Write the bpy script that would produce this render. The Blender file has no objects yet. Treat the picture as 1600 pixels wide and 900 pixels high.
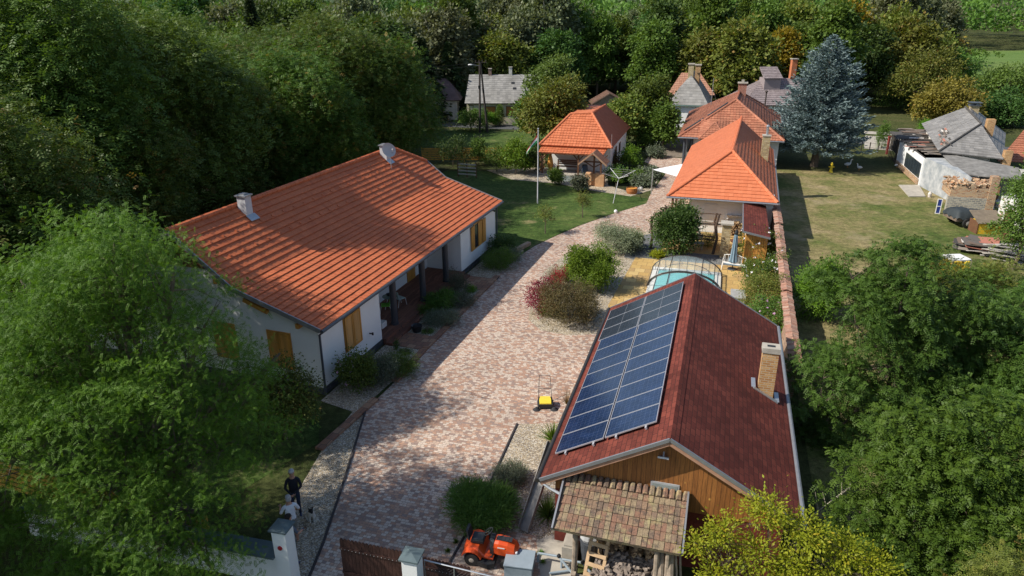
import bpy, math, random
import numpy as np
from mathutils import Vector, Matrix
R = math.radians
rng = np.random.default_rng(7)
random.seed(7)
S = bpy.context.scene
COL = S.collection

# ---------------------------------------------------------------- camera
PITCH, FPX, CAMH, ROLL = R(21.804), 1098.8, 15.363, R(-0.311)
cd = bpy.data.cameras.new('camera'); cam = bpy.data.objects.new('camera', cd); COL.objects.link(cam)
F_ = Vector((0, math.cos(PITCH), -math.sin(PITCH))); U0 = Vector((0, math.sin(PITCH), math.cos(PITCH))); R0 = Vector((1, 0, 0))
RT = R0*math.cos(ROLL)+U0*math.sin(ROLL); UP = -R0*math.sin(ROLL)+U0*math.cos(ROLL)
M = Matrix((RT, UP, -F_)).transposed().to_4x4(); M.translation = (0, 0, CAMH)
cam.matrix_world = M
cd.sensor_width = 36; cd.lens = 36*FPX/1600; cd.clip_start = .5; cd.clip_end = 9000
S.camera = cam
# ---------------------------------------------------------------- sun and sky
SUN_EL, SUN_AZ = 42.3, 9.0      # shadows run towards +x, 10 degrees towards +y
w = bpy.data.worlds.new('World'); S.world = w; w.use_nodes = True
nt = w.node_tree; bg = nt.nodes['Background']; sk = nt.nodes.new('ShaderNodeTexSky')
sk.sky_type = 'NISHITA'; sk.sun_disc = False; sk.sun_elevation = R(SUN_EL); sk.sun_rotation = R(270-SUN_AZ)
sk.air_density = 1.0; sk.dust_density = 1.0
nt.links.new(sk.outputs[0], bg.inputs[0]); bg.inputs[1].default_value = .112
sd = bpy.data.lights.new('sun', 'SUN'); so = bpy.data.objects.new('sun', sd); COL.objects.link(so)
sd.energy = 4.9; sd.angle = R(.5); sd.color = (1, .93, .82)
sv = Vector((math.cos(R(SUN_AZ))*math.cos(R(SUN_EL)), math.sin(R(SUN_AZ))*math.cos(R(SUN_EL)), -math.sin(R(SUN_EL))))
so.rotation_euler = sv.to_track_quat('-Z', 'Y').to_euler()
S.view_settings.view_transform = 'Standard'; S.view_settings.look = 'None'
S.view_settings.exposure = 0.38; S.view_settings.gamma = 1
S.render.engine = 'CYCLES'
S.cycles.use_denoising = True; S.cycles.denoising_prefilter = 'NONE'
S.cycles.max_bounces = 5; S.cycles.diffuse_bounces = 3; S.cycles.glossy_bounces = 2
S.cycles.transmission_bounces = 4; S.cycles.transparent_max_bounces = 8
S.cycles.sample_clamp_indirect = 4

# ---------------------------------------------------------------- frames and pixel helpers
class Fr:
    def __init__(s, o, th):
        s.o = o; s.th = R(th)
    def rotz(s): return -s.th
    def w(s, p):
        c, n = math.cos(s.th), math.sin(s.th)
        return Vector((s.o[0]+p[0]*c+p[1]*n, s.o[1]-p[0]*n+p[1]*c, p[2] if len(p) > 2 else 0))
    def l(s, p):
        c, n = math.cos(s.th), math.sin(s.th); x, y = p[0]-s.o[0], p[1]-s.o[1]
        return Vector((x*c-y*n, x*n+y*c, p[2] if len(p) > 2 else 0))
W = Fr((0, 0), 0)
FG = Fr((.786, 17.04), 16.57)     # plot and garage direction
FH = Fr((-8.038, 26.274), 19.36)  # long white house
def ray(px, py):
    X, Y = px-800, 450-py
    x = (X*math.cos(ROLL)-Y*math.sin(ROLL))/FPX; y = (X*math.sin(ROLL)+Y*math.cos(ROLL))/FPX
    return Vector((x, math.cos(PITCH)+y*math.sin(PITCH), -math.sin(PITCH)+y*math.cos(PITCH)))
def G(px, py, z=0, F=W):
    d = ray(px, py); t = (z-CAMH)/d.z
    return F.l((d.x*t, d.y*t, z))

# ---------------------------------------------------------------- materials
def _mat(name):
    m = bpy.data.materials.new(name); m.use_nodes = True
    return m, m.node_tree, m.node_tree.nodes['Principled BSDF']
def L(nt, a, b): nt.links.new(a, b)
def coords(nt, scale=1, obj=True, rot=0):
    tc = nt.nodes.new('ShaderNodeTexCoord'); mp = nt.nodes.new('ShaderNodeMapping')
    mp.inputs['Scale'].default_value = (scale,)*3 if not isinstance(scale, tuple) else scale
    mp.inputs['Rotation'].default_value = (0, 0, rot)
    if obj: L(nt, tc.outputs['Object'], mp.inputs[0])
    else:
        g = nt.nodes.new('ShaderNodeNewGeometry'); L(nt, g.outputs['Position'], mp.inputs[0])
    return mp.outputs[0]
def noise(nt, v, scale, detail=4, rough=.6):
    n = nt.nodes.new('ShaderNodeTexNoise'); n.inputs['Scale'].default_value = scale
    n.inputs['Detail'].default_value = detail; n.inputs['Roughness'].default_value = rough
    L(nt, v, n.inputs['Vector']); return n.outputs[0]
def ramp(nt, fac, stops, interp='LINEAR'):
    r = nt.nodes.new('ShaderNodeValToRGB'); r.color_ramp.interpolation = interp
    e = r.color_ramp.elements
    while len(e) > 1: e.remove(e[0])
    e[0].position = stops[0][0]; e[0].color = (*stops[0][1], 1)
    for p, c in stops[1:]:
        k = e.new(p); k.color = (*c, 1)
    L(nt, fac, r.inputs[0]); return r.outputs[0]
def mix(nt, fac, a, b, mode='MIX'):
    m = nt.nodes.new('ShaderNodeMix'); m.data_type = 'RGBA'; m.blend_type = mode
    for i, x in ((0, fac), (6, a), (7, b)):
        if hasattr(x, 'links'): L(nt, x, m.inputs[i])
        elif i == 0: m.inputs[0].default_value = x
        else: m.inputs[i].default_value = (*x, 1)
    return m.outputs[2]
def mth(nt, op, a, b=0.0):
    m = nt.nodes.new('ShaderNodeMath'); m.operation = op
    for i, x in enumerate((a, b)):
        if hasattr(x, 'links'): L(nt, x, m.inputs[i])
        else: m.inputs[i].default_value = x
    return m.outputs[0]
def bump(nt, p, h, strength, dist=.02):
    b = nt.nodes.new('ShaderNodeBump'); b.inputs['Strength'].default_value = strength; b.inputs['Distance'].default_value = dist
    L(nt, h, b.inputs['Height']); L(nt, b.outputs[0], p.inputs['Normal'])
def sc(c, k): return tuple(min(1, x*k) for x in c)
_M = {}
def mat(name, c, rough=.8, var=.2, scale=3, c2=None, bs=None, bstr=.4, metal=0, spec=.4, stretch=None, alpha=1, trans=0):
    if name in _M: return _M[name]
    m, nt, p = _mat(name)
    v = coords(nt, stretch if stretch else 1)
    n = noise(nt, v, scale, 5)
    a, b = sc(c, 1-var), (c2 if c2 else sc(c, 1+var))
    L(nt, ramp(nt, n, [(.3, a), (.7, b)]), p.inputs['Base Color'])
    p.inputs['Roughness'].default_value = rough; p.inputs['Metallic'].default_value = metal
    p.inputs['Specular IOR Level'].default_value = spec
    if trans: p.inputs['Transmission Weight'].default_value = trans
    if alpha < 1: p.inputs['Alpha'].default_value = alpha
    if bs: bump(nt, p, noise(nt, v, bs, 3), bstr)
    _M[name] = m; return m
def tile_mat(name, c, c2, dirt, amount=.35):
    m, nt, p = _mat(name); v = coords(nt)
    a = nt.nodes.new('ShaderNodeAttribute'); a.attribute_name = 'tint'
    col = ramp(nt, a.outputs['Fac'], [(0, c), (1, c2)])
    d = ramp(nt, noise(nt, v, .55, 6, .7), [(.4, (0, 0, 0)), (.75, (amount,)*3)])
    col = mix(nt, d, col, dirt)
    f = ramp(nt, noise(nt, v, 14, 3), [(.35, (.86,)*3), (.7, (1.08,)*3)])
    L(nt, mix(nt, 1, col, f, 'MULTIPLY'), p.inputs['Base Color'])
    p.inputs['Roughness'].default_value = .62; p.inputs['Specular IOR Level'].default_value = .35
    bump(nt, p, noise(nt, v, 30, 2), .25, .01)
    return m
def leaf_mat(name, a, b, c3=None, trans=.35):
    m = bpy.data.materials.new(name); m.use_nodes = True; nt = m.node_tree; nt.nodes.clear()
    at = nt.nodes.new('ShaderNodeAttribute'); at.attribute_name = 'tint'
    stops = [(0, a), (.75, b)]
    if c3: stops.append((.97, c3))
    col = ramp(nt, at.outputs['Fac'], stops)
    oi = nt.nodes.new('ShaderNodeObjectInfo')
    hs = nt.nodes.new('ShaderNodeHueSaturation')
    L(nt, mth(nt, 'ADD', mth(nt, 'MULTIPLY', oi.outputs['Random'], .05), .475), hs.inputs['Hue'])
    L(nt, mth(nt, 'ADD', mth(nt, 'MULTIPLY', oi.outputs['Random'], .45), .75), hs.inputs['Value'])
    L(nt, col, hs.inputs['Color'])
    d = nt.nodes.new('ShaderNodeBsdfPrincipled'); d.inputs['Roughness'].default_value = .55; d.inputs['Specular IOR Level'].default_value = .25
    t = nt.nodes.new('ShaderNodeBsdfTranslucent'); mx = nt.nodes.new('ShaderNodeMixShader'); o = nt.nodes.new('ShaderNodeOutputMaterial')
    L(nt, hs.outputs[0], d.inputs['Base Color'])
    L(nt, mix(nt, 1, hs.outputs[0], (1.0, 1.0, .45), 'MULTIPLY'), t.inputs['Color'])
    mx.inputs[0].default_value = trans; L(nt, d.outputs[0], mx.inputs[1]); L(nt, t.outputs[0], mx.inputs[2]); L(nt, mx.outputs[0], o.inputs['Surface'])
    return m
def brick_mat(name, cols, bw, bh, mortar=.012, msz=.008, rot=0, pos=False, plane='xy', off=.5, bstr=.6, rough=.85, squash=1, wear=.25, weed=None):
    m, nt, p = _mat(name)
    v = coords(nt, 1, not pos, rot)
    if plane != 'xy':
        s = nt.nodes.new('ShaderNodeSeparateXYZ'); L(nt, v, s.inputs[0]); c = nt.nodes.new('ShaderNodeCombineXYZ')
        if plane == 'z': L(nt, mth(nt, 'ADD', s.outputs[0], s.outputs[1]), c.inputs[0])
        L(nt, s.outputs[2], c.inputs[1]); v = c.outputs[0]
    # a slow wobble so that courses are not ruler straight
    nn = nt.nodes.new('ShaderNodeTexNoise'); nn.inputs['Scale'].default_value = .8; L(nt, v, nn.inputs['Vector'])
    va = nt.nodes.new('ShaderNodeVectorMath'); va.operation = 'SCALE'; va.inputs['Scale'].default_value = bw*.18; L(nt, nn.outputs['Color'], va.inputs[0])
    vb = nt.nodes.new('ShaderNodeVectorMath'); vb.operation = 'ADD'; L(nt, v, vb.inputs[0]); L(nt, va.outputs[0], vb.inputs[1])
    b = nt.nodes.new('ShaderNodeTexBrick'); L(nt, vb.outputs[0], b.inputs['Vector'])
    b.offset = off; b.squash = squash; b.squash_frequency = 3; b.offset_frequency = 2
    b.inputs['Color1'].default_value = (0, 0, 0, 1); b.inputs['Color2'].default_value = (1, 1, 1, 1); b.inputs['Mortar'].default_value = (.5, .5, .5, 1)
    b.inputs['Scale'].default_value = 1; b.inputs['Brick Width'].default_value = bw; b.inputs['Row Height'].default_value = bh
    b.inputs['Mortar Size'].default_value = msz; b.inputs['Mortar Smooth'].default_value = .1; b.inputs['Bias'].default_value = 0
    n = len(cols); col = ramp(nt, b.outputs['Color'], [(i/n, c) for i, c in enumerate(cols)], 'CONSTANT')
    col = mix(nt, 1, col, ramp(nt, noise(nt, v, 22, 4), [(.3, (.78,)*3), (.7, (1.15,)*3)]), 'MULTIPLY')
    col = mix(nt, 1, col, ramp(nt, noise(nt, v, .35, 5), [(.35, (1-wear,)*3), (.65, (1,)*3)]), 'MULTIPLY')
    mc = (mortar,)*3 if not isinstance(mortar, tuple) else mortar
    col = mix(nt, b.outputs['Fac'], col, mc)
    L(nt, col, p.inputs['Base Color']); p.inputs['Roughness'].default_value = rough; p.inputs['Specular IOR Level'].default_value = .3
    h = mth(nt, 'SUBTRACT', mth(nt, 'MULTIPLY', noise(nt, v, 12, 3), .3), b.outputs['Fac'])
    bump(nt, p, h, bstr, .02)
    return m

# ---------------------------------------------------------------- mesh builder
class MB:
    def __init__(s): s.v = []; s.f = []; s.t = []
    def add(s, vs, fs, t=None):
        o = len(s.v); s.v += [tuple(x) for x in vs]; s.f += [tuple(i+o for i in f) for f in fs]
        s.t += [(random.random() if t is None else t)]*len(fs); return s
    def box(s, x0, y0, z0, x1, y1, z1, t=None):
        s.add([(x, y, z) for z in (z0, z1) for x, y in ((x0, y0), (x1, y0), (x1, y1), (x0, y1))],
              [(3, 2, 1, 0), (4, 5, 6, 7), (0, 1, 5, 4), (1, 2, 6, 5), (2, 3, 7, 6), (3, 0, 4, 7)], t); return s
    def obox(s, c, dx, dy, dz, ax=(1, 0, 0), ay=(0, 1, 0), az=None, t=None):
        c = Vector(c); ax = Vector(ax).normalized(); ay = Vector(ay).normalized(); az = Vector(az).normalized() if az else ax.cross(ay).normalized()
        vs = [c+ax*(i*dx/2)+ay*(j*dy/2)+az*(k*dz/2) for k in (-1, 1) for i, j in ((-1, -1), (1, -1), (1, 1), (-1, 1))]
        s.add(vs, [(3, 2, 1, 0), (4, 5, 6, 7), (0, 1, 5, 4), (1, 2, 6, 5), (2, 3, 7, 6), (3, 0, 4, 7)], t); return s
    def beam(s, a, b, w_, h_, up=(0, 0, 1), t=None):
        a, b = Vector(a), Vector(b); d = (b-a); l = d.length; d.normalize()
        side = d.cross(Vector(up)); side = side.normalized() if side.length > 1e-4 else Vector((1, 0, 0)); u = side.cross(d)
        return s.obox((a+b)/2, l, w_, h_, d, side, u, t)
    def prism(s, poly, z0, z1, t=None):
        n = len(poly); s.add([(p[0], p[1], z0) for p in poly]+[(p[0], p[1], z1) for p in poly],
            [tuple(reversed(range(n))), tuple(range(n, 2*n))]+[(i, (i+1) % n, n+(i+1) % n, n+i) for i in range(n)], t); return s
    def slab(s, poly, th, t=None):   # 3D polygon thickened along its normal, downwards
        P = [Vector(p) for p in poly]; n = newell(P)
        if n.z < 0 or (abs(n.z) < 1e-6 and n.y > 0): P.reverse(); n = -n
        Q = [p-n*th for p in P]; k = len(P)
        s.add(P+Q, [tuple(range(k)), tuple(reversed(range(k, 2*k)))]+[(i, k+i, k+(i+1) % k, (i+1) % k) for i in range(k)], t); return s
    def tube(s, pts, r0, r1=None, n=8, cap=True, t=None):
        pts = [Vector(p) for p in pts]; r1 = r0 if r1 is None else r1; N = len(pts); vs = []; fs = []; u = None
        for i, p in enumerate(pts):
            d = (pts[min(i+1, N-1)]-pts[max(i-1, 0)]).normalized()
            if u is None: u = d.orthogonal().normalized()
            else: u = (u-d*u.dot(d)).normalized()
            q = d.cross(u); r = r0+(r1-r0)*i/max(1, N-1)
            vs += [p+u*(math.cos(2*math.pi*k/n)*r)+q*(math.sin(2*math.pi*k/n)*r) for k in range(n)]
        for i in range(N-1):
            fs += [(i*n+k, i*n+(k+1) % n, (i+1)*n+(k+1) % n, (i+1)*n+k) for k in range(n)]
        if cap: fs += [tuple(reversed(range(n))), tuple(range((N-1)*n, N*n))]
        s.add(vs, fs, t); return s
    def cyl(s, x, y, z0, z1, r0, r1=None, n=16, t=None): return s.tube([(x, y, z0), (x, y, z1)], r0, r1, n, True, t)
    def lathe(s, c, prof, n=20, axis='z', t=None):   # prof: (radius, height)
        c = Vector(c); vs = []; m = len(prof)
        for r, h in prof:
            for k in range(n):
                a = 2*math.pi*k/n; q = (r*math.cos(a), r*math.sin(a), h)
                if axis == 'x': q = (h, r*math.cos(a), r*math.sin(a))
                if axis == 'y': q = (r*math.sin(a), h, r*math.cos(a))
                vs.append(c+Vector(q))
        fs = [(i*n+k, i*n+(k+1) % n, (i+1)*n+(k+1) % n, (i+1)*n+k) for i in range(m-1) for k in range(n)]
        fs += [tuple(reversed(range(n))), tuple(range((m-1)*n, m*n))]
        s.add(vs, fs, t); return s
    def ball(s, c, rx, ry=None, rz=None, n=12, jit=0, t=None):
        ry = ry or rx; rz = rz or rx; vs = []; m = n//2+1; c = Vector(c)
        for i in range(m):
            th = math.pi*i/(m-1)
            for k in range(n):
                a = 2*math.pi*k/n; j = 1+random.uniform(-jit, jit)
                vs.append(c+Vector((rx*math.sin(th)*math.cos(a)*j, ry*math.sin(th)*math.sin(a)*j, rz*math.cos(th)*j)))
        s.add(vs, [(i*n+k, (i+1)*n+k, (i+1)*n+(k+1) % n, i*n+(k+1) % n) for i in range(m-1) for k in range(n)], t); return s
    def poly(s, pts, t=None): s.add(pts, [tuple(range(len(pts)))], t); return s
def newell(P):
    n = Vector((0, 0, 0))
    for i in range(len(P)):
        a, b = P[i], P[(i+1) % len(P)]
        n += Vector(((a.y-b.y)*(a.z+b.z), (a.z-b.z)*(a.x+b.x), (a.x-b.x)*(a.y+b.y)))
    return n.normalized()
def finish(me, m, tint=None, smooth=False):
    me.materials.append(m)
    if tint is not None:
        a = me.attributes.new('tint', 'FLOAT', 'FACE'); a.data.foreach_set('value', np.asarray(tint, dtype=np.float32))
    if smooth:
        me.polygons.foreach_set('use_smooth', np.ones(len(me.polygons), dtype=bool))
    me.update()
def tags(o, label=None, cat=None, group=None, kind=None):
    if label: o['label'] = label
    if cat: o['category'] = cat
    if group: o['group'] = group
    if kind: o['kind'] = kind
class Thing:
    """an Empty at the thing's base in a frame; parts are given in the frame's coordinates"""
    def __init__(s, name, label, cat, F=W, at=(0, 0, 0), group=None):
        s.F = F; s.at = Vector(at) if len(at) == 3 else Vector((at[0], at[1], 0))
        s.e = bpy.data.objects.new(name, None); COL.objects.link(s.e)
        s.e.location = F.w(s.at); s.e.rotation_euler = (0, 0, F.rotz()); s.e.empty_display_size = .3
        tags(s.e, label, cat, group)
    def part(s, name, mb, m, parent=None, label=None, smooth=False):
        me = bpy.data.meshes.new(name)
        me.from_pydata([(x-s.at.x, y-s.at.y, z-s.at.z) for x, y, z in mb.v], [], mb.f); finish(me, m, mb.t, smooth)
        o = bpy.data.objects.new(name, me); COL.objects.link(o); o.parent = parent or s.e
        if label: o['label'] = label
        return o
def one(name, mb, m, label=None, cat=None, F=W, at=(0, 0, 0), group=None, kind=None, smooth=False):
    me = bpy.data.meshes.new(name); at = Vector(at) if len(at) == 3 else Vector((at[0], at[1], 0))
    me.from_pydata([(x-at.x, y-at.y, z-at.z) for x, y, z in mb.v], [], mb.f); finish(me, m, mb.t, smooth)
    o = bpy.data.objects.new(name, me); COL.objects.link(o); o.location = F.w(at); o.rotation_euler = (0, 0, F.rotz())
    tags(o, label, cat, group, kind); return o
def copy_thing(root, loc, rz=0, scale=1, label=None):
    r = root.copy(); COL.objects.link(r); r.location = loc; r.rotation_euler = (0, 0, rz); r.scale = (scale,)*3 if not isinstance(scale, tuple) else scale
    if label: r['label'] = label
    for ch in list(root.children):
        c = ch.copy(); COL.objects.link(c); c.parent = r
        for g in list(ch.children):
            d = g.copy(); COL.objects.link(d); d.parent = c
    return r

# ---------------------------------------------------------------- tiled roof slope: real stepped courses
def clip(poly, P):
    out = poly
    for i in range(len(P)):
        a, b = P[i], P[(i+1) % len(P)]; ex, ey = b[0]-a[0], b[1]-a[1]; new = []
        for k in range(len(out)):
            p, q = out[k], out[(k+1) % len(out)]
            sp = ex*(p[1]-a[1])-ey*(p[0]-a[0]); sq = ex*(q[1]-a[1])-ey*(q[0]-a[0])
            if sp >= 0: new.append(p)
            if (sp >= 0) != (sq >= 0):
                t = sp/(sp-sq); new.append((p[0]+(q[0]-p[0])*t, p[1]+(q[1]-p[1])*t))
        out = new
        if len(out) < 3: return []
    return out
def tiled(mb, poly, course=.34, tw=.3, t=.05, roll=.02, base=True):
    P = [Vector(p) for p in poly]; n = newell(P)
    if n.z < 0: P = [P[1], P[0]]+list(reversed(P[2:])); n = -n
    u = (P[1]-P[0]).normalized(); v = n.cross(u)
    if v.z < 0: u = -u; v = n.cross(u)
    o = P[0]; Q = [((p-o).dot(u), (p-o).dot(v)) for p in P]
    area = sum(Q[i][0]*Q[(i+1) % len(Q)][1]-Q[(i+1) % len(Q)][0]*Q[i][1] for i in range(len(Q)))
    if area < 0: Q.reverse()
    us = [q[0] for q in Q]; vs = [q[1] for q in Q]
    pt = lambda a, b, h: o+u*a+v*b+n*h
    if base: mb.add([pt(a, b, -.015) for a, b in Q]+[pt(a, b, -.09) for a, b in Q], [tuple(range(len(Q))), tuple(reversed(range(len(Q), 2*len(Q))))]+[(i, len(Q)+i, len(Q)+(i+1) % len(Q), (i+1) % len(Q)) for i in range(len(Q))], .4)
    for j in range(int(math.floor(min(vs)/course)), int(math.ceil(max(vs)/course))):
        for i in range(int(math.floor(min(us)/tw)), int(math.ceil(max(us)/tw))):
            tint = random.random(); jj = random.uniform(-.006, .006)
            subs = ((0, .62, 0), (.62, 1, roll)) if roll else ((0, 1, 0),)
            for a0, a1, rr in subs:
                x0, x1 = (i+a0)*tw, (i+a1)*tw; y0, y1 = j*course, (j+1)*course
                c = clip([(x0, y0), (x1, y0), (x1, y1), (x0, y1)], Q)
                if not c: continue
                hh = [t*(1-(b-y0)/course)+rr+jj for a, b in c]
                mb.add([pt(a, b, h) for (a, b), h in zip(c, hh)], [tuple(range(len(c)))], tint)
                for k in range(len(c)):
                    k2 = (k+1) % len(c)
                    if abs(c[k][1]-y0) < 1e-5 and abs(c[k2][1]-y0) < 1e-5 and abs(c[k][0]-c[k2][0]) > 1e-4:
                        mb.add([pt(*c[k], hh[k]), pt(*c[k], -.01), pt(*c[k2], -.01), pt(*c[k2], hh[k2])], [(0, 1, 2, 3)], tint)
def ridge_caps(mb, a, b, r=.12, step=.38, drop=.03):
    a, b = Vector(a), Vector(b); n = max(1, int((b-a).length/step))
    for i in range(n):
        p, q = a.lerp(b, i/n), a.lerp(b, min(1, (i+1.12)/n)); mb.tube([p-Vector((0, 0, drop)), q-Vector((0, 0, drop))], r*1.08, r*.94, 8)

# ---------------------------------------------------------------- foliage
def mesh_np(name, V, nper, m, tint, smooth=False):
    me = bpy.data.meshes.new(name); n = len(V)//nper
    me.vertices.add(len(V)); me.vertices.foreach_set('co', V.astype(np.float32).ravel())
    me.loops.add(n*nper); me.loops.foreach_set('vertex_index', np.arange(n*nper, dtype=np.int32))
    me.polygons.add(n); me.polygons.foreach_set('loop_start', np.arange(0, n*nper, nper, dtype=np.int32))
    me.polygons.foreach_set('loop_total', np.full(n, nper, dtype=np.int32))
    me.update(calc_edges=True); finish(me, m, tint, smooth); return me
def unit(a): return a/np.maximum(np.linalg.norm(a, axis=-1, keepdims=True), 1e-9)
def diamonds(c, d, s, l, w_):
    """leaf quads: base c, direction d, side s, length l, width w_"""
    l = np.asarray(l)[..., None] if np.ndim(l) else l; w_ = np.asarray(w_)[..., None] if np.ndim(w_) else w_
    V = np.stack([c, c+d*l*.45+s*w_*.5, c+d*l, c+d*l*.45-s*w_*.5], axis=-2)
    return V.reshape(-1, 3)
def rdir(n, r): return unit(r.normal(size=(n, 3)))
def perp(d, r):
    s = np.cross(d, rdir(len(d), r)); return unit(s)
def clump_points(lobes, n, r, inner=.55, low=-.35):
    """clump centres on the upper, outer part of a set of lobes; returns centre, outward"""
    L_ = np.array([[*l[0], *l[1]] for l in lobes]); a = L_[:, 3]*L_[:, 5]; k = r.choice(len(L_), n*2, p=a/a.sum())
    d = rdir(n*2, r); keep = d[:, 2] > low+r.random(n*2)*.3-.15; k = k[keep][:n]; d = d[keep][:n]
    rad = inner+(1-inner)*np.sqrt(r.random(len(k))); rad *= 1+.19*r.normal(size=len(k))
    C = L_[k, :3]+d*L_[k, 3:]*rad[:, None]; return C, d
def leaves(lobes, nclump, per, csize, ll, lw, seed=1, droop=.2, inner=.5, low=-.4, flat=.6):
    r = np.random.default_rng(seed); C, D = clump_points(lobes, nclump, r, inner, low); n = len(C)
    ct = r.random(n)
    off = r.normal(size=(n, per, 3))*csize*np.array([1, 1, flat])*(.6+.8*r.random((n, 1, 1))); P = (C[:, None]+off).reshape(-1, 3)
    d = unit((D[:, None]*.7+unit(off)*.6+r.normal(size=(n, per, 3))*.5).reshape(-1, 3)-np.array([0, 0, droop])); s = unit(np.cross(d, unit(np.repeat(D, per, 0)*.6+np.array([0, 0, .9])+r.normal(size=(n*per, 3))*.45)))
    k = .6+.8*r.random(len(P)); V = diamonds(P, d, s, ll*k, lw*k)
    t = np.clip(.55*np.repeat(ct, per)+.45*r.random(n*per), 0, 1); return V, t, C
def fronds(lobes, ntwig, per, tl, fl, k, lw, seed=1, inner=.45, low=-.5, ll=None, droop=.35, up=.35, spray=None):
    """twigs carrying compound leaves: each frond is k pairs of leaflets along a bent rachis"""
    r = np.random.default_rng(seed)
    if spray:   # boughs: pads of twigs with open gaps between them
        nb, sg = spray; C0, D0 = clump_points(lobes, nb, r, inner, low); m_ = ntwig//len(C0); sz = (.55+.9*r.random(len(C0)))[:, None, None]
        off = r.normal(size=(len(C0), m_, 3))*np.array([sg, sg, sg*.38])*sz; hz_ = D0*np.array([1, 1, .35]); off += hz_[:, None]*np.abs(r.normal(size=(len(C0), m_, 1)))*sg*.9*sz; off[..., 2] -= .35*np.linalg.norm(off[..., :2], axis=-1)**2/sg*.4
        C = (C0[:, None]+off).reshape(-1, 3); D = unit((unit(off)*.8+hz_[:, None]*.7+np.array([0, 0, .25])).reshape(-1, 3)); ct = np.clip(np.repeat(r.random(len(C0)), m_)*.7+.3*r.random(len(C)), 0, 1); n = len(C)
    else:
        C, D = clump_points(lobes, ntwig, r, inner, low); n = len(C); ct = r.random(n)
    td = unit(D+np.array([0, 0, up])+r.normal(size=(n, 3))*.45)
    q = (np.arange(per)+.5)/per
    B = C[:, None]+td[:, None]*(q[None, :, None]*tl*(.7+.6*r.random((n, 1, 1)))) - np.array([0, 0, 1])*(q[None, :, None]**2*tl*.25)
    sd_ = perp(td, r)[:, None]; other = np.cross(td[:, None], sd_); ang = (np.arange(per)*2.4)[None, :, None]+r.random((n, 1, 1))*6
    fd = unit(td[:, None]*.55+sd_*np.cos(ang)+other*np.sin(ang)+np.array([0, 0, .15])).reshape(-1, 3); B = B.reshape(-1, 3)
    N = len(B); fs = unit(np.cross(fd, np.array([0, 0, 1.])+r.normal(size=(N, 3))*.35)); L0 = fl*(.6+.7*r.random((N, 1)))
    Vs = []; ts = []; tt = np.clip(.5*np.repeat(ct, per)+.5*r.random(N), 0, 1); ll = ll or fl*.35
    for i in range(k):
        x = (i+.7)/k; c = B+fd*L0*x-np.array([0, 0, 1])*L0*x*x*droop; dd = unit(fd-np.array([0, 0, 2*x*droop]))
        e = 1-.5*abs(x-.45)
        for sg in (-1, 1):
            d = unit(fs*sg+dd*.45-np.array([0, 0, .15])); Vs.append(diamonds(c, d, unit(dd+r.normal(size=(N, 3))*.12), ll*e, lw)); ts.append(tt)
    return np.concatenate(Vs), np.concatenate(ts), C
def limbs(mb, base, lobes, r0, trunk_h, seed=3, twigs=None, ntw=40, lean=(0, 0)):
    rd = random.Random(seed); b = Vector(base); top = b+Vector((lean[0], lean[1], trunk_h))
    mid = b.lerp(top, .5)+Vector((rd.uniform(-.1, .1), rd.uniform(-.1, .1), 0))*trunk_h*.3
    mb.tube([b-Vector((0, 0, .15)), b+Vector((0, 0, .25)), mid, top], r0*1.25, r0*.7, 9)
    for i, l in enumerate(lobes):
        c = Vector(l[0]); m = top.lerp(c, .5)+Vector((rd.uniform(-.3, .3), rd.uniform(-.3, .3), rd.uniform(-.1, .4)))*.5
        mb.tube([top-Vector((0, 0, r0)), m, c, c+(c-m)*.08], r0*.6, r0*.12, 6)
        if twigs is not None:
            D = np.linalg.norm(twigs-np.array(c), axis=1); idx = np.argsort(D)[:400]
            for j in rd.sample(list(idx), min(ntw, len(idx))):
                q = Vector(twigs[j]); s0 = m.lerp(c, rd.random()); k = s0.lerp(q, .5)+Vector((0, 0, .25*rd.random())); mb.tube([s0, k, q], r0*.14, r0*.03, 4, False)
def lobeset(H, Rr, base_h, n, seed, flat=1.0, top=.9):
    """rounded uneven crown: n lobes inside an egg of height H and radius Rr"""
    rd = random.Random(seed); out = [((0, 0, (base_h+H)/2), (Rr*.62, Rr*.62, (H-base_h)*.42))]
    for i in range(n):
        a = 2.4*i+rd.uniform(-.4, .4); q = (i+.5)/n; z = base_h+(H-base_h)*(.18+.66*q); rr = Rr*.62*math.sqrt(max(.08, 1-((q-.35)/.75)**2))*rd.uniform(.75, 1.15)
        s = Rr*rd.uniform(.32, .5)*(1.1-.4*q); out.append(((rr*math.cos(a), rr*math.sin(a), z), (s, s, s*.85*flat)))
    return out
BARK = mat('bark_grey_brown', (.13, .10, .075), .95, .35, 8, bs=18, bstr=.8)
BARKP = mat('bark_pale', (.42, .38, .30), .9, .35, 5, bs=14)
def make_tree(name, label, cat, at, V, t, lm, nper=4, bark=None, lobes=None, r0=.2, th=3, twigs=None, ntw=0, group=None, seed=1, lean=(0, 0), F=W, crown='crown', smooth=False):
    T = Thing(name, label, cat, F, at, group)
    me = mesh_np(crown, V, nper, lm, t, smooth); o = bpy.data.objects.new(crown, me); COL.objects.link(o); o.parent = T.e
    if lobes is not None:
        mb = MB(); limbs(mb, (0, 0, 0), lobes, r0, th, seed, twigs, ntw, lean)
        mb.v = [tuple(Vector(v)+T.at) for v in mb.v]; T.part('trunk' if r0 > .05 else 'stem', mb, bark or BARK)
    return T
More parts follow.
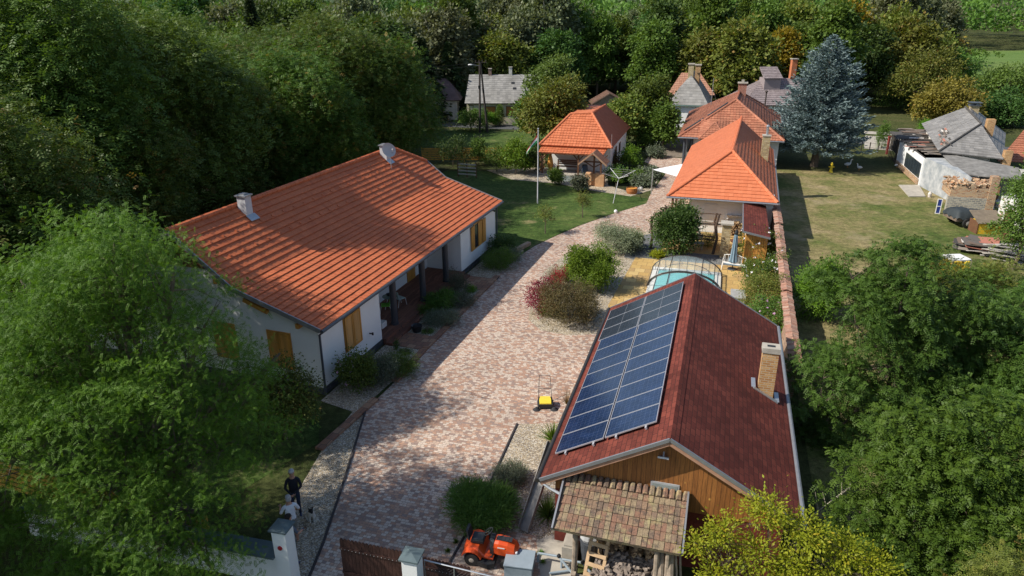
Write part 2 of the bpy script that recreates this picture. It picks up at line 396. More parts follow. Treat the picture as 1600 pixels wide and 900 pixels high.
# ================================================================ ground, lawns, paving
def ground_mat(name, cols, scale, fine=25, bstr=.5, patches=None):
    m, nt, p = _mat(name); v = coords(nt, 1, False)
    n = mix(nt, .5, noise(nt, v, scale, 7, .65), noise(nt, v, scale*.18, 5, .6))
    col = ramp(nt, n, [(.36+.28*i/(len(cols)-1), c) for i, c in enumerate(cols)])
    col = mix(nt, 1, col, ramp(nt, noise(nt, v, fine, 4, .75), [(.3, (.55,)*3), (.7, (1.4,)*3)]), 'MULTIPLY')
    if fine > 10: col = mix(nt, 1, col, ramp(nt, noise(nt, v, 2.6, 8, .8), [(.36, (.52,)*3), (.5, (.95,)*3), (.66, (1.5,)*3)]), 'MULTIPLY')
    if patches:
        col = mix(nt, ramp(nt, noise(nt, v, patches[1], 6, .7), [(patches[2], (0,)*3), (patches[2]+.12, (.85,)*3)]), col, patches[0])
    L(nt, col, p.inputs['Base Color']); p.inputs['Roughness'].default_value = .95; p.inputs['Specular IOR Level'].default_value = .15
    bump(nt, p, noise(nt, v, fine*.4, 6, .8), bstr, .12); return m
M_ground = ground_mat('ground_mixed_grass', [(.035, .048, .014), (.06, .072, .022), (.10, .095, .04)], .25)
M_lawn = ground_mat('lawn_grass', [(.03, .062, .012), (.06, .10, .022), (.11, .14, .04)], .6, patches=((.24, .20, .10), .3, .57))
M_yard = ground_mat('dry_yard_grass', [(.06, .095, .02), (.12, .135, .04), (.21, .18, .08), (.30, .24, .13)], .42, patches=((.34, .27, .17), .13, .55))
M_field = ground_mat('far_field', [(.07, .14, .03), (.12, .18, .045), (.17, .19, .07)], .03, 3)
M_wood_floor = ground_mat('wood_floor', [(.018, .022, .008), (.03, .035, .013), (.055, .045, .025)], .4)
M_gravel = None
def gravel_mat(name, cols, s=26, bstr=.9):
    m, nt, p = _mat(name); v = coords(nt, 1, False)
    vo = nt.nodes.new('ShaderNodeTexVoronoi'); vo.inputs['Scale'].default_value = s; L(nt, v, vo.inputs['Vector'])
    sp = nt.nodes.new('ShaderNodeSeparateColor'); L(nt, vo.outputs['Color'], sp.inputs[0]); n = len(cols)
    col = ramp(nt, sp.outputs[0], [(i/n, c) for i, c in enumerate(cols)], 'CONSTANT')
    col = mix(nt, 1, col, ramp(nt, noise(nt, v, 1.2, 4), [(.3, (.7,)*3), (.7, (1.1,)*3)]), 'MULTIPLY')
    L(nt, col, p.inputs['Base Color']); p.inputs['Roughness'].default_value = .9
    inv = mth(nt, 'SUBTRACT', 1, vo.outputs['Distance']); bump(nt, p, inv, bstr, .03); return m
M_gravel = gravel_mat('pale_gravel', [(.52, .45, .34), (.36, .29, .20), (.62, .57, .48), (.28, .23, .17), (.45, .36, .23), (.20, .17, .13)])
M_dgravel = gravel_mat('grey_gravel', [(.16, .17, .17), (.10, .11, .115), (.22, .22, .21), (.13, .135, .14)], 22)
M_tgravel = gravel_mat('teal_grey_slate_chips', [(.09, .13, .13), (.06, .085, .09), (.15, .18, .17), (.25, .24, .21)], 18)
M_paver = brick_mat('mixed_cobble_pavers', [(.58, .47, .38), (.46, .275, .19), (.61, .51, .42), (.34, .235, .19), (.54, .39, .30), (.40, .25, .185), (.57, .46, .38), (.32, .235, .20), (.50, .325, .235), (.61, .50, .41)],
                    .175, .112, mortar=(.22, .165, .13), msz=.007, rot=R(16.57), pos=True, off=.37, bstr=.4, squash=.75, wear=.2)
M_ypaver = brick_mat('yellow_terrace_pavers', [(.52, .35, .13), (.46, .30, .11), (.56, .40, .17), (.42, .28, .12)], .62, .62, mortar=(.25, .17, .08), msz=.012, rot=R(16.57), pos=True, off=.5, wear=.15)
M_redwood = brick_mat('red_brown_deck_boards', [(.20, .085, .055), (.25, .11, .07), (.17, .075, .05)], 3.1, .14, mortar=.03, msz=.006, rot=R(19.36+90), pos=True, wear=.1)
M_kerb = brick_mat('red_brown_kerb_blocks', [(.34, .18, .11), (.28, .15, .10), (.40, .24, .15)], .4, .4, mortar=.06, msz=.01, rot=R(19.36), pos=True)
M_asph = mat('asphalt', (.075, .078, .082), .9, .15, 2, bs=40)
M_conc = mat('concrete', (.36, .33, .28), .9, .18, 2.5, bs=30, bstr=.3)
M_court = mat('dark_court_paving', (.17, .14, .11), .9, .2, 1.5, bs=18)
def px(lst, z=0, F=W): return [G(a, b, z, F) for a, b in lst]
def sheet(name, pts, z, m, kind='structure', **k):
    mb = MB(); P = [(p[0], p[1], z) for p in pts]
    if sum(P[i][0]*P[(i+1) % len(P)][1]-P[(i+1) % len(P)][0]*P[i][1] for i in range(len(P))) < 0: P.reverse()
    mb.poly(P); return one(name, mb, m, kind=kind, **k)
# ground sheet, finer near the camera, out to the hills
mb = MB(); mb.poly([(-3500, -650, 0), (3500, -650, 0), (3500, 5500, 0), (-3500, 5500, 0)]); one('ground', mb, M_ground, kind='structure')
fg = lambda pts: [FG.w((x, y, 0)) for x, y in pts]
fh = lambda pts: [FH.w((x, y, 0)) for x, y in pts]
sheet('neighbour_yard', fg([(8.3, -20), (45, -20), (45, 34), (27, 52), (26, 60), (8.3, 58)]), .004, M_yard)
# front lawn beyond the house
sheet('lawn', px([(640, 330), (690, 268), (760, 268), (800, 279), (870, 285), (925, 296), (985, 306), (1022, 312), (1010, 318), (962, 332), (905, 352), (864, 370), (835, 384), (815, 396), (790, 400)]), .008, M_lawn)
sheet('side_lawn', fh([(1.8, -3.2), (.2, -.6), (-14, -.6), (-16, -9.5), (.2, -9.5)]), .008, M_lawn)
sheet('verge_lawn', fg([(-40, 60), (-40, 73.5), (-16, 73.5), (-15, 62)]), .008, M_lawn)
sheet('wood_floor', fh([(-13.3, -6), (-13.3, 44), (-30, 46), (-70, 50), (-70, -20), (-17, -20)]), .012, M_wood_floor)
# paved drive: a long outline through pixels on the ground
drive = px([(470, 935), (505, 850), (522, 795), (540, 745), (556, 690), (572, 640), (640, 575), (700, 512), (770, 435), (812, 400), (835, 385), (864, 371), (905, 353), (962, 333), (1010, 318), (1018, 300), (1030, 285), (1040, 272), (1030, 262), (1004, 256), (1012, 246), (1045, 246), (1110, 250),
            (1110, 330), (1062, 345), (1062, 358), (1012, 362), (960, 372), (915, 385), (880, 400), (850, 425), (838, 450), (828, 478), (826, 500), (845, 516), (885, 524), (935, 522)]) + [FG.w((.45, 14)), FG.w((.42, 6.8))] + px([(808, 663), (775, 735), (745, 805), (700, 880), (690, 935)])
sheet('paved_drive', drive, .012, M_paver)
sheet('garden_path_strip', px([(700, 828), (770, 826), (838, 838), (845, 905), (690, 905)]), .0205, M_paver)
sheet('dark_court', px([(1012, 246), (1050, 246), (1075, 246), (1080, 205), (1052, 205), (1046, 222), (1018, 240)]), .016, M_court)
# gravel beds
sheet('gravel_bed', px([(808, 663), (870, 662), (905, 640), (900, 850), (838, 846), (762, 826), (700, 828), (745, 805), (775, 735)]), .016, M_gravel)
sheet('gravel_strip', px([(470, 935), (505, 850), (540, 745), (572, 640), (557, 636), (505, 700), (470, 760), (440, 830), (400, 935)]), .009, M_gravel)
sheet('gravel_border', fh([(.15, -.55), (.15, 22.2), (2.05, 20.9), (2.0, 10), (2.3, 4), (2.1, -.9)]), .016, M_gravel)
sheet('island_bed', px([(826, 500), (828, 478), (838, 450), (850, 425), (880, 400), (915, 385), (960, 372), (1012, 362), (1062, 358), (1045, 412), (1000, 404), (958, 478), (935, 522), (885, 524), (845, 516)]), .016, M_gravel)
sheet('grey_gravel_bed', px([(985, 372), (1062, 356), (1100, 372), (1170, 396), (1165, 415), (1040, 420), (975, 402)]), .020, M_dgravel)
sheet('pool_terrace', fg([(-.55, 27.6), (-1.0, 19.2), (.3, 13.0), (7.9, 13.0), (8.0, 27.6)]), .021, M_ypaver)
sheet('barbecue_terrace', fg([(.9, 29.5), (.9, 34.6), (7.9, 34.6), (7.9, 29.5)]), .024, M_ypaver)
sheet('concrete_path', px([(838, 846), (862, 836), (905, 850), (900, 905), (845, 905)]), .0255, M_conc)
sheet('slate_bed', px([(842, 262), (945, 264), (952, 278), (905, 288), (858, 281)]), .022, M_tgravel)
sheet('stone_edge_bed', px([(760, 266), (842, 262), (1000, 262), (1030, 275), (1022, 296), (985, 307), (925, 298), (870, 287), (800, 281)]), .017, M_gravel)
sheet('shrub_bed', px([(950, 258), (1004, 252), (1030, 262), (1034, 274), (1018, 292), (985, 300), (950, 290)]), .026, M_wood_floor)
# roads beyond the plots
sheet('road', fg([(-60, 74.6), (-60, 79.0), (18, 80.5), (60, 74.4), (60, 70.2), (18, 76.3)]), .012, M_asph)
sheet('pale_forecourt', px([(1350, 232), (1352, 212), (1428, 216), (1424, 238)]), .020, M_conc)
sheet('pale_track', px([(1350, 209), (1350, 205), (1436, 209), (1436, 214)]), .020, M_conc)
sheet('field', [(76, 108, 0), (250, 100, 0), (420, 260, 0), (130, 262, 0), (94, 190, 0)], .02, M_field)
sheet('meadow', px([(920, 165), (985, 165), (975, 148), (938, 148)]), .02, M_field)
sheet('far_meadow', [(20, 560, 0), (160, 560, 0), (420, 1500, 0), (-60, 1500, 0)], .02, mat('pale_stubble', (.42, .40, .27), .95, .12, .01))
# hills on the skyline
mb = MB(); nx, ny = 90, 14; rr = random.Random(5)
for j in range(ny):
    for i in range(nx):
        x = -3400+6800*i/(nx-1); y = 1500+3000*j/(ny-1)
        h = 95*math.sin(math.pi*min(1, j/(ny*.75))*.5)*(.75+.25*math.sin(x*.0016+1.2)+.12*math.sin(x*.006)) + rr.uniform(-3, 3)
        mb.v.append((x, y, -2+(h if j else 0)))
mb.f = [(j*nx+i, j*nx+i+1, (j+1)*nx+i+1, (j+1)*nx+i) for j in range(ny-1) for i in range(nx-1)]; mb.t = [.5]*len(mb.f)
M_hill = ground_mat('wooded_hill', [(.035, .055, .022), (.05, .08, .03), (.13, .15, .07)], .012, .12, .9)
one('hills', mb, M_hill, kind='structure', smooth=True)
# kerb strips of red blocks (real steps)
def kerb(name, a, b, w_=.32, h=.1, m=None, F=FH):
    mb = MB(); mb.beam((a[0], a[1], h/2), (b[0], b[1], h/2), w_, h); return one(name, mb, m or M_kerb, kind='structure', F=F)
kerb('kerb', (2.3, .3), (2.1, -3.6)); kerb('kerb', (2.35, 1.9), (2.2, 5.2)); kerb('kerb', (2.2, 5.25), (2.1, 15.6)); kerb('kerb', (1.55, 19.3), (1.75, 21.6))
mb = MB(); mb.box(.1, 5.1, .0, 2.0, 6.6, .05); one('paved_step_path', mb, M_kerb, kind='structure', F=FH)
mb = MB(); mb.box(.1, 13.2, .0, 1.9, 15.1, .05); one('paved_step_path', mb, M_kerb, kind='structure', F=FH)
# thin dark edging between drive and gravel
mb = MB(); E_ = px([(470, 935), (505, 850), (540, 745), (572, 640)])
for a, b in zip(E_, E_[1:]): mb.beam((a.x, a.y, .03), (b.x, b.y, .03), .07, .07)
one('edging', mb, mat('edging_dark', (.04, .035, .035)), kind='structure')
mb = MB(); E_ = px([(808, 663), (775, 735), (745, 805), (700, 885)])
for a, b in zip(E_, E_[1:]): mb.beam((a.x, a.y, .03), (b.x, b.y, .03), .06, .07)
one('edging', mb, mat('edging_dark', (.04, .035, .035)), kind='structure')

# ================================================================ common materials
WHITE = mat('white_render', (.74, .75, .74), .85, .035, 1.2, bs=60, bstr=.1)
OLDW = mat('weathered_white_render', (.60, .58, .52), .9, .18, 1.5, bs=12, bstr=.5)
CREAM = mat('cream_render', (.62, .56, .40), .85, .08, 1.5)
PLINTH = brick_mat('grey_split_stone_plinth', [(.075, .08, .09), (.11, .115, .125), (.055, .06, .07)], .35, .08, mortar=.04, plane='z', msz=.006)
GREYM = mat('grey_sheet_metal', (.30, .31, .33), .45, .1, 4, metal=.6)
DGREY = mat('dark_grey_metal', (.075, .085, .10), .5, .12, 4, metal=.3)
WOODY = mat('golden_varnished_wood', (.50, .235, .045), .5, .22, 4, stretch=(1, 1, .15), bs=30, bstr=.2)
WOODB = mat('brown_beam_wood', (.13, .06, .03), .7, .3, 4, stretch=(4, 4, .6), bs=25)
WOODG = mat('grey_weathered_wood', (.26, .21, .16), .9, .35, 6, bs=25)
GLASS = mat('dark_window_glass', (.03, .04, .05), .12, .2, 1, spec=.8)
BLACK = mat('black_plastic', (.02, .021, .023), .45, .2, 3)
STEEL = mat('galvanised_steel', (.48, .50, .52), .4, .1, 6, metal=.75)
T_house = tile_mat('terracotta_tiles_house', (.50, .13, .05), (.58, .165, .065), (.30, .09, .045), .3)
T_mid = tile_mat('terracotta_tiles_bright', (.54, .155, .065), (.61, .19, .085), (.38, .12, .06), .25)
T_rear = tile_mat('terracotta_tiles_brown', (.36, .13, .075), (.46, .19, .11), (.16, .075, .05), .7)
T_gh = tile_mat('terracotta_tiles_garden', (.50, .145, .06), (.60, .19, .085), (.28, .09, .05), .35)
T_slate = tile_mat('grey_fibre_slates', (.22, .215, .205), (.33, .32, .30), (.12, .115, .10), .6)

# ================================================================ long white house (frame FH)
H = Thing('long_house', 'long white house with large terracotta roof and columned porch along the paved drive', 'house', FH, (0, 0, 0))
Lh = 20.9; XR = -6.635; BZ = 4.484; BX = -3.72; EX, EZ = .38, 3.177; RZ = 6.717; Y0, Y1 = -.32, Lh+.32; HX, HZ, HY = -5.09, 5.53, 19.25
bk = lambda x: 2*XR-x
under = .14
prof = [(0, .3), (0, 3.18), (BX, BZ-under), (XR, RZ-under), (bk(BX), BZ-under), (bk(0), 3.18), (bk(0), .3)]
def wallslab(mb, prof, y0, y1):
    n = len(prof); mb.add([(x, y0, z) for x, z in prof]+[(x, y1, z) for x, z in prof], [tuple(range(n)), tuple(reversed(range(n, 2*n)))]+[(i, n+i, n+(i+1) % n, (i+1) % n) for i in range(n)])
mb = MB()
wallslab(mb, prof, 0, .3)
prof2 = [(0, .3), (0, 3.18), (BX, BZ-under), (HX, HZ-under), (bk(HX), HZ-under), (bk(BX), BZ-under), (bk(0), 3.18), (bk(0), .3)]
wallslab(mb, prof2, Lh-.3, Lh)
mb.box(-.3, .3, .3, 0, 5.05, 3.05); mb.box(-.3, 14.95, .3, 0, Lh-.3, 3.05)       # front walls either side of the porch
mb.box(-2.3, 4.75, .3, -.3, 5.05, 3.05); mb.box(-2.3, 14.95, .3, -.3, 15.25, 3.05)
mb.box(-2.6, 4.75, .3, -2.3, 15.25, 3.3)
mb.box(bk(0), .3, .3, bk(0)+.3, Lh-.3, 3.05)
H.part('wall', mb, WHITE)
for q_ in ((-.26, -.04, .04, 5.05), (-.26, 14.95, .04, Lh+.04), (bk(0)-.04, -.04, -.26, .22), (bk(0)-.04, Lh-.22, -.26, Lh+.04)):
    mb = MB(); mb.box(q_[0], q_[1], 0, q_[2], q_[3], .3); H.part('plinth', mb, PLINTH)
mb = MB(); mb.box(-2.3, 5.05, 0, .22, 14.95, .33)
H.part('porch_floor', mb, M_redwood)
mb = MB(); mb.box(.22, 5.0, 0, .55, 15.0, .17); H.part('porch_step', mb, M_redwood)
# porch ceiling
mb = MB(); mb.box(-2.3, 5.05, 2.98, .02, 14.95, 3.06); H.part('porch_ceiling', mb, WOODB)
mb = MB(); mb.box(-.34, 4.9, 2.72, -.12, 15.1, 2.98); H.part('porch_beam', mb, DGREY)
for y in (6.75, 10.05, 13.1):
    mb = MB(); mb.cyl(-.2, y, .33, 2.72, .17, .17, 20); mb.cyl(-.2, y, .33, .45, .2, .2, 20); H.part('column', mb, mat('charcoal_column_paint', (.045, .05, .06), .5, .1), smooth=False)
mb = MB()
tiled(mb, [(EX, Y0, EZ), (EX, Y1, EZ), (BX, Y1, BZ), (BX, Y0, BZ)], .33, .3, .05, .010)
tiled(mb, [(BX, Y0, BZ), (BX, Y1, BZ), (HX, Y1, HZ), (XR, HY, RZ), (XR, Y0, RZ)], .33, .3, .05, .010)
tiled(mb, [(bk(BX), Y1, BZ), (bk(BX), Y0, BZ), (XR, Y0, RZ), (XR, HY, RZ), (bk(HX), Y1, HZ)], .33, .3, .05, .010)
tiled(mb, [(bk(EX), Y1, EZ), (bk(EX), Y0, EZ), (bk(BX), Y0, BZ), (bk(BX), Y1, BZ)], .33, .3, .05, .010)
tiled(mb, [(HX, Y1, HZ), (bk(HX), Y1, HZ), (XR, HY, RZ)], .33, .3, .05, .010)
ridge_caps(mb, (XR, Y0, RZ+.07), (XR, HY, RZ+.07)); ridge_caps(mb, (XR, HY, RZ+.07), (HX, Y1, HZ+.07)); ridge_caps(mb, (XR, HY, RZ+.07), (bk(HX), Y1, HZ+.07))
roof = H.part('roof', mb, T_house)
# ventilation tiles
for row in (.35, .62):
    for k in range(22):
        y = .9+k*.86+(.2 if row > .5 else 0)
        if y > 18.6: continue
        x = XR+(BX-XR)*row; z = RZ+(BZ-RZ)*row; mb = MB(); mb.obox((x, y, z+.085), .11, .10, .03, (BX-XR, 0, BZ-RZ), (0, 1, 0)); H.part('vent_tile', mb, T_house, roof)
for ya in (Y0-.02, Y1+.02):
    seq = [(EX, EZ), (BX, BZ), (XR, RZ)] if ya < 0 else [(EX, EZ), (BX, BZ), (HX, HZ)]
    for sgn in (0, 1):
        S_ = [(bk(x), z) if sgn else (x, z) for x, z in seq]
        mb = MB()
        for (x0, z0), (x1, z1) in zip(S_, S_[1:]): mb.beam((x0, ya, z0+.0), (x1, ya, z1+.0), .05, .2)
        H.part('verge_trim', mb, GREYM)
mb = MB(); mb.tube([(EX+.07, Y0, EZ-.03), (EX+.07, Y1, EZ-.03)], .075, None, 10); H.part('gutter', mb, DGREY)
mb = MB(); mb.tube([(EX+.05, -.02, EZ-.08), (.1, -.02, EZ-.35), (.07, -.02, .02)], .05, None, 8); mb.cyl(.07, -.02, 0, .35, .06); H.part('downspout', mb, DGREY)
mb = MB(); mb.tube([(EX+.05, Lh+.05, EZ-.08), (.1, Lh+.05, EZ-.35), (.07, Lh+.05, .02)], .05, None, 8); H.part('downspout', mb, DGREY)
# timber purlin ends in the near gable
for x, z, l in ((-2.35, 3.72, .8), (-.75, 3.2, .45), (XR+.5, RZ-.65, .5), (XR-.9, RZ-.95, .5), (-4.6, 4.7, .35)):
    mb = MB(); mb.beam((x, .05, z), (x, -.3, z), .16, .2); 
    if l > .6: mb.beam((x-1.0, -.17, z+.30), (x+.15, -.17, z-.12), .14, .17)
    H.part('purlin_end', mb, WOODY)
mb = MB(); mb.add([(XR-1.9, -.03, RZ-1.62), (XR+1.9, -.03, RZ-1.62), (XR, -.03, RZ-.2)], [(0, 1, 2)]); H.part('gable_boards', mb, WOODB)
def shutter_window(T, plane, a0, a1, z0, z1, open_=0, at=0):
    """closed pair of golden shutters, or half open ones over glass"""
    def bx(mb, u0, u1, z0, z1, d0, d1):
        if plane == 'x': mb.box(at+d0, u0, z0, at+d1, u1, z1)
        else: mb.box(u0, at-d1, z0, u1, at-d0, z1)
    mb = MB(); bx(mb, a0-.05, a1+.05, z0-.05, z1+.05, .004, .04); wdw = T.part('window', mb, WOODY)
    mb = MB(); bx(mb, a0+.03, a1-.03, z0+.03, z1-.03, .042, .05); T.part('pane', mb, GLASS, wdw)
    m_ = (a0+a1)/2
    for s, (u0, u1) in enumerate(((a0, m_-.012), (m_+.012, a1))):
        mb = MB()
        if open_ and plane == 'x':   # leaves turned out from the wall
            if s == 0: mb.box(at+.06, a0-.55, z0, at+.1, a0-.02, z1)
            else: mb.box(at+.06, a1+.02, z0, at+.1, a1+.55, z1)
            if s == 0: mb.box(at+.06, m_-.05, z0, at+.09, m_+.6, z1)
        else:
            bx(mb, u0, u1, z0, z0+.1, .055, .09); bx(mb, u0, u1, z1-.1, z1, .055, .09); bx(mb, u0, u0+.08, z0, z1, .054, .091); bx(mb, u1-.08, u1, z0, z1, .054, .091)
            n = 26
            for k in range(n):
                zz = z0+.1+(z1-z0-.2)*k/n; h = (z1-z0-.2)/n
                if plane == 'x': mb.obox((at+.068, (u0+u1)/2, zz+h/2), .006, u1-u0-.12, h*1.15, (1, 0, .5), (0, 1, 0))
                else: mb.obox(((u0+u1)/2, at-.068, zz+h/2), u1-u0-.12, .006, h*1.15, (1, 0, 0), (0, 1, -.5))
        T.part('shutter', mb, WOODY, wdw)
    return wdw
shutter_window(H, 'x', 1.9, 3.2, 1.12, 2.74)
shutter_window(H, 'x', 17.0, 18.35, 1.12, 2.68, 1)
shutter_window(H, 'y', -2.5, -1.4, 1.0, 2.64)
shutter_window(H, 'y', -5.35, -4.25, 1.0, 2.64)
for y, z in ((.95, .98), (3.95, 1.1), (20.3, 2.75)):
    mb = MB(); mb.beam((0, y, z), (.16, y, z), .05, .05); mb.cyl(.17, y, z-.06, z+.06, .045); H.part('wall_lamp', mb, BLACK)
mb = MB(); mb.beam((-1.05, 0, 1.15), (-1.05, -.14, 1.15), .05, .05); mb.cyl(-1.05, -.15, 1.09, 1.21, .045); H.part('wall_lamp', mb, BLACK)
# porch doors and window
mb = MB(); mb.box(-2.296, 12.2, .33, -2.25, 13.2, 2.5); H.part('door', mb, WOODY)
mb = MB(); mb.box(-2.296, 9.2, 1.5, -2.25, 11.2, 2.7); wn = H.part('window', mb, WOODB)
mb = MB(); mb.box(-2.248, 9.28, 1.58, -2.24, 11.12, 2.62); H.part('pane', mb, GLASS, wn)
mb = MB(); mb.box(-2.296, 6.0, 1.5, -2.25, 7.6, 2.7); wn = H.part('window', mb, WOODB)
mb = MB(); mb.box(-2.248, 6.08, 1.58, -2.24, 7.52, 2.62); H.part('pane', mb, GLASS, wn)
CHW = mat('grey_white_chimney', (.50, .51, .53), .8, .08, 3)
for y in (4.1, 17.6):
    mb = MB(); mb.box(-6.46, y-.22, 5.9, -6.0, y+.22, 7.2); c = H.part('chimney', mb, CHW)
    mb = MB(); mb.box(-6.53, y-.29, 7.2, -5.93, y+.29, 7.26); mb.box(-6.38, y-.15, 7.26, -6.08, y+.15, 7.32); H.part('cap', mb, GREYM, c)
    mb = MB(); mb.beam((-6.0, y, 6.33), (-5.7, y, 6.1), .6, .02); H.part('flashing', mb, STEEL, c)
mb = MB(); mb.tube([(-5.5, 17.0, 5.85), (-5.5, 17.0, 6.75), (-5.65, 17.0, 7.0)], .025, None, 6); d = H.part('satellite_dish', mb, STEEL)
mb = MB()
n = Vector((.75, -.55, .35)).normalized(); c0 = Vector((-5.6, 16.95, 7.05)); u = n.orthogonal().normalized(); v = n.cross(u); vs = []; fs = []
for i, (r, h) in enumerate(((.001, 0), (.2, .02), (.34, .06), (.43, .11))):
    vs += [c0+n*h+u*(math.cos(2*math.pi*k/24)*r)+v*(math.sin(2*math.pi*k/24)*r*1.08) for k in range(24)]
for i in range(3): fs += [(i*24+k, i*24+(k+1) % 24, (i+1)*24+(k+1) % 24, (i+1)*24+k) for k in range(24)]
mb.add(vs, fs); mb.tube([c0-v*.3, c0+n*.5-v*.12], .015, None, 5); mb.ball(c0+n*.5-v*.1, .06)
H.part('reflector', mb, mat('dish_grey', (.42, .42, .43), .5, .05), d, smooth=True)
# ================================================================ garage with solar panels (frame FG)

def shingle_mat(name, cols, bw, bh, mortar):
    m, nt, p = _mat(name)
    uv = nt.nodes.new('ShaderNodeAttribute'); uv.attribute_name = 'ruv'
    v = uv.outputs['Vector']
    b = nt.nodes.new('ShaderNodeTexBrick'); L(nt, v, b.inputs['Vector']); b.offset = .5
    b.inputs['Color1'].default_value = (0, 0, 0, 1); b.inputs['Color2'].default_value = (1, 1, 1, 1); b.inputs['Mortar'].default_value = (.5, .5, .5, 1)
    b.inputs['Scale'].default_value = 1; b.inputs['Brick Width'].default_value = bw; b.inputs['Row Height'].default_value = bh; b.inputs['Mortar Size'].default_value = .012; b.inputs['Mortar Smooth'].default_value = .4
    col = ramp(nt, b.outputs['Color'], [(i/len(cols), c) for i, c in enumerate(cols)])
    vv = coords(nt)
    col = mix(nt, 1, col, ramp(nt, noise(nt, vv, .5, 6, .7), [(.35, (.62,)*3), (.62, (1.08,)*3)]), 'MULTIPLY')
    col = mix(nt, 1, col, ramp(nt, noise(nt, vv, 60, 3), [(.3, (.75,)*3), (.7, (1.2,)*3)]), 'MULTIPLY')
    col = mix(nt, mth(nt, 'MULTIPLY', b.outputs['Fac'], .75), col, mortar)
    L(nt, col, p.inputs['Base Color']); p.inputs['Roughness'].default_value = .9; p.inputs['Specular IOR Level'].default_value = .2
    bump(nt, p, mth(nt, 'SUBTRACT', 1, b.outputs['Fac']), .6, .015); return m
SHING = shingle_mat('dark_red_bitumen_shingles', [(.15, .036, .026), (.185, .047, .032), (.125, .030, .022)], .33, .16, (.035, .014, .012))
def ruv(o, polys):
    """per-corner roof coordinates (metres along the eave, metres up the slope)"""
    me = o.data; a = me.attributes.new('ruv', 'FLOAT_VECTOR', 'CORNER'); vals = np.zeros((len(me.loops), 3), dtype=np.float32)
    for p in me.polygons:
        n = p.normal; u = Vector((0, 0, 1)).cross(n)
        u = u.normalized() if u.length > .02 else Vector((1, 0, 0)); v = n.cross(u)
        for li in p.loop_indices:
            c = me.vertices[me.loops[li].vertex_index].co; vals[li] = (c.dot(u), c.dot(v), 0)
    a.data.foreach_set('vector', vals.ravel())
gW, gL, gE, gR = 7.187, 13.04, 2.534, 4.574; gm = gW/2
K = Thing('garage', 'timber clad garage with dark red shingle roof, brick chimney and rows of solar panels', 'garage', FG, (0, 0, 0))
REDW = mat('dark_red_painted_boards', (.13, .022, .014), .75, .25, 4, bs=20)
def board_mat(name, a, b, wd=.13, plane=0):
    m, nt, p = _mat(name); v = coords(nt)
    s = nt.nodes.new('ShaderNodeSeparateXYZ'); L(nt, v, s.inputs[0])
    q = mth(nt, 'DIVIDE', s.outputs[plane], wd); fl = mth(nt, 'FLOOR', q); fr = mth(nt, 'SUBTRACT', q, fl)
    wn = nt.nodes.new('ShaderNodeTexWhiteNoise'); wn.noise_dimensions = '1D'; L(nt, fl, wn.inputs['W'])
    col = ramp(nt, wn.outputs['Value'], [(0, a), (1, b)])
    mp = nt.nodes.new('ShaderNodeMapping'); mp.inputs['Scale'].default_value = (12, 12, 1.2); L(nt, v, mp.inputs[0])
    g = noise(nt, mp.outputs[0], 2, 5, .7); col = mix(nt, 1, col, ramp(nt, g, [(.3, (.6,)*3), (.7, (1.25,)*3)]), 'MULTIPLY')
    # pale knots
    vo = nt.nodes.new('ShaderNodeTexVoronoi'); vo.inputs['Scale'].default_value = 2.6; mq = nt.nodes.new('ShaderNodeMapping'); mq.inputs['Scale'].default_value = (1, 1, .8); L(nt, v, mq.inputs[0]); L(nt, mq.outputs[0], vo.inputs['Vector'])
    col = mix(nt, ramp(nt, vo.outputs['Distance'], [(.06, (.8,)*3), (.11, (0,)*3)]), col, (.62, .34, .08))
    gap = mth(nt, 'LESS_THAN', fr, .07); col = mix(nt, gap, col, sc(a, .25))
    L(nt, col, p.inputs['Base Color']); p.inputs['Roughness'].default_value = .6
    bump(nt, p, mth(nt, 'SUBTRACT', 1, gap), .5, .01); return m
CLAD = board_mat('varnished_gable_boards', (.235, .088, .022), (.33, .135, .034))
mb = MB(); wy0 = .42; wx0, wx1 = .38, gW-.38
sl = (gR-gE)/gm
mb.box(wx0, wy0, 0, wx1, gL-.4, gE+.05); K.part('wall', mb, REDW)
mb = MB(); P_ = [(wx0, gE+.06+.38*sl-.16), (gm, gR-.16), (wx1, gE+.06+.38*sl-.16), (wx1, 2.0), (wx0, 2.0)]
wallslab(mb, P_, wy0-.03, wy0); K.part('gable', mb, CLAD); mb = MB(); wallslab(mb, P_, gL-.4, gL-.37); K.part('gable', mb, CLAD)
mb = MB()
mb.slab([(0, 0, gE), (gm, 0, gR), (gm, gL, gR), (0, gL, gE)], .12); mb.slab([(gm, 0, gR), (gW, 0, gE), (gW, gL, gE), (gm, gL, gR)], .12)
kr = K.part('roof', mb, SHING); ruv(kr, None)
mb = MB()
mb.slab([(gm-.22, 0, gR-.22*sl+.012), (gm, 0, gR+.014), (gm, gL, gR+.014), (gm-.22, gL, gR-.22*sl+.012)], .01); mb.slab([(gm, 0, gR+.014), (gm+.22, 0, gR-.22*sl+.012), (gm+.22, gL, gR-.22*sl+.012), (gm, gL, gR+.014)], .01)
rc = K.part('ridge_cap', mb, SHING, kr); ruv(rc, None)
for yy in (-.03, gL+.03):
    mb = MB()
    for x in (0, gW): mb.beam((x, yy, gE-.02), (gm, yy, gR-.02), .05, .10)
    K.part('verge_trim', mb, GREYM)
mb = MB(); mb.beam((0.02, .03, gE-.16), (gm, .03, gR-.16), .1, .1); mb.beam((gW-.02, .03, gE-.16), (gm, .03, gR-.16), .1, .1); K.part('barge_board', mb, mat('pinkish_board', (.36, .20, .13), .7, .2))
mb = MB(); mb.tube([(-.07, -.05, gE-.05), (-.07, gL, gE-.05)], .075, None, 10); K.part('gutter', mb, mat('black_gutter', (.03, .028, .026), .4))
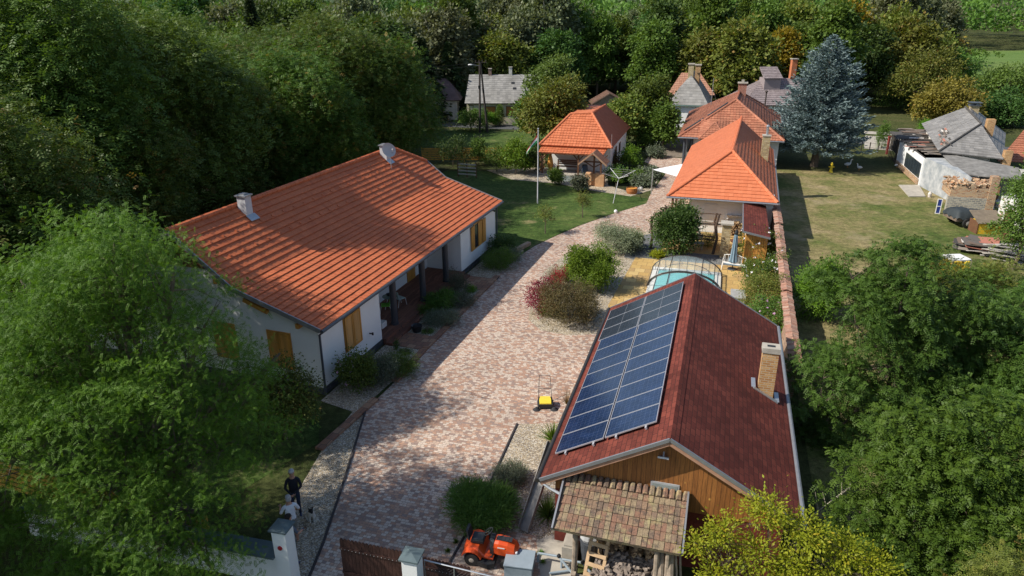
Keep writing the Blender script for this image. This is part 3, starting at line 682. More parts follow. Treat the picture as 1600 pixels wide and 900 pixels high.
mb = MB(); mb.tube([(gW+.07, -.05, gE-.05), (gW+.07, gL, gE-.05)], .075, None, 10); K.part('gutter', mb, GREYM)
# floodlight, window
mb = MB(); mb.obox((gm-.15, .25, 3.78), .3, .22, .05, (1, 0, 0), (0, .9, -.4)); mb.beam((gm-.15, .39, 3.86), (gm-.15, .25, 3.8), .04, .04); K.part('floodlight', mb, mat('lamp_grey', (.5, .5, .5), .4))
mb = MB(); mb.box(3.15, .36, 2.35, 3.95, .388, 2.85); kw = K.part('window', mb, mat('grey_frame', (.32, .33, .34), .6))
mb = MB(); mb.box(3.2, .352, 2.4, 3.9, .358, 2.8); K.part('pane', mb, mat('dusty_glass', (.22, .25, .24), .25), kw)
# solar panels
def pv_mat(name, cell, line, cw, cl=(.045, .065, .12)):
    m, nt, p = _mat(name); uv = nt.nodes.new('ShaderNodeAttribute'); uv.attribute_name = 'ruv'
    s = nt.nodes.new('ShaderNodeSeparateXYZ'); L(nt, uv.outputs['Vector'], s.inputs[0]); gs = []
    for i in (0, 1):
        q = mth(nt, 'FRACT', mth(nt, 'DIVIDE', s.outputs[i], cw)); gs.append(mth(nt, 'LESS_THAN', q, line))
    g = mth(nt, 'MAXIMUM', gs[0], gs[1])
    bs = mth(nt, 'LESS_THAN', mth(nt, 'FRACT', mth(nt, 'DIVIDE', s.outputs[1], cw/3)), .06)
    col = mix(nt, mth(nt, 'MULTIPLY', bs, .35), mix(nt, g, cell, cl), cl)
    col = mix(nt, 1, col, ramp(nt, noise(nt, coords(nt), 3, 3), [(.3, (.75,)*3), (.7, (1.25,)*3)]), 'MULTIPLY')
    L(nt, col, p.inputs['Base Color']); p.inputs['Roughness'].default_value = .16; p.inputs['Specular IOR Level'].default_value = .5; return m
PVB = pv_mat('blue_polycrystalline_cells', (.009, .020, .058), .05, .158)
PVD = pv_mat('black_monocrystalline_cells', (.012, .016, .026), .035, .166, (.05, .055, .065))
ALU = mat('anodised_aluminium', (.48, .49, .52), .35, .06, 5, metal=.5)
slen = math.hypot(gm, gR-gE); ux, uz = -gm/slen, -(gR-gE)/slen
nrm = Vector((uz, 0, -ux)); nrm = nrm if nrm.z > 0 else -nrm
def rp(a, b, h): return Vector((gm+ux*b, a, gR+uz*b))+nrm*h
pp, pa, pb = 1.013, .956, .452
def panel(a0, a1, b0, b1, m, split=False):
    mb = MB(); g_ = .022; h0, h1 = .09, .13
    mb.add([rp(a, b, h) for h in (h0, h1) for a, b in ((a0, b0), (a1, b0), (a1, b1), (a0, b1))], [(0, 1, 2, 3), (7, 6, 5, 4), (0, 4, 5, 1), (1, 5, 6, 2), (2, 6, 7, 3), (3, 7, 4, 0)])
    fr_ = K.part('solar_panel', mb, ALU)
    mb = MB(); rg = [(b0+g_, b1-g_)] if not split else [(b0+g_, (b0+b1)/2-.006), ((b0+b1)/2+.006, b1-g_)]
    for q0, q1 in rg: mb.poly([rp(a0+g_, q0, h1+.003), rp(a0+g_, q1, h1+.003), rp(a1-g_, q1, h1+.003), rp(a1-g_, q0, h1+.003)])
    c = K.part('cells', mb, m, fr_); me = c.data; at = me.attributes.new('ruv', 'FLOAT_VECTOR', 'CORNER')
    for p in me.polygons:
        for k, li in enumerate(p.loop_indices):
            co = me.vertices[me.loops[li].vertex_index].co; at.data[li].vector = (co.y-(a0+g_)+.002, (gm-co.x)/(-ux)-b0-g_+.002, 0)
for i in range(8):
    for k in (0, 1):
        b0 = pb+k*1.7; panel(pa+i*pp, pa+i*pp+.992, b0, b0+1.65, PVB)
dA = pa+8*pp+.02
for i in range(3):
    for k in (0, 1):
        b0 = pb-.02+k*1.76; panel(dA+i*1.055, dA+i*1.055+1.035, b0, b0+1.73, PVD, True)
mb = MB()
for b in (pb+.35, pb+1.3, pb+2.05, pb+3.0): mb.add([rp(a, bb, h) for h in (.02, .088) for a, bb in ((pa-.1, b-.03), (dA+3.1, b-.03), (dA+3.1, b+.03), (pa-.1, b+.03))], [(0, 1, 2, 3), (7, 6, 5, 4), (0, 4, 5, 1), (1, 5, 6, 2), (2, 6, 7, 3), (3, 7, 4, 0)])
K.part('mounting_rail', mb, ALU)
YBR = brick_mat('yellow_brown_chimney_brick', [(.50, .27, .10), (.44, .22, .08), (.56, .33, .14)], .25, .085, mortar=(.42, .34, .24), plane='z', msz=.01)
cx, cy = 6.42, 6.35
mb = MB(); mb.box(cx-.26, cy-.2, 2.5, cx+.26, cy+.2, 4.5); kc = K.part('chimney', mb, YBR)
mb = MB(); mb.box(cx-.29, cy-.23, 4.5, cx+.29, cy+.23, 4.68); K.part('cap', mb, M_conc, kc)
mb = MB(); mb.box(cx-.13, cy-.07, 4.68, cx+.13, cy+.07, 4.685); K.part('flue', mb, BLACK, kc)
mb = MB()
for a, b in (((cx-.42, cy-.36), (cx+.42, cy-.36)), ((cx-.42, cy-.36), (cx-.42, cy+.3)), ((cx+.4, cy-.36), (cx+.4, cy+.3))):
    z = lambda x: gE+(gW-x)*sl+.03
    mb.beam((a[0], a[1], z(a[0])), (b[0], b[1], z(b[0])), .14, .03)
K.part('flashing', mb, STEEL, kc)
# ---------------------------------------------------------------- lean-to firewood shelter
OLDT = bpy.data.materials.new('mossy_old_clay_tiles'); OLDT.use_nodes = True; nt = OLDT.node_tree; p = nt.nodes['Principled BSDF']
a = nt.nodes.new('ShaderNodeAttribute'); a.attribute_name = 'tint'; v = coords(nt)
col = ramp(nt, a.outputs['Fac'], [(0, (.22, .12, .08)), (.2, (.235, .155, .10)), (.38, (.265, .20, .125)), (.55, (.19, .13, .092)), (.7, (.25, .19, .118)), (.85, (.23, .135, .088))], 'CONSTANT')
col = mix(nt, ramp(nt, noise(nt, v, 5, 6, .75), [(.47, (0,)*3), (.62, (.85,)*3)]), col, (.07, .055, .045))
col = mix(nt, ramp(nt, noise(nt, v, 3, 5, .7), [(.52, (0,)*3), (.66, (.5,)*3)]), col, (.40, .36, .17))
L(nt, mix(nt, 1, col, ramp(nt, noise(nt, v, 30, 4), [(.3, (.65,)*3), (.7, (1.25,)*3)]), 'MULTIPLY'), p.inputs['Base Color']); p.inputs['Roughness'].default_value = .95
bump(nt, p, noise(nt, v, 30, 4), .6, .02)
SH_ = Thing('firewood_shelter', 'lean-to firewood shelter roofed with mossy old clay tiles against the garage gable', 'shelter', FG, (.8, -1.1, 0))
mb = MB(); s0, s1 = (.72, 4.15)
tiled(mb, [(s0, -1.3, 1.95), (s1, -1.35, 1.95), (s1+.05, .36, 2.62), (s0, .36, 2.62)], .27, .15, .035, .014)
for k in range(19): mb.tube([(s0+.1+k*.185, .0+.1, 2.545), (s0+.1+k*.185, .37, 2.665)], .085, .07, 6)
SH_.part('roof', mb, OLDT)
for x in (s0-.03, s1+.06):
    mb = MB(); mb.beam((x, -1.33, 1.96), (x, .37, 2.66), .05, .13); SH_.part('verge_trim', mb, GREYM)
for x, y in ((1.25, -.85), (3.55, -1.15), (3.85, -1.2)):
    mb = MB(); mb.tube([(x, y, 0), (x+.02, y, 1.0), (x, y, 1.97)], .085, .075, 9); SH_.part('post', mb, WOODG)
mb = MB(); mb.tube([(s0, -1.1, 1.93), (s1, -1.15, 1.93)], .06, None, 8); SH_.part('beam', mb, WOODG)
mb = MB(); mb.beam((1.3, -1.45, .35), (4.4, -1.75, .35), .1, .14); mb.beam((1.3, -1.38, .55), (4.4, -1.68, .55), .08, .1); mb.box(1.3, -1.55, 0, 1.42, -1.4, .7); mb.box(4.2, -1.85, 0, 4.32, -1.65, .7); SH_.part('front_rail', mb, WOODG)
# firewood
LOG = mat('split_log_wood', (.42, .27, .13), .85, .45, 3, c2=(.50, .36, .22), bs=20)
LOGG = mat('grey_split_logs', (.23, .19, .16), .9, .4, 3, bs=20)
def woodpile(mb, x0, x1, y0, y1, z0, z1, ln, n, r=.07):
    for _ in range(n):
        x, z = random.uniform(x0, x1), random.uniform(z0, z1); y = random.uniform(y0, y1); a_ = random.uniform(-.35, .35); b_ = random.uniform(-.3, .3)
        d = Vector((math.sin(a_), math.cos(a_), b_)).normalized(); c = Vector((x, y, z)); rr_ = r*random.uniform(.7, 1.3)
        mb.tube([c-d*ln/2, c+d*ln/2], rr_, rr_*.92, random.choice((3, 4, 4, 5)))
mb = MB(); woodpile(mb, 1.9, 3.5, -.35, .2, .15, 1.75, .45, 330); one('firewood_stack', mb, LOG, 'tall stack of split yellow firewood under the tiled lean-to', 'firewood', FG, (2.7, 0, 0), kind='stuff')
mb = MB()
for _ in range(420):
    x, y = random.uniform(1.9, 3.5), random.uniform(-1.35, -.4); z = .1+.55*(1-abs(y+.5)*.6)*random.random()+.15; d = Vector((random.uniform(-1, 1), random.uniform(-1, 1), random.uniform(-.6, .6))).normalized()*random.uniform(.12, .2); c = Vector((x, y, z)); mb.tube([c-d, c+d], .055, .045, 4)
one('firewood_heap', mb, LOGG, 'loose heap of grey split logs in front of the stacked firewood', 'firewood', FG, (2.7, -.9, 0), kind='stuff')
# pallet leaning
def pallet(name, label, a, b, wd, F, m, n=4):
    a, b = Vector(a), Vector(b); T = Thing(name, label, 'pallet', F, (a.x, a.y, 0)); sd_ = (b-a).cross(Vector((0, 0, 1))).normalized()
    for k in (-.5, .5):
        mb = MB(); mb.beam(a+sd_*wd*k, b+sd_*wd*k, .09, .07); T.part('runner', mb, m)
    nn = (b-a).cross(sd_).normalized()
    for i in range(n):
        c = a.lerp(b, (i+.4)/n)-nn*.05; mb = MB(); mb.beam(c-sd_*wd*.55, c+sd_*wd*.55, .11, .025, nn); T.part('slat', mb, m)
pallet('wooden_pallet', 'small wooden pallet leaning on the logs under the tiled lean-to', (1.85, -1.1, .25), (1.95, -.45, 1.55), .5, FG, mat('pallet_wood', (.45, .31, .18), .85, .2), 5)
for i, (x, y, tx, ty, r, lab) in enumerate(((3.72, -1.5, 3.66, -.9, .1, 'thick weathered pole leaning at the right end of the lean-to, nearest the logs'), (4.0, -1.6, 3.9, -1.0, .12, 'thickest pale pole leaning at the right end of the lean-to'), (4.22, -1.5, 4.02, -1.0, .035, 'thin stick leaning beside the thick poles of the lean-to'), (4.3, -1.35, 4.12, -.9, .04, 'thin brown stick leaning outermost at the lean-to corner'))):
    mb = MB(); mb.tube([(x, y, 0), ((x+tx)/2+.02, (y+ty)/2, 1), (tx, ty, 1.9)], r, r*.8, 8); one('wooden_pole', mb, WOODG, lab, 'pole', FG, (x, y, 0), 'poles leaning on the lean-to')
T = Thing('waste_bin', 'grey bin with a crumpled sack on top behind the lean-to post', 'bin', FG, (1.55, -.15, 0))
mb = MB(); mb.lathe((1.55, -.15, 0), [(.2, 0), (.26, .75), (.28, .78)], 16); T.part('body', mb, DGREY)
mb = MB(); mb.ball((1.55, -.15, .9), .25, .22, .17, 12, .12); T.part('sack', mb, mat('grey_sack', (.35, .36, .37), .8, .2))
mb = MB(); mb.box(.78, -.35, 0, 1.2, .3, .5); mb.box(.83, -.3, .5, 1.15, .25, .56); one('stone_block', mb, M_conc, 'pale stone block standing against the garage wall under the lean-to eave', 'stone block', FG, (1, 0, 0))
mb = MB(); mb.lathe((1.85, .1, 0), [(.2, 0), (.27, .35), (.3, .6), (.24, .65)], 12); one('stone_pot', mb, mat('grey_pot', (.25, .25, .25), .9, .2), 'round grey pot standing between the bin and the pallet', 'pot', FG, (1.85, .1, 0))
# big rain pipe collector beside the garage corner: tall galvanised sheets leaning at the eave
T = Thing('rain_chute', 'long galvanised steel chute leaning from the garage eave down to the gravel', 'chute', FG, (-.45, .9, 0))
mb = MB(); a_, b_ = Vector((-.12, 2.2, 2.35)), Vector((-.62, .45, .15)); dv = (b_-a_)
for s in (-.16, .16): mb.beam(a_+Vector((s, 0, 0)), b_+Vector((s, 0, 0)), .02, .16)
mb.beam(a_-Vector((0, 0, .06)), b_-Vector((0, 0, .06)), .33, .02); T.part('body', mb, mat('dull_grey_steel', (.20, .19, .18), .6, .25, 3, metal=.3))
mb = MB(); mb.tube([(-.1, .1, 2.42), (.3, -.05, 2.3), (.72, -.2, 2.25)], .045, None, 8); T.part('pipe', mb, STEEL)
# ================================================================ helpers for houses
def atY(px_, py_, Y, F):
    o_ = F.l((0, 0, CAMH)); g_ = G(px_, py_, 0, F); d_ = g_-o_; return o_+d_*((Y-o_.y)/d_.y)
def hip_roof(T, polys, m, caps=(), tw=.3, course=.34, t=.05, roll=.02, cr=.12):
    mb = MB()
    for P in polys: tiled(mb, P, course, tw, t, roll)
    for a, b in caps: ridge_caps(mb, (a[0], a[1], a[2]+.06), (b[0], b[1], b[2]+.06), cr)
    return T.part('roof', mb, m)
def pane_window(T, plane, at, u0, u1, z0, z1, sgn=-1, fm=None, nm='window', bars=1, gm_=None):
    """frame proud of the wall and glass proud of the frame's back; plane 'x' or 'y', sgn is the outward side"""
    fm = fm or WOODB; e = .05
    def bx(mb, a0, a1, b0, b1, d0, d1):
        d0, d1 = sorted((at+sgn*d0, at+sgn*d1))
        if plane == 'x': mb.box(d0, a0, b0, d1, a1, b1)
        else: mb.box(a0, d0, b0, a1, d1, b1)
    mb = MB(); bx(mb, u0, u1, z0, z0+.07, e*.1, e); bx(mb, u0, u1, z1-.07, z1, e*.1, e); bx(mb, u0, u0+.07, z0+.07, z1-.07, e*.1, e); bx(mb, u1-.07, u1, z0+.07, z1-.07, e*.1, e)
    for k in range(bars):
        u = u0+(u1-u0)*(k+1)/(bars+1); bx(mb, u-.025, u+.025, z0+.07, z1-.07, e*.1, e*.9)
    w_ = T.part(nm, mb, fm); mb = MB(); bx(mb, u0+.07, u1-.07, z0+.07, z1-.07, .003, .02); T.part('pane', mb, gm_ or GLASS, w_); return w_
# ================================================================ middle house with bright orange hipped roof (frame FG)
MH = Thing('summer_house', 'white walled house with bright orange hipped roof behind the barbecue terrace', 'house', FG, (.8, 33.8, 0))
x0, x1, y0, y1, ez, rz = .78, 8.25, 33.8, 54.3, 2.7, 5.35; xm = 4.95
A, B, C_, D = (x0, y0, ez), (x1, y0, ez), (x1+.6, y1, ez), (x0+.6, y1, ez); Ra, Rb = (xm, 38.0, rz), (xm+.75, 54.3, rz+.25)
K1, K2 = (x0+1.3, y1, ez+.62), (x0+.75, y0, ez)
hip_roof(MH, [(A, B, Ra), (B, C_, Rb, Ra), (D, A, Ra, Rb)], T_mid, ((A, Ra), (B, Ra), (Ra, Rb)), t=.036, roll=.006)
mb = MB(); mb.box(2.3, 34.7, 0, 8.05, 35.0, 3.0); mb.box(7.8, 35.0, 0, 8.05, 54, 2.72); mb.box(2.3, 35.0, 0, 2.55, 54, 3.0); MH.part('wall', mb, WHITE)
mb = MB(); mb.slab([(x0+.2, y0+.2, ez-.02), (x1-.2, y0+.2, ez-.02), (x1+.3, y1, ez-.02), (x0+.7, y1, ez-.02)], .1); MH.part('soffit', mb, WOODB)
mb = MB(); mb.tube([(x0-.05, y0-.08, ez-.06), (x1+.05, y0-.08, ez-.06)], .07, None, 8); MH.part('gutter', mb, GREYM)
mb = MB(); mb.tube([(x1+.08, y0-.1, ez-.06), (x1+.68, y1, ez-.06)], .07, None, 8); MH.part('gutter', mb, GREYM)
mb = MB(); mb.box(3.4, 34.66, 0, 4.3, 34.697, 2.1); d_ = MH.part('door', mb, mat('white_wood', (.70, .70, .68), .6, .05))
mb = MB(); mb.box(4.2, 34.62, 1.0, 4.24, 34.66, 1.1); MH.part('handle', mb, BLACK, d_)
for x in (5.0, 6.15, 7.3):
    mb = MB(); mb.box(x, 34.5, 0, x+.12, 34.7, 1.35); MH.part('pier', mb, WHITE)
mb = MB(); mb.box(5.0, 34.45, 1.35, 7.42, 34.7, 1.42); MH.part('shelf', mb, OLDW)
for x, y in ((1.15, 34.3), (1.25, 37.5), (1.4, 41), (1.5, 44.5)):
    mb = MB(); mb.beam((x, y, 0), (x, y, ez), .16, .16); MH.part('post', mb, mat('red_brown_post', (.17, .06, .04), .7, .2))
mcx, mcy = 7.65, 45.6
STONEB = brick_mat('yellow_stone_blocks', [(.48, .38, .20), (.42, .33, .18), (.54, .45, .27), (.36, .27, .15)], .28, .14, mortar=(.36, .30, .2), plane='z', msz=.012)
mb = MB(); mb.box(mcx-.3, mcy-.3, 2.8, mcx+.3, mcy+.3, 5.35); c_ = MH.part('chimney', mb, STONEB)
mb = MB(); mb.box(mcx-.35, mcy-.35, 5.35, mcx+.35, mcy+.35, 5.43); MH.part('cap', mb, M_conc, c_)
mb = MB(); mb.cyl(mcx, mcy, 5.43, 6.1, .1); mb.lathe((mcx, mcy, 6.1), [(.16, 0), (.16, .04), (.03, .16)], 12); MH.part('flue_pipe', mb, STEEL, c_)
mb = MB(); woodpile(mb, 5.15, 6.1, 34.3, 34.5, .1, 1.0, .35, 160, .055); one('firewood_row', mb, LOG, 'yellow firewood stacked against the white wall of the summer house', 'firewood', FG, (5.6, 34.4, 0), kind='stuff')
mb = MB(); woodpile(mb, 6.2, 6.75, 34.3, 34.45, .1, .9, .3, 80, .06); one('grey_firewood', mb, LOGG, 'small dark pile of logs between the yellow firewood and the brushwood', 'firewood', FG, (6.5, 34.4, 0), kind='stuff')
mb = MB()
for _ in range(70):
    a = Vector((random.uniform(6.5, 8.0), random.uniform(33.9, 34.4), random.uniform(.05, .9))); mb.tube([a, a+Vector((random.uniform(-.9, .9), random.uniform(-.3, .3), random.uniform(-.1, .5)))], .025, .012, 4)
one('brushwood', mb, mat('brushwood', (.20, .14, .11), .9, .3), 'tangle of bare sticks piled at the white wall beside the red roofed shed', 'brushwood', FG, (7.2, 34.2, 0), kind='stuff')
# white triangular sun sail
mb = MB(); a, b, c = G(1020, 265, 2.2, FG), G(1068, 256, 2.7, FG), G(1062, 277, 2.4, FG); cen = (a+b+c)/3-Vector((0, 0, .12))
n = 6; Pg = {}
for i in range(n+1):
    for j in range(n+1-i):
        u, v = i/n, j/n; p_ = a*(1-u-v)+b*u+c*v; s_ = 27*u*v*(1-u-v); p_ = p_-Vector((0, 0, .14*s_)); Pg[i, j] = len(mb.v); mb.v.append(tuple(p_))
for i in range(n):
    for j in range(n-i):
        mb.f.append((Pg[i, j], Pg[i+1, j], Pg[i, j+1])); mb.t.append(.5)
        if j < n-i-1: mb.f.append((Pg[i+1, j], Pg[i+1, j+1], Pg[i, j+1])); mb.t.append(.5)
T = Thing('sun_sail', 'white triangular sun sail stretched out from the orange roofed house over the paving', 'sun sail', FG, (a.x, a.y, 0)); T.part('fabric', mb, mat('white_canvas', (.78, .78, .78), .8, .03), smooth=True)
mb = MB(); mb.tube([(a.x, a.y, 0), (a.x, a.y, a.z+.1)], .04, None, 8); T.part('pole', mb, STEEL)
# ================================================================ rear brown house
RH = Thing('brown_roof_house', 'house with weathered brown hipped roof, red chimney and roof collectors behind the summer house', 'house', FG, (0, 57.3, 0))
ez, rz = 3.0, 6.25; A, B, C_, D = (-.15, 57.3, ez), (10.0, 57.3, ez), (10.6, 76.5, ez), (-.15, 76.5, ez); Ra, Rb = (5.15, 62.2, rz), (5.5, 70.0, rz)
rr_ = hip_roof(RH, [(A, B, Ra), (B, C_, Rb, Ra), (D, A, Ra, Rb), (C_, D, Rb)], T_rear, ((A, Ra), (B, Ra), (Ra, Rb), (C_, Rb)), tw=.3, course=.36)
mb = MB(); mb.box(1.3, 58.2, 0, 9.6, 75.8, 3.05); RH.part('wall', mb, WHITE)
mb = MB(); mb.tube([(-.2, 57.2, 2.94), (10, 57.2, 2.94)], .07, None, 8); RH.part('gutter', mb, GREYM)
# small front hip over the bay
a1, b1, t1 = (1.9, 56.7, 3.0), (4.6, 56.7, 3.0), (3.3, 58.6, 4.45)
mb = MB(); tiled(mb, [a1, b1, t1], .3, .3); tiled(mb, [b1, (4.6, 59.6, 4.5), t1], .3, .3); tiled(mb, [(1.9, 59.6, 4.5), a1, t1], .3, .3); ridge_caps(mb, a1, t1, .09); ridge_caps(mb, b1, t1, .09); RH.part('bay_roof', mb, T_rear)
for x, y in ((.5, 57.9), (.5, 61), (1.2, 57.9)):
    mb = MB(); mb.cyl(x, y, 0, 2.95, .14); RH.part('column', mb, DGREY)
pane_window(RH, 'y', 58.2, 3.0, 4.2, 1.0, 2.3)
for ya, yb in ((60.6, 63.2), (57.9, 60.2)):
    mb = MB(); f_ = lambda y, q: Vector((-.15+5.3*q, y, ez+3.25*q))+Vector((-.5, 0, .85))*.14
    q0, q1 = ((.50, .86), (.10, .42))[ya < 60]; ya_, yb_ = ya, yb
    mb.slab([f_(57.6+4.9*q0+.5, q0), f_(57.6+4.9*q1+.5, q1), f_(57.6+4.9*q1+1.3, q1), f_(57.6+4.9*q0+1.3, q0)], .08); RH.part('solar_collector', mb, mat('collector_dark', (.03, .04, .055), .2, .1))
mb = MB(); mb.box(5.3, 69.3, 5.6, 6.2, 70.0, 7.2); c_ = RH.part('chimney', mb, brick_mat('red_chimney_brick', [(.42, .13, .06), (.36, .11, .05)], .25, .08, mortar=.3, plane='z'))
mb = MB(); mb.box(5.2, 69.2, 7.2, 6.3, 70.1, 7.33); mb.box(5.6, 69.5, 7.33, 5.9, 69.8, 7.6); RH.part('cap', mb, M_conc, c_)
mb = MB(); q_ = G(1110, 175, 3.8, FG); mb.tube([(q_.x, q_.y, 3.5), (q_.x, q_.y, 7.6)], .035, None, 6); mb.tube([(q_.x, q_.y, 6.6), (q_.x+.7, q_.y, 4.6)], .01, None, 4); RH.part('antenna_mast', mb, GREYM)
# ================================================================ garden house with porch
GH = Thing('garden_house', 'small garden house with orange tiled hip roof and open timber porch beyond the lawn', 'house', FG, (-12, 51, 0))
e0 = 2.75
FL, FRr = G(843, 226, e0, FG), G(956, 232, e0, FG); BR = G(990, 199, e0, FG)
FL.y = FRr.y = (FL.y+FRr.y)/2; BR.x = FRr.x
BL = Vector((FL.x, BR.y, e0))
def rayplane(px_, py_, p0, p1, p2, F):
    o_ = F.l((0, 0, CAMH)); g_ = G(px_, py_, 0, F); d_ = g_-o_; n_ = (p1-p0).cross(p2-p0); return o_+d_*((p0-o_).dot(n_)/d_.dot(n_))
slope = .72
pfr = lambda: (FL, FRr, FL+Vector((0, 1, slope)))
T1 = rayplane(892, 178, *pfr(), FG); T2 = rayplane(925, 177, *pfr(), FG)
T3 = rayplane(946, 164, FRr, BR, T2, FG)
GHm = [(FL, FRr, T2, T1), (FRr, BR, T3, T2), (BL, FL, T1, Vector((T1.x, BR.y-1.5, T1.z)))]
gr = hip_roof(GH, GHm, T_gh, ((FL, T1), (FRr, T2), (T1, T2), (T2, T3)))
mb = MB(); mb.slab([T1-Vector((0, 0, .03)), T2-Vector((0, 0, .03)), T3-Vector((0, 0, .03)), Vector((T1.x, T3.y, T1.z))], .1); mb.slab([Vector(BL), T3, BR], .1)
GH.part('back_roof', mb, T_gh)
pz = e0-.12; py0 = FL.y
PL, PR = G(846, 238, 2.2, FG), G(944, 243, 2.2, FG); PL.y = PR.y = (PL.y+PR.y)/2
mb = MB(); tiled(mb, [(FL.x+.15, PL.y, 2.2), (FRr.x-.7, PL.y, 2.2), (FRr.x-.5, py0+.3, pz), (FL.x+.15, py0+.3, pz)], .33, .3); GH.part('porch_roof', mb, T_gh)
wy = py0+1.6
mb = MB(); mb.box(FL.x+.9, wy, 0, FRr.x-.35, wy+.25, 3.1); mb.box(FRr.x-.6, wy+.25, 0, FRr.x-.35, BR.y-.3, e0+.05); mb.box(FL.x+.9, wy+.25, 0, FL.x+1.15, BR.y-.3, e0+.05); GH.part('wall', mb, WHITE)
mb = MB(); mb.box(FL.x, PL.y+.1, 0, FRr.x-.3, wy, .12); GH.part('porch_floor', mb, M_conc)
for i, x in enumerate((FL.x+.45, FL.x+4.05, FRr.x-.9)):
    mb = MB(); y = PL.y+.35; mb.beam((x, y, 0), (x, y, 2.15), .15, .15)
    for s in (-1, 1): mb.beam((x, y, 1.5), (x+s*.6, y, 2.15), .1, .1)
    GH.part('post', mb, WOODB)
mb = MB(); mb.beam((FL.x+.2, PL.y+.35, 2.12), (FRr.x-.7, PL.y+.35, 2.12), .14, .16); GH.part('beam', mb, WOODB)
mb = MB(); mb.box(FRr.x-.352, wy+3, 0, FRr.x-.31, wy+4, 2.0); GH.part('door', mb, WOODB)
pane_window(GH, 'x', FRr.x-.35, wy+5.5, wy+6.5, 1.0, 2.0, 1)
for k in range(3):
    mb = MB(); mb.beam((FL.x+.2, PL.y+.4, .35+.5*k), (FL.x+.2, wy, .35+.5*k), .03, .3); GH.part('side_board', mb, WOODY)
mb = MB(); mb.tube([(FL.x+7.2, PL.y+.2, 2.4), (FL.x+7.2, PL.y+.2, 4.2)], .02, None, 5); GH.part('antenna', mb, STEEL)
T = Thing('bench', 'brown wooden bench standing in the porch of the garden house', 'bench', FG, (FL.x+2.6, wy-.5, .12))
bx0, bx1, by = FL.x+1.6, FL.x+3.8, wy-.45
mb = MB(); mb.box(bx0, by-.45, .55, bx1, by, .6); T.part('seat', mb, WOODB)
mb = MB()
for k in range(3): mb.box(bx0, by+.02, .72+k*.17, bx1, by+.06, .84+k*.17)
T.part('backrest', mb, WOODB)
for x in (bx0+.08, bx1-.08):
    mb = MB(); mb.box(x-.05, by-.45, .12, x+.05, by-.38, .55); mb.box(x-.05, by-.05, .12, x+.05, by+.02, 1.2); T.part('leg', mb, WOODB)
T = Thing('barrel', 'dark blue plastic barrel in the porch beside the middle post', 'barrel', FG, (FL.x+4.6, PL.y+.9, 0))
mb = MB(); mb.lathe((FL.x+4.6, PL.y+.9, .12), [(.24, 0), (.3, .2), (.31, .45), (.28, .8), (.24, .88)], 18); T.part('body', mb, mat('blue_black_plastic', (.03, .045, .07), .35, .1), smooth=True)
mb = MB(); mb.lathe((FL.x+4.6, PL.y+.9, 1.0), [(.25, 0), (.25, .04), (.1, .05)], 18); T.part('lid', mb, BLACK)
mb = MB(); mb.lathe((FL.x+1.1, PL.y+1.1, .12), [(.12, 0), (.2, .3), (.3, .8), (.22, 1.3), (.1, 1.7), (.03, 1.8)], 9); one('wood_carving', mb, WOODY, 'tall golden wooden carving standing at the left end of the garden house porch', 'carving', FG, (FL.x+1.1, PL.y+1.1, .12))
# ================================================================ grey roofed cream house by the road (frame W heading about 0)
F2 = Fr((-6.4, 99.6), 2.0)
Q = Thing('grey_roof_house', 'cream house with long grey slate roof and orange roller shutters across the road', 'house', F2, (0, 0, 0))
wq = 10.5
mb = MB(); mb.box(.25, .4, 0, wq, 8.6, 3.05); Q.part('wall', mb, CREAM)
mb = MB(); tiled(mb, [(0, 0, 3.0), (wq+.3, 0, 3.0), (wq+.1, 4.4, 6.45), (.35, 4.4, 6.45)], .4, .4, .02, 0); tiled(mb, [(wq+.3, 8.8, 3.0), (0, 8.8, 3.0), (.35, 4.4, 6.45), (wq+.1, 4.4, 6.45)], .4, .4, .02, 0); Q.part('roof', mb, T_slate)
mb = MB(); mb.add([(.3, .4, 3), (.3, 8.5, 3), (.3, 4.4, 6.2)], [(0, 1, 2)]); Q.part('gable', mb, OLDW); mb = MB(); mb.add([(wq, .4, 3), (wq, 8.5, 3), (wq, 4.4, 6.2)], [(0, 2, 1)]); Q.part('gable', mb, OLDW)
SHUT = mat('orange_roller_shutter', (.40, .16, .04), .6, .15, 4, stretch=(1, 1, 12))
for x0_, x1_, z0_, z1_ in ((2.75, 4.25, 1.25, 2.55), (5.7, 7.2, 1.25, 2.55), (.55, 1.2, 1.5, 2.7)):
    pane_window(Q, 'y', .4, x0_, x1_, z0_, z1_, -1, fm=WOODB, bars=0, gm_=SHUT if x0_ > 1 else CREAM)
mb = MB(); mb.box(.3, .25, 2.86, wq+.1, .4, 3.0); Q.part('eaves_board', mb, mat('red_brown_board', (.24, .10, .05), .7))
for x, h_ in ((3.3, .75), (6.2, .95)):
    mb = MB(); mb.box(x-.22, 4.2, 6.1, x+.22, 4.7, 6.45+h_); c_ = Q.part('chimney', mb, brick_mat('brown_chimney_brick', [(.30, .16, .11), (.25, .13, .09)], .25, .1, mortar=.25, plane='z') if x < 4 else OLDW); mb = MB(); mb.box(x-.28, 4.14, 6.45+h_, x+.28, 4.76, 6.53+h_); Q.part('cap', mb, M_conc, c_)
for x, z in ((6.6, 4.6), (6.35, 5.25)):
    mb = MB(); y = (z-3)/3.45*4.4; mb.slab([(x, y, z+.08), (x+.45, y, z+.08), (x+.45, y+.3, z+.3), (x, y+.3, z+.3)], .05); Q.part('roof_hatch', mb, BLACK)
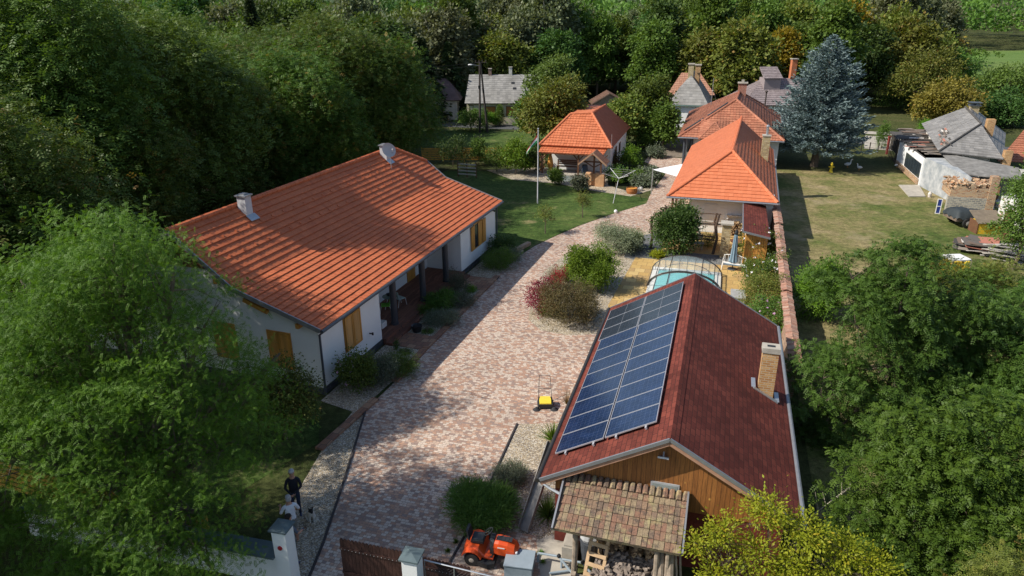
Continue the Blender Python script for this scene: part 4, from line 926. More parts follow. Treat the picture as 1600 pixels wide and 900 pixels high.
# second roof behind
Q2 = Thing('mauve_roof_house', 'dark mauve roofed house partly hidden left of the grey roofed cream house', 'house', W, (-12, 108, 0))
mb = MB(); tiled(mb, [(-15, 104, 2.9), (-7.2, 104, 2.9), (-9.5, 108, 5.6), (-13, 108, 5.6)], .45, .45, .02, 0); tiled(mb, [(-7.2, 104, 2.9), (-7.2, 113, 2.9), (-9.5, 108, 5.6)], .45, .45, .02, 0); Q2.part('roof', mb, tile_mat('dark_mauve_tiles', (.13, .085, .08), (.18, .12, .11), (.08, .06, .06)))
mb = MB(); mb.box(-14.5, 104.5, 0, -7.8, 112, 2.95); Q2.part('wall', mb, OLDW)
# ================================================================ white house with grey gambrel roof and two chimneys
WH = Thing('white_grey_roof_house', 'white house with steep grey slate roof and two tall chimneys behind the court', 'house', FG, (-5, 84.5, 0))
wa, wb = G(1046, 163, 3.0, FG), G(1093, 165, 3.0, FG); y_ = (wa.y+wb.y)/2; wa.x -= .0
xa, xb = wa.x-.3, wb.x+1.2; xm = (xa+xb)/2
mb = MB(); mb.box(xa+.35, y_+.4, 0, xb-.35, y_+10, 3.05); WH.part('wall', mb, WHITE)
mb = MB(); zt = 6.6; hp = 4.9
fL, fR = xa+(xm-xa)*(hp-3)/(zt-3), xb-(xb-xm)*(hp-3)/(zt-3)
tiled(mb, [(xa, y_, 3), (xb, y_, 3), (fR, y_+1.3, hp+.3), (fL, y_+1.3, hp+.3)], .4, .4, .02, 0)
tiled(mb, [(fL, y_+1.3, hp+.3), (fR, y_+1.3, hp+.3), (xm, y_+2.6, zt)], .4, .4, .02, 0)
tiled(mb, [(xb, y_, 3), (xb, y_+10.5, 3), (xm, y_+10.5, zt), (xm, y_+2.6, zt), (fR, y_+1.3, hp+.3)], .4, .4, .02, 0)
tiled(mb, [(xa, y_+10.5, 3), (xa, y_, 3), (fL, y_+1.3, hp+.3), (xm, y_+2.6, zt), (xm, y_+10.5, zt)], .4, .4, .02, 0)
WH.part('roof', mb, T_slate)
for u in (.25, .72):
    xx = xa+(xb-xa)*u; pane_window(WH, 'y', y_+.4, xx-.5, xx+.5, 1.1, 2.2, -1, fm=mat('teal_frame', (.10, .16, .15), .6), bars=1)
mb = MB(); mb.box(xa, y_-.05, 2.85, xb, y_+.02, 2.98); WH.part('eaves_board', mb, mat('teal_board', (.14, .22, .20), .7))
for i, (x, y, m_) in enumerate(((xm-.1, y_+2.9, STONEB), (xm+.75, y_+4.2, YBR))):
    mb = MB(); mb.box(x-.35, y-.3, 5.4, x+.35, y+.3, 8.0-.2*i); c_ = WH.part('chimney', mb, m_); mb = MB(); mb.box(x-.45, y-.4, 8.0-.2*i, x+.45, y+.4, 8.14-.2*i); WH.part('cap', mb, M_conc, c_)
# another tiled roof behind its left
Q3 = Thing('salmon_roof_house', 'salmon tiled roof of a low house just behind the white grey-roofed one', 'house', FG, (xa-1, y_+14, 0))
mb = MB(); tiled(mb, [(xa-1, y_+12, 3.0), (xa+6, y_+12, 3.0), (xa+3.4, y_+16, 5.8), (xa+.6, y_+16, 5.8)], .4, .3); tiled(mb, [(xa-1, y_+20, 3.0), (xa-1, y_+12, 3.0), (xa+.6, y_+16, 5.8)], .4, .3); Q3.part('roof', mb, tile_mat('salmon_tiles', (.38, .19, .12), (.45, .24, .16), (.2, .12, .08)))
mb = MB(); mb.box(xa-.5, y_+12.5, 0, xa+5.5, y_+19, 3.05); Q3.part('wall', mb, OLDW)
# low brown roof between trees
Q4 = Thing('shed', 'little outbuilding with salmon gabled roof peeping out between the trees behind the garden house', 'shed', W, (12.2, 112, 0))
mb = MB(); q_ = G(948, 150, 3.3); tiled(mb, [(q_.x-2.4, q_.y-2, 2.4), (q_.x+.2, q_.y-2, 3.9), (q_.x+.2, q_.y+2, 3.9), (q_.x-2.4, q_.y+2, 2.4)], .35, .3); tiled(mb, [(q_.x+.2, q_.y-2, 3.9), (q_.x+3, q_.y-2, 2.4), (q_.x+3, q_.y+2, 2.4), (q_.x+.2, q_.y+2, 3.9)], .35, .3); Q4.part('roof', mb, tile_mat('faded_salmon_tiles', (.30, .19, .14), (.36, .24, .18), (.2, .14, .1)))
mb = MB(); mb.box(q_.x-2, q_.y-1.7, 0, q_.x+2.6, q_.y+1.7, 2.5); mb.add([(q_.x-2.2, q_.y-1.7, 2.5), (q_.x+2.8, q_.y-1.7, 2.5), (q_.x+.2, q_.y-1.7, 3.8)], [(0, 1, 2)]); Q4.part('wall', mb, WOODG)
# mauve house behind the spruce
Q5 = Thing('mauve_grey_house', 'mauve grey roofed house half hidden behind the blue spruce', 'house', W, (38, 108, 0))
q_ = G(1215, 172, 3.2); X, Y = q_.x+2.5, q_.y+6
MV = tile_mat('mauve_grey_tiles', (.23, .19, .19), (.31, .26, .26), (.14, .11, .11))
mb = MB(); tiled(mb, [(X-5, Y, 3), (X+6, Y, 3), (X+5, Y+5, 6.0), (X-1, Y+5, 6.0)], .4, .3); tiled(mb, [(X-5, Y+9, 3), (X-5, Y, 3), (X-1, Y+5, 6.0)], .4, .3); Q5.part('roof', mb, MV)
mb = MB(); mb.box(X-4.5, Y+.5, 0, X+5.5, Y+8, 3.05); Q5.part('wall', mb, OLDW)
mb = MB(); mb.box(X-1.5, Y+2.8, 4.6, X+.7, Y+5, 6.2); dd = Q5.part('dormer', mb, MV); mb = MB(); tiled(mb, [(X-1.7, Y+2.6, 6.2), (X+.9, Y+2.6, 6.2), (X+.8, Y+5.2, 7.5), (X-1.6, Y+5.2, 7.5)], .4, .3); Q5.part('dormer_roof', mb, MV, dd)
mb = MB(); mb.box(X+2.6, Y+4.6, 6, X+3.3, Y+5.3, 8.5); c_ = Q5.part('chimney', mb, mat('orange_brick', (.42, .14, .06), .8, .2)); mb = MB(); mb.box(X+2.5, Y+4.5, 8.5, X+3.4, Y+5.4, 8.6); Q5.part('cap', mb, M_conc, c_)
# ================================================================ ruinous farmhouse on the right
FR_ = Fr((36.2, 56.6), 16.57)     # corner near the blue wall
RU = Thing('old_farmhouse', 'ruinous old farmhouse with patched grey slate roof, holes in the slates and crumbling additions', 'house', FR_, (0, 0, 0))
SLD = tile_mat('old_grey_slates', (.19, .185, .18), (.29, .28, .265), (.11, .105, .095), .75)
L2 = lambda a, b, z: G(a, b, z, FR_)
P1, P2, P3, P4 = L2(1439, 193, 3.0), L2(1467, 237, 3.2), L2(1508, 168, 7.2), L2(1533, 194, 6.4)
x_e = (P1.x+P2.x)/2; 
ye0, ye1 = P2.y, P1.y
xr = x_e+5.2
ap = L2(1508, 168, 7.0)
# main roof: left slope (towards the yard), hipped near end, ridge running back
eL0, eL1, rF = L2(1467, 237, 3.2), atY(1440, 193, 20, FR_), atY(1508, 168, 20, FR_)
rN = rayplane(1533, 194, eL0, eL1, rF, FR_); ye1 = 20.0; x_e = eL0.x
eR0 = L2(1592, 262, 3.0); eR0.y = ye0-1
mb = MB(); tiled(mb, [eL0, eL1, rF, rN], .4, .33, .025, 0); tiled(mb, [eL0, eR0, rN], .4, .33, .025, 0)
er1 = Vector((rF.x+4.2, ye1, 3.0)); tiled(mb, [eR0, er1, rF, rN], .4, .33, .025, 0)
RU.part('roof', mb, SLD)
mb = MB(); mb.tube([eL0+Vector((0, 0, .08)), rN+Vector((0, 0, .08))], .09, None, 6); mb.tube([rN+Vector((0, 0, .08)), rF+Vector((0, 0, .08))], .09, None, 6); RU.part('ridge_cap', mb, mat('dark_ridge', (.07, .065, .06)))
mb = MB(); mb.box(x_e+2.0, ye0+.3, 0, eR0.x-.6, ye1-.3, 3.0); wl = RU.part('wall', mb, OLDW)
mb = MB(); mb.add([(eL1.x+.3, ye1-.05, eL1.z-.1), (rF.x, ye1-.05, rF.z-.1), (er1.x-.3, ye1-.05, 3)], [(0, 1, 2)]); RU.part('gable', mb, OLDW)
# missing slates: battens and red underlay strips laid in the slope
nn = (eL1-eL0).cross(rN-eL0).normalized(); nn = nn if nn.z > 0 else -nn
PINK = mat('exposed_battens', (.42, .20, .17), .9, .4, 6, c2=(.62, .52, .48))
mb = MB()
for _ in range(60):
    a, b = random.random(), random.random(); c = eL0.lerp(eL1, .06+.50*a)+(rN-eL0-Vector((0, (rN-eL0).y, 0)))*(.08+.17*b+.12*a); u = (eL1-eL0).normalized(); v = nn.cross(u)
    mb.obox(c+nn*.06, random.uniform(.3, 1.1), random.uniform(.06, .16), .02, u, v, nn)
_BAT = mb
for px_, py_, z1_, m_, w__ in ((1523, 165, 7.8, STONEB, .75), (1549, 186, 7.6, YBR, .65), (1576, 235, 5.2, YBR, .6)):
    q = atY(px_, py_, {1523: rF.y-1.5, 1549: rN.y+1.0, 1576: ye0-.5}[px_], FR_); z1_ = q.z
    mb = MB(); mb.box(q.x-w__/2, q.y-w__/2, 2.4 if px_ > 1560 else z1_-3.2, q.x+w__/2, q.y+w__/2, z1_); c_ = RU.part('chimney', mb, m_)
    if px_ == 1523: mb = MB(); mb.box(q.x-.5, q.y-.5, z1_, q.x+.5, q.y+.5, z1_+.1); mb.box(q.x-.55, q.y-.55, z1_+.28, q.x+.55, q.y+.55, z1_+.34); mb.box(q.x-.1, q.y-.1, z1_+.1, q.x+.1, q.y+.1, z1_+.28); RU.part('cap', mb, DGREY, c_)
# low front lean-to roofs
mb = MB(); a, b, c, d = L2(1470, 238, 3.0), L2(1592, 262, 2.9), L2(1600, 280, 2.4), L2(1500, 272, 2.4)
mb.slab([a, b, c, d], .08); RU.part('lean_to_roof', mb, mat('grey_board_roof', (.17, .165, .155), .9, .35, 2, bs=8))
mb = MB(); a, b, c, d = L2(1500, 272, 2.38), L2(1585, 280, 2.38), L2(1570, 262, 2.7), L2(1490, 254, 2.7); mb.slab([a, b, c, d], .05); RU.part('lean_to_roof', mb, mat('grey_board_roof2', (.21, .20, .18), .9, .35, 2, bs=8))
mb = MB(); q0, q1 = L2(1541, 312, 0), L2(1600, 325, 0); mb.prism([(q0.x, q0.y), (q1.x+1, q1.y), (q1.x+1, q1.y+4), (q0.x, q0.y+3)], 0, 2.35); RU.part('rear_room_wall', mb, mat('grey_plaster', (.42, .41, .36), .9, .15, 1.5))
# brick ruin in front
FALL = brick_mat('crumbling_orange_brick', [(.46, .23, .11), (.38, .17, .08), (.52, .33, .18), (.30, .15, .09), (.44, .30, .19)], .28, .1, mortar=(.38, .31, .22), plane='z', msz=.02)
RUB = brick_mat('grey_rubble_stone', [(.28, .28, .26), (.36, .35, .31), (.22, .22, .21)], .3, .14, mortar=(.40, .36, .28), plane='z', msz=.02)
BR_ = Thing('brick_ruin', 'crumbling orange brick and grey rubble outbuilding without a roof in front of the old farmhouse', 'ruin', FR_, (0, 0, 0))
a, b, c = L2(1443, 290, 0), L2(1476, 340, 0), L2(1545, 316, 0)
a, b, c = L2(1480, 332, 0), L2(1540, 330, 0), L2(1545, 310, 0)
mb = MB(); y = (a.y+b.y)/2; mb.box(a.x, y, 0, b.x, y+.35, 1.15); BR_.part('rubble_wall', mb, RUB)
mb = MB(); n = 9
for k in range(n):
    x_0, x_1 = a.x+.1+(b.x-a.x)*k/n, a.x+.1+(b.x-a.x)*(k+1)/n; mb.box(x_0, y+.05, 1.15, x_1, y+2.5, 1.5+.35*math.sin(k*1.3)**2+.4)
BR_.part('brick_wall', mb, FALL)
mb = MB()
for _ in range(240):
    c_ = Vector((random.uniform(a.x, b.x), random.uniform(y, y+2.4), random.uniform(1.7, 2.3))); d1 = Vector((random.uniform(-1, 1), random.uniform(-1, 1), random.uniform(-.3, .3))).normalized(); mb.obox(c_, .28, .13, .08, d1, d1.orthogonal())
BR_.part('loose_brick', mb, FALL).__setitem__('kind', 'stuff')
mb = MB(); mb.box(b.x-.3, y-.05, 0, b.x+.25, y+.6, 2.9); BR_.part('pillar', mb, FALL)
# blue-grey rendered room with white doorway
BL_ = Thing('blue_annex', 'pale blue plastered annex with a white doorway and tattered flat roof', 'annex', FR_, (0, 2, 0))
a, b = L2(1437, 291, 0), L2(1480, 325, 0); a2 = L2(1400, 258, 0)
mb = MB(); mb.prism([(a.x, a.y), (b.x+1.2, b.y-.1), (b.x+1.2, a.y+5), (a.x, a.y+5)], 0, 2.6); BL_.part('wall', mb, mat('pale_blue_plaster', (.27, .31, .34), .9, .3, 1.6, c2=(.44, .45, .45), bs=10))
mb = MB(); mb.beam((a2.x, a2.y, 1.25), (a.x-.06, a.y, 1.25), .12, 2.5); BL_.part('front_wall', mb, WHITE)
mb = MB()
p0, p1 = Vector((a2.x-.1, a2.y, 0)), Vector((a.x-.16, a.y, 0)); dr = (p1-p0)
for k in range(6):
    c0 = p0+dr*(.38+.1*k); c1 = p0+dr*(.38+.1*k+.085); mb.beam(c0+Vector((-.03, 0, 1.35)), c1+Vector((-.03, 0, 1.35)), .05, 1.3)
BL_.part('door_opening', mb, GLASS)
mb = MB(); mb.beam(p0+dr*.05+Vector((-.05, 0, .35)), p0+dr*.98+Vector((-.05, 0, .35)), .1, .5); BL_.part('brick_base', mb, FALL)
mb = MB(); z = 2.62
for _ in range(85):
    u, v = random.random(), random.random(); c = Vector((a2.x+(a.x-a2.x)*u+v*4.6, a2.y+(a.y-a2.y)*u+random.uniform(0, 2.5)*v, z+random.uniform(0, .16)+.12*v)); d1 = Vector((1, random.uniform(-.25, .25), random.uniform(-.04, .04))).normalized()
    mb.obox(c, random.uniform(.8, 2.0), random.uniform(.25, .6), .03, d1, Vector((0, 0, 1)).cross(d1))
m_, nt, p_ = _mat('tattered_felt'); at = nt.nodes.new('ShaderNodeAttribute'); at.attribute_name = 'tint'
L(nt, ramp(nt, at.outputs['Fac'], [(0, (.055, .05, .045)), (.35, (.14, .10, .075)), (.55, (.22, .19, .16)), (.72, (.34, .13, .09)), (.8, (.55, .52, .48)), (.9, (.10, .09, .08))], 'CONSTANT'), p_.inputs['Base Color']); p_.inputs['Roughness'].default_value = .95; TATT = m_
RU.part('exposed_batten', _BAT, TATT).__setitem__('kind', 'stuff')
BL_.part('roof_sheet', mb, TATT).__setitem__('kind', 'stuff')
mb = MB(); mb.prism([(a2.x, a2.y), (a.x, a.y), (a.x+5, a.y+1), (a2.x+5, a2.y+1)], 2.5, 2.6); BL_.part('roof', mb, mat('dark_felt', (.07, .065, .06), .95, .3, 3))
# dark timber porch
DP = Thing('timber_porch', 'dark weathered timber lean-to with glazed side at the far corner of the annex', 'lean-to', FR_, (a2.x, a2.y+1, 0))
b2 = L2(1398, 255, 0)
mb = MB(); mb.prism([(b2.x-.2, b2.y), (b2.x+2.4, b2.y-.3), (b2.x+2.4, b2.y+4), (b2.x-.2, b2.y+4.2)], 2.5, 2.62); mb.box(b2.x, b2.y-.1, 2.62, b2.x+1.8, b2.y+3.4, 2.66); DP.part('roof', mb, mat('dark_felt', (.07, .065, .06)))
mb = MB()
for k in range(9): mb.beam((b2.x+.25*k, b2.y, 0), (b2.x+.25*k, b2.y, 2.5), .17, .04)
for k in range(6): mb.beam((b2.x, b2.y+.7*k, 0), (b2.x, b2.y+.7*k, 2.5), .08, .08)
DP.part('boards', mb, mat('dark_old_boards', (.09, .075, .06), .9, .4, 3))
mb = MB(); mb.box(b2.x+.04, b2.y+.05, .9, b2.x+.06, b2.y+3.6, 2.3); DP.part('pane', mb, GLASS)
# white flat roofed extension behind
EXh = Thing('flat_extension', 'low whitewashed extension with a tattered flat roof behind the timber porch', 'extension', FR_, (0, 12, 0))
a, b = L2(1412, 207, 2.6), L2(1455, 212, 2.6); mb = MB(); mb.box(a.x, a.y-2, 0, b.x+.5, a.y+2, 2.5); EXh.part('wall', mb, OLDW)
mb = MB(); mb.box(a.x-.2, a.y-2.2, 2.5, b.x+.6, a.y+2.2, 2.6)
for _ in range(22):
    mb.obox((random.uniform(a.x, b.x), random.uniform(a.y-2, a.y+2), 2.65+random.random()*.1), 1.4, .5, .03, (1, random.uniform(-.3, .3), 0), (random.uniform(-.3, .3), 1, 0))
EXh.part('roof', mb, TATT)
# brown tiled roof at the right edge
BRH = Thing('right_edge_house', 'brown clay tiled roof of a house at the right edge behind the old farmhouse', 'house', FR_, (16, 14, 0))
a, b, c = L2(1562, 211, 5.5), L2(1590, 235, 3.6), L2(1600, 195, 5.9)
mb = MB(); a = atY(1578, 205, rF.y+4, FR_); xx, yy = a.x+1.5, a.y; tiled(mb, [(xx-3.5, yy-4, a.z-3), (xx+9, yy-4, a.z-3), (xx+9, yy+1.5, a.z+.4), (xx+.5, yy+1.5, a.z+.4)], .36, .3); BRH.part('roof', mb, T_rear); mb = MB(); mb.box(xx-3, yy-3.5, 0, xx+8.5, yy+1, a.z-3); BRH.part('wall', mb, OLDW)
# white crumbling wall on the right
WW = Thing('crumbling_wall', 'crumbling whitewashed wall with exposed bricks beside the yellow shed', 'wall', FR_, (3, -8, 0))
a, b = L2(1555, 352, 0), L2(1585, 378, 0); a = L2(1560, 345, 0); b = L2(1592, 385, 0)
mb = MB(); n = 10
for k in range(n):
    p, q = a.lerp(b, k/n), a.lerp(b, (k+1)/n); hgt = 2.3+random.uniform(-.35, .25); mb.beam((p.x, p.y, hgt/2), (q.x, q.y, hgt/2), .38, hgt)
WW.part('wall', mb, mat('peeling_whitewash', (.68, .67, .64), .9, .1, 2, bs=8))
mb = MB()
for k in range(40):
    p = a.lerp(b, random.random()); mb.obox((p.x-.19, p.y, random.uniform(.6, 2.0)), .3, .03, .12, (b-a), (b-a).cross(Vector((0, 0, 1))))
WW.part('brick_patch', mb, FALL).__setitem__('kind', 'stuff')
WB_ = Thing('white_shed', 'whitewashed shed wall at the right edge beside the brown plank door', 'shed', FR_, (5, -11, 0))
a, b = L2(1578, 376, 0), L2(1640, 395, 0); mb = MB(); mb.prism([(a.x, a.y), (b.x, b.y), (b.x+1.5, b.y+3.5), (a.x+1.5, a.y+3.5)], 0, 2.5); WB_.part('wall', mb, OLDW)
mb = MB(); p, q = L2(1560, 372, 0), L2(1577, 374, 0); mb.beam((p.x, p.y, 1.0), (q.x, q.y, 1.0), .06, 2.0); WB_.part('door', mb, WOODB)
mb = MB(); p, q = L2(1527, 318, 0), L2(1556, 322, 0); mb.beam((p.x, p.y, .8), (q.x, q.y, .8), .05, 1.6); one('rusty_sheet', mb, mat('rust_brown_sheet', (.17, .08, .045), .8, .2), 'rust brown metal sheet screen behind the covered trailer', 'screen', FR_, (p.x, p.y, 0))
# ================================================================ gate pillars, walls, gates at the front
SLAB = mat('slate_grey_coping', (.085, .12, .13), .7, .15, 3)
def pillar(F, c, label, plaque=False):
    T = Thing('gate_pillar', label, 'pillar', F, (c[0], c[1], 0), 'white gate pillars')
    mb = MB(); mb.box(c[0]-.21, c[1]-.21, 0, c[0]+.21, c[1]+.21, 2.0); T.part('shaft', mb, WHITE)
    mb = MB(); mb.box(c[0]-.27, c[1]-.27, 2.0, c[0]+.27, c[1]+.27, 2.045); mb.add([(c[0]-.27, c[1]-.27, 2.045), (c[0]+.27, c[1]-.27, 2.045), (c[0]+.27, c[1]+.27, 2.045), (c[0]-.27, c[1]+.27, 2.045), (c[0], c[1], 2.12)], [(0, 1, 4), (1, 2, 4), (2, 3, 4), (3, 0, 4)]); T.part('cap', mb, SLAB)
    if plaque:
        mb = MB(); mb.lathe((c[0], c[1]-.235, 1.45), [(.07, 0), (.07, .025)], 16, 'y'); T.part('red_button', mb, mat('red_plastic', (.35, .02, .03), .4))
    return T
FP = Fr((-6.42, 15.65), 14.0)
pillar(FP, (0, 0), 'white gate pillar with slate cap and round red button, beside the standing people', True)
q = FP.l(G(643, 866, 2.05)); pillar(FP, (q.x, q.y), 'white gate pillar with slate cap between the brown gate and the wire mesh gate')
T = Thing('boundary_wall', 'low white front wall with slate coping left of the gate pillar', 'wall', FP, (-.21, 0, 0))
mb = MB(); mb.box(-9, -.13, 0, -.22, .13, 1.05); T.part('wall', mb, WHITE); mb = MB(); mb.box(-9, -.3, 1.05, -.22, .3, 1.12); T.part('coping', mb, SLAB)
DKW = mat('dark_brown_pickets', (.048, .021, .016), .7, .25, 4)
def picket_gate(name, label, F, a, b, h, n):
    T = Thing(name, label, 'gate', F, (a[0], a[1], 0), 'dark brown picket gates'); a, b = Vector((a[0], a[1], 0)), Vector((b[0], b[1], 0)); d = (b-a)/n; u = d.normalized(); w2 = d.length*.5-.004; no = Vector((-u.y, u.x, 0))
    for k in range(n):
        c = a+d*(k+.5); mb = MB(); vs = []
        for s in (-.011, .011):
            vs += [c+u*x+no*s+Vector((0, 0, z)) for x, z in ((-w2, .06), (w2, .06), (w2, h-.05), (w2*.5, h-.012), (0, h), (-w2*.5, h-.012), (-w2, h-.05))]
        m_ = 7; mb.add(vs, [tuple(range(m_)), tuple(reversed(range(m_, 2*m_)))]+[(i, m_+i, m_+(i+1) % m_, (i+1) % m_) for i in range(m_)]); T.part('picket', mb, DKW)
    for z in (.35, h-.35):
        mb = MB(); mb.beam(a+Vector((0, 0, z))-no*.03, b+Vector((0, 0, z))-no*.03, .03, .08); T.part('rail', mb, DKW)
    mb = MB()
    for k in range(n): mb.ball(a+d*(k+.5)+no*-.05+Vector((0, 0, h-.35)), .012, n=6)
    T.part('screw_head', mb, STEEL).__setitem__('kind', 'stuff')
    return T
ga, gb = FP.l(G(530, 840, 1.55)), FP.l(G(634, 862, 1.55))
picket_gate('picket_gate', 'dark brown picket gate leaf across the end of the paved drive, between the two pillars', FP, ga, gb, 1.55, 18)
gc = FP.l(G(735, 886, 1.5)); picket_gate('picket_gate', 'shorter dark brown picket gate leaf behind the wire mesh, beside the red mower', FP, FP.l(G(650, 866, 1.52)), gc, 1.5, 15)
T = Thing('mesh_gate', 'grey tubular gate with wire mesh in front of the mower', 'gate', FP, (q.x+.25, q.y, 0))
mg = FP.l(G(663, 876, 1.6)); g0, g1 = mg.x, mg.x+2.6; gy = mg.y; mb = MB(); mb.tube([(g0, gy, .1), (g0, gy, 1.62), (g1, gy-.12, 1.55), (g1, gy-.12, .1)], .022, None, 8)
for x in (g0+.85, g0+1.7): mb.tube([(x, gy-.05, .1), (x, gy-.05, 1.58)], .016, None, 6)
T.part('frame', mb, STEEL)
mb = MB()
for k in range(-12, 30):
    x = g0+.1*k
    for s in (1, -1):
        x_a, z_a, x_b, z_b = (x, .1, x+1.3, 1.5) if s > 0 else (x+1.3, .1, x, 1.5)
        lo, hi = g0+.02, g1-.02
        def cl(xa, za, xb, zb):
            t0, t1 = 0, 1; dx = xb-xa
            for bd, sg in ((lo, 1), (hi, -1)):
                va, vb = (xa-bd)*sg, (xb-bd)*sg
                if va < 0 and vb < 0: return None
                if va < 0: t0 = max(t0, va/(va-vb))
                if vb < 0: t1 = min(t1, va/(va-vb))
            return (xa+dx*t0, za+(zb-za)*t0, xa+dx*t1, za+(zb-za)*t1) if t1 > t0 else None
        r_ = cl(x_a, z_a, x_b, z_b)
        if r_: mb.tube([(r_[0], gy-.03, r_[1]), (r_[2], gy-.03, r_[3])], .0035, None, 3, False)
T.part('wire_mesh', mb, mat('dark_wire', (.10, .09, .09), .6, metal=.5))
# yellow slatted fence seen through the locust tree
YW = mat('yellow_slat_wood', (.58, .32, .06), .7, .2, 3)
def slat_fence(label, F, a, b, h, n, m, posts=4, group=None, th=.02, gap=.3):
    a, b = Vector(a), Vector(b); T = Thing('slat_fence', label, 'fence', F, (a.x, a.y, 0), group)
    for k in range(n):
        z = .15+(h-.15)*(k+.5)/n; mb = MB(); mb.beam(a+Vector((0, 0, z)), b+Vector((0, 0, z)), th, (h-.15)/n*(1-gap)); T.part('slat', mb, m)
    for k in range(posts):
        c = a.lerp(b, k/(posts-1)); mb = MB(); mb.box(c.x-.05, c.y+.02, 0, c.x+.05, c.y+.12, h+.05); T.part('post', mb, m)
    return T
a, b = G(0, 765), G(330, 865); slat_fence('golden slatted wooden fence showing through the big locust tree', W, (a.x, a.y, 0), (b.x, b.y, 0), 1.3, 6, YW, 6)
a, b = G(700, 262), G(765, 262); slat_fence('golden yellow slat fence with gaps at the far edge of the lawn', W, (a.x-3, a.y+3, 0), (b.x+4, b.y+3, 0), 1.5, 6, YW, 6)
# low pale pallet fence
T = Thing('pallet_fence', 'low fence of weathered pale boards at the corner of the lawn', 'fence', W, (-5.2, 70, 0))
a, b = G(716, 276), G(744, 278)
for k in range(4):
    mb = MB(); mb.beam((a.x, a.y, .3+.32*k), (b.x, b.y, .3+.32*k), .04, .13); T.part('board', mb, mat('pale_board', (.48, .44, .38), .9, .2, 3))
for k in range(3):
    c = a.lerp(b, k/2); mb = MB(); mb.box(c.x-.06, c.y, 0, c.x+.06, c.y+.1, 1.5); T.part('post', mb, WOODB)
# ================================================================ long brick boundary wall with clay coping
T = Thing('brick_boundary_wall', 'long brick boundary wall with reddish clay tile coping along the right side of the plot', 'wall', FG, (8, 12, 0))
WB1 = brick_mat('old_red_boundary_brick', [(.30, .15, .10), (.36, .20, .14), (.25, .13, .10), (.40, .28, .21)], .3, .1, mortar=(.33, .28, .22), plane='z', msz=.015)
segs = [(11.3, 7.9, 1.75), (12.2, 7.95, 1.75), (19.2, 8.05, 1.85), (26.2, 8.15, 1.9), (31, 8.25, 2.05), (36.2, 8.3, 2.15)]
mb = MB()
for (y0_, x_0, h0), (y1_, x_1, h1) in zip(segs, segs[1:]): mb.beam((x_0, y0_, h0/2), (x_1, y1_, h0/2), .26, h0)
T.part('wall', mb, WB1)
m_, nt, p_ = _mat('clay_coping_tiles'); at = nt.nodes.new('ShaderNodeAttribute'); at.attribute_name = 'tint'; v = coords(nt)
L(nt, mix(nt, 1, ramp(nt, at.outputs['Fac'], [(0, (.32, .15, .10)), (.4, (.42, .24, .17)), (.7, (.28, .16, .12)), (1, (.46, .32, .24))]), ramp(nt, noise(nt, v, 9, 4), [(.3, (.7,)*3), (.7, (1.15,)*3)]), 'MULTIPLY'), p_.inputs['Base Color']); p_.inputs['Roughness'].default_value = .9; COP = m_
mb = MB()
for (y0_, x_0, h0), (y1_, x_1, h1) in zip(segs, segs[1:]):
    n = int((y1_-y0_)/.2)
    for k in range(n):
        y = y0_+(y1_-y0_)*(k+.5)/n; x = x_0+(x_1-x_0)*(k+.5)/n; j = random.uniform(-.02, .02)
        for s in (-1, 1): mb.obox((x+s*.13+j, y, h0+.05+random.uniform(-.01, .02)), .29, .185, .035, (1, random.uniform(-.05, .05), -s*.28), (0, 1, 0))
T.part('coping', mb, COP)
# ================================================================ red roofed narrow shed
T = Thing('narrow_shed', 'narrow shed with dark red shingle lean-to roof and golden boards against the boundary wall', 'shed', FG, (6.1, 27.6, 0))
mb = MB(); mb.slab([(5.95, 27.0, 2.55), (7.55, 27.0, 2.25), (7.55, 36.9, 2.25), (6.05, 36.9, 2.55)], .1); o = T.part('roof', mb, SHING); ruv(o, None)
mb = MB(); mb.box(6.15, 27.4, 0, 7.45, 33.5, 2.2); T.part('wall', mb, board_mat('golden_shed_boards', (.44, .21, .04), (.52, .27, .06), .14, 0))
mb = MB(); mb.beam((5.92, 27.0, 2.5), (6.02, 36.9, 2.5), .06, .14); mb.beam((5.95, 26.97, 2.5), (7.55, 26.97, 2.2), .04, .12); T.part('trim', mb, GREYM)
# ================================================================ barbecue corner: stone pillar, rustic pergola, benches
T = Thing('stone_pillar', 'tall square yellow stone pillar with slab cap at the barbecue terrace', 'pillar', FG, (5.0, 29.4, 0))
mb = MB(); mb.box(4.72, 29.1, 0, 5.28, 29.66, 2.25); T.part('shaft', mb, STONEB); mb = MB(); mb.box(4.6, 28.98, 2.25, 5.4, 29.78, 2.35); T.part('cap', mb, M_conc)
DRK = mat('dark_rustic_wood', (.085, .055, .04), .9, .35, 5)
T = Thing('rustic_pergola', 'rustic pergola of crooked dark poles and rails before the orange roofed house', 'pergola', FG, (4.2, 30, 0))
pp_ = [((.2, 29.8), (.15, 29.9), 2.2), ((4.3, 29.7), (4.45, 29.8), 2.7), ((.8, 33.2), (.8, 33.2), 2.1), ((4.2, 32.6), (4.3, 32.7), 2.0)]
for (x, y), (xt, yt), h_ in pp_:
    mb = MB(); mb.tube([(x, y, 0), ((x+xt)/2+.08, y, h_*.4), ((x+xt)/2-.05, yt, h_*.7), (xt, yt, h_)], .1, .07, 7); T.part('post', mb, DRK)
for a, b in (((.0, 29.8, 2.1), (5.1, 29.9, 2.05)), ((.5, 33.2, 2.0), (4.6, 32.7, 1.95)), ((.15, 29.7, 2.1), (.8, 33.3, 2.05)), ((4.3, 29.7, 1.2), (1.0, 29.9, .95)), ((4.3, 30.2, .8), (2.0, 30.2, .75))):
    a, b = Vector(a), Vector(b); mb = MB(); mb.tube([a, a.lerp(b, .3)+Vector((0, .05, .06)), a.lerp(b, .65)-Vector((0, .03, .08)), b], .055, .045, 6); T.part('rail', mb, DRK)
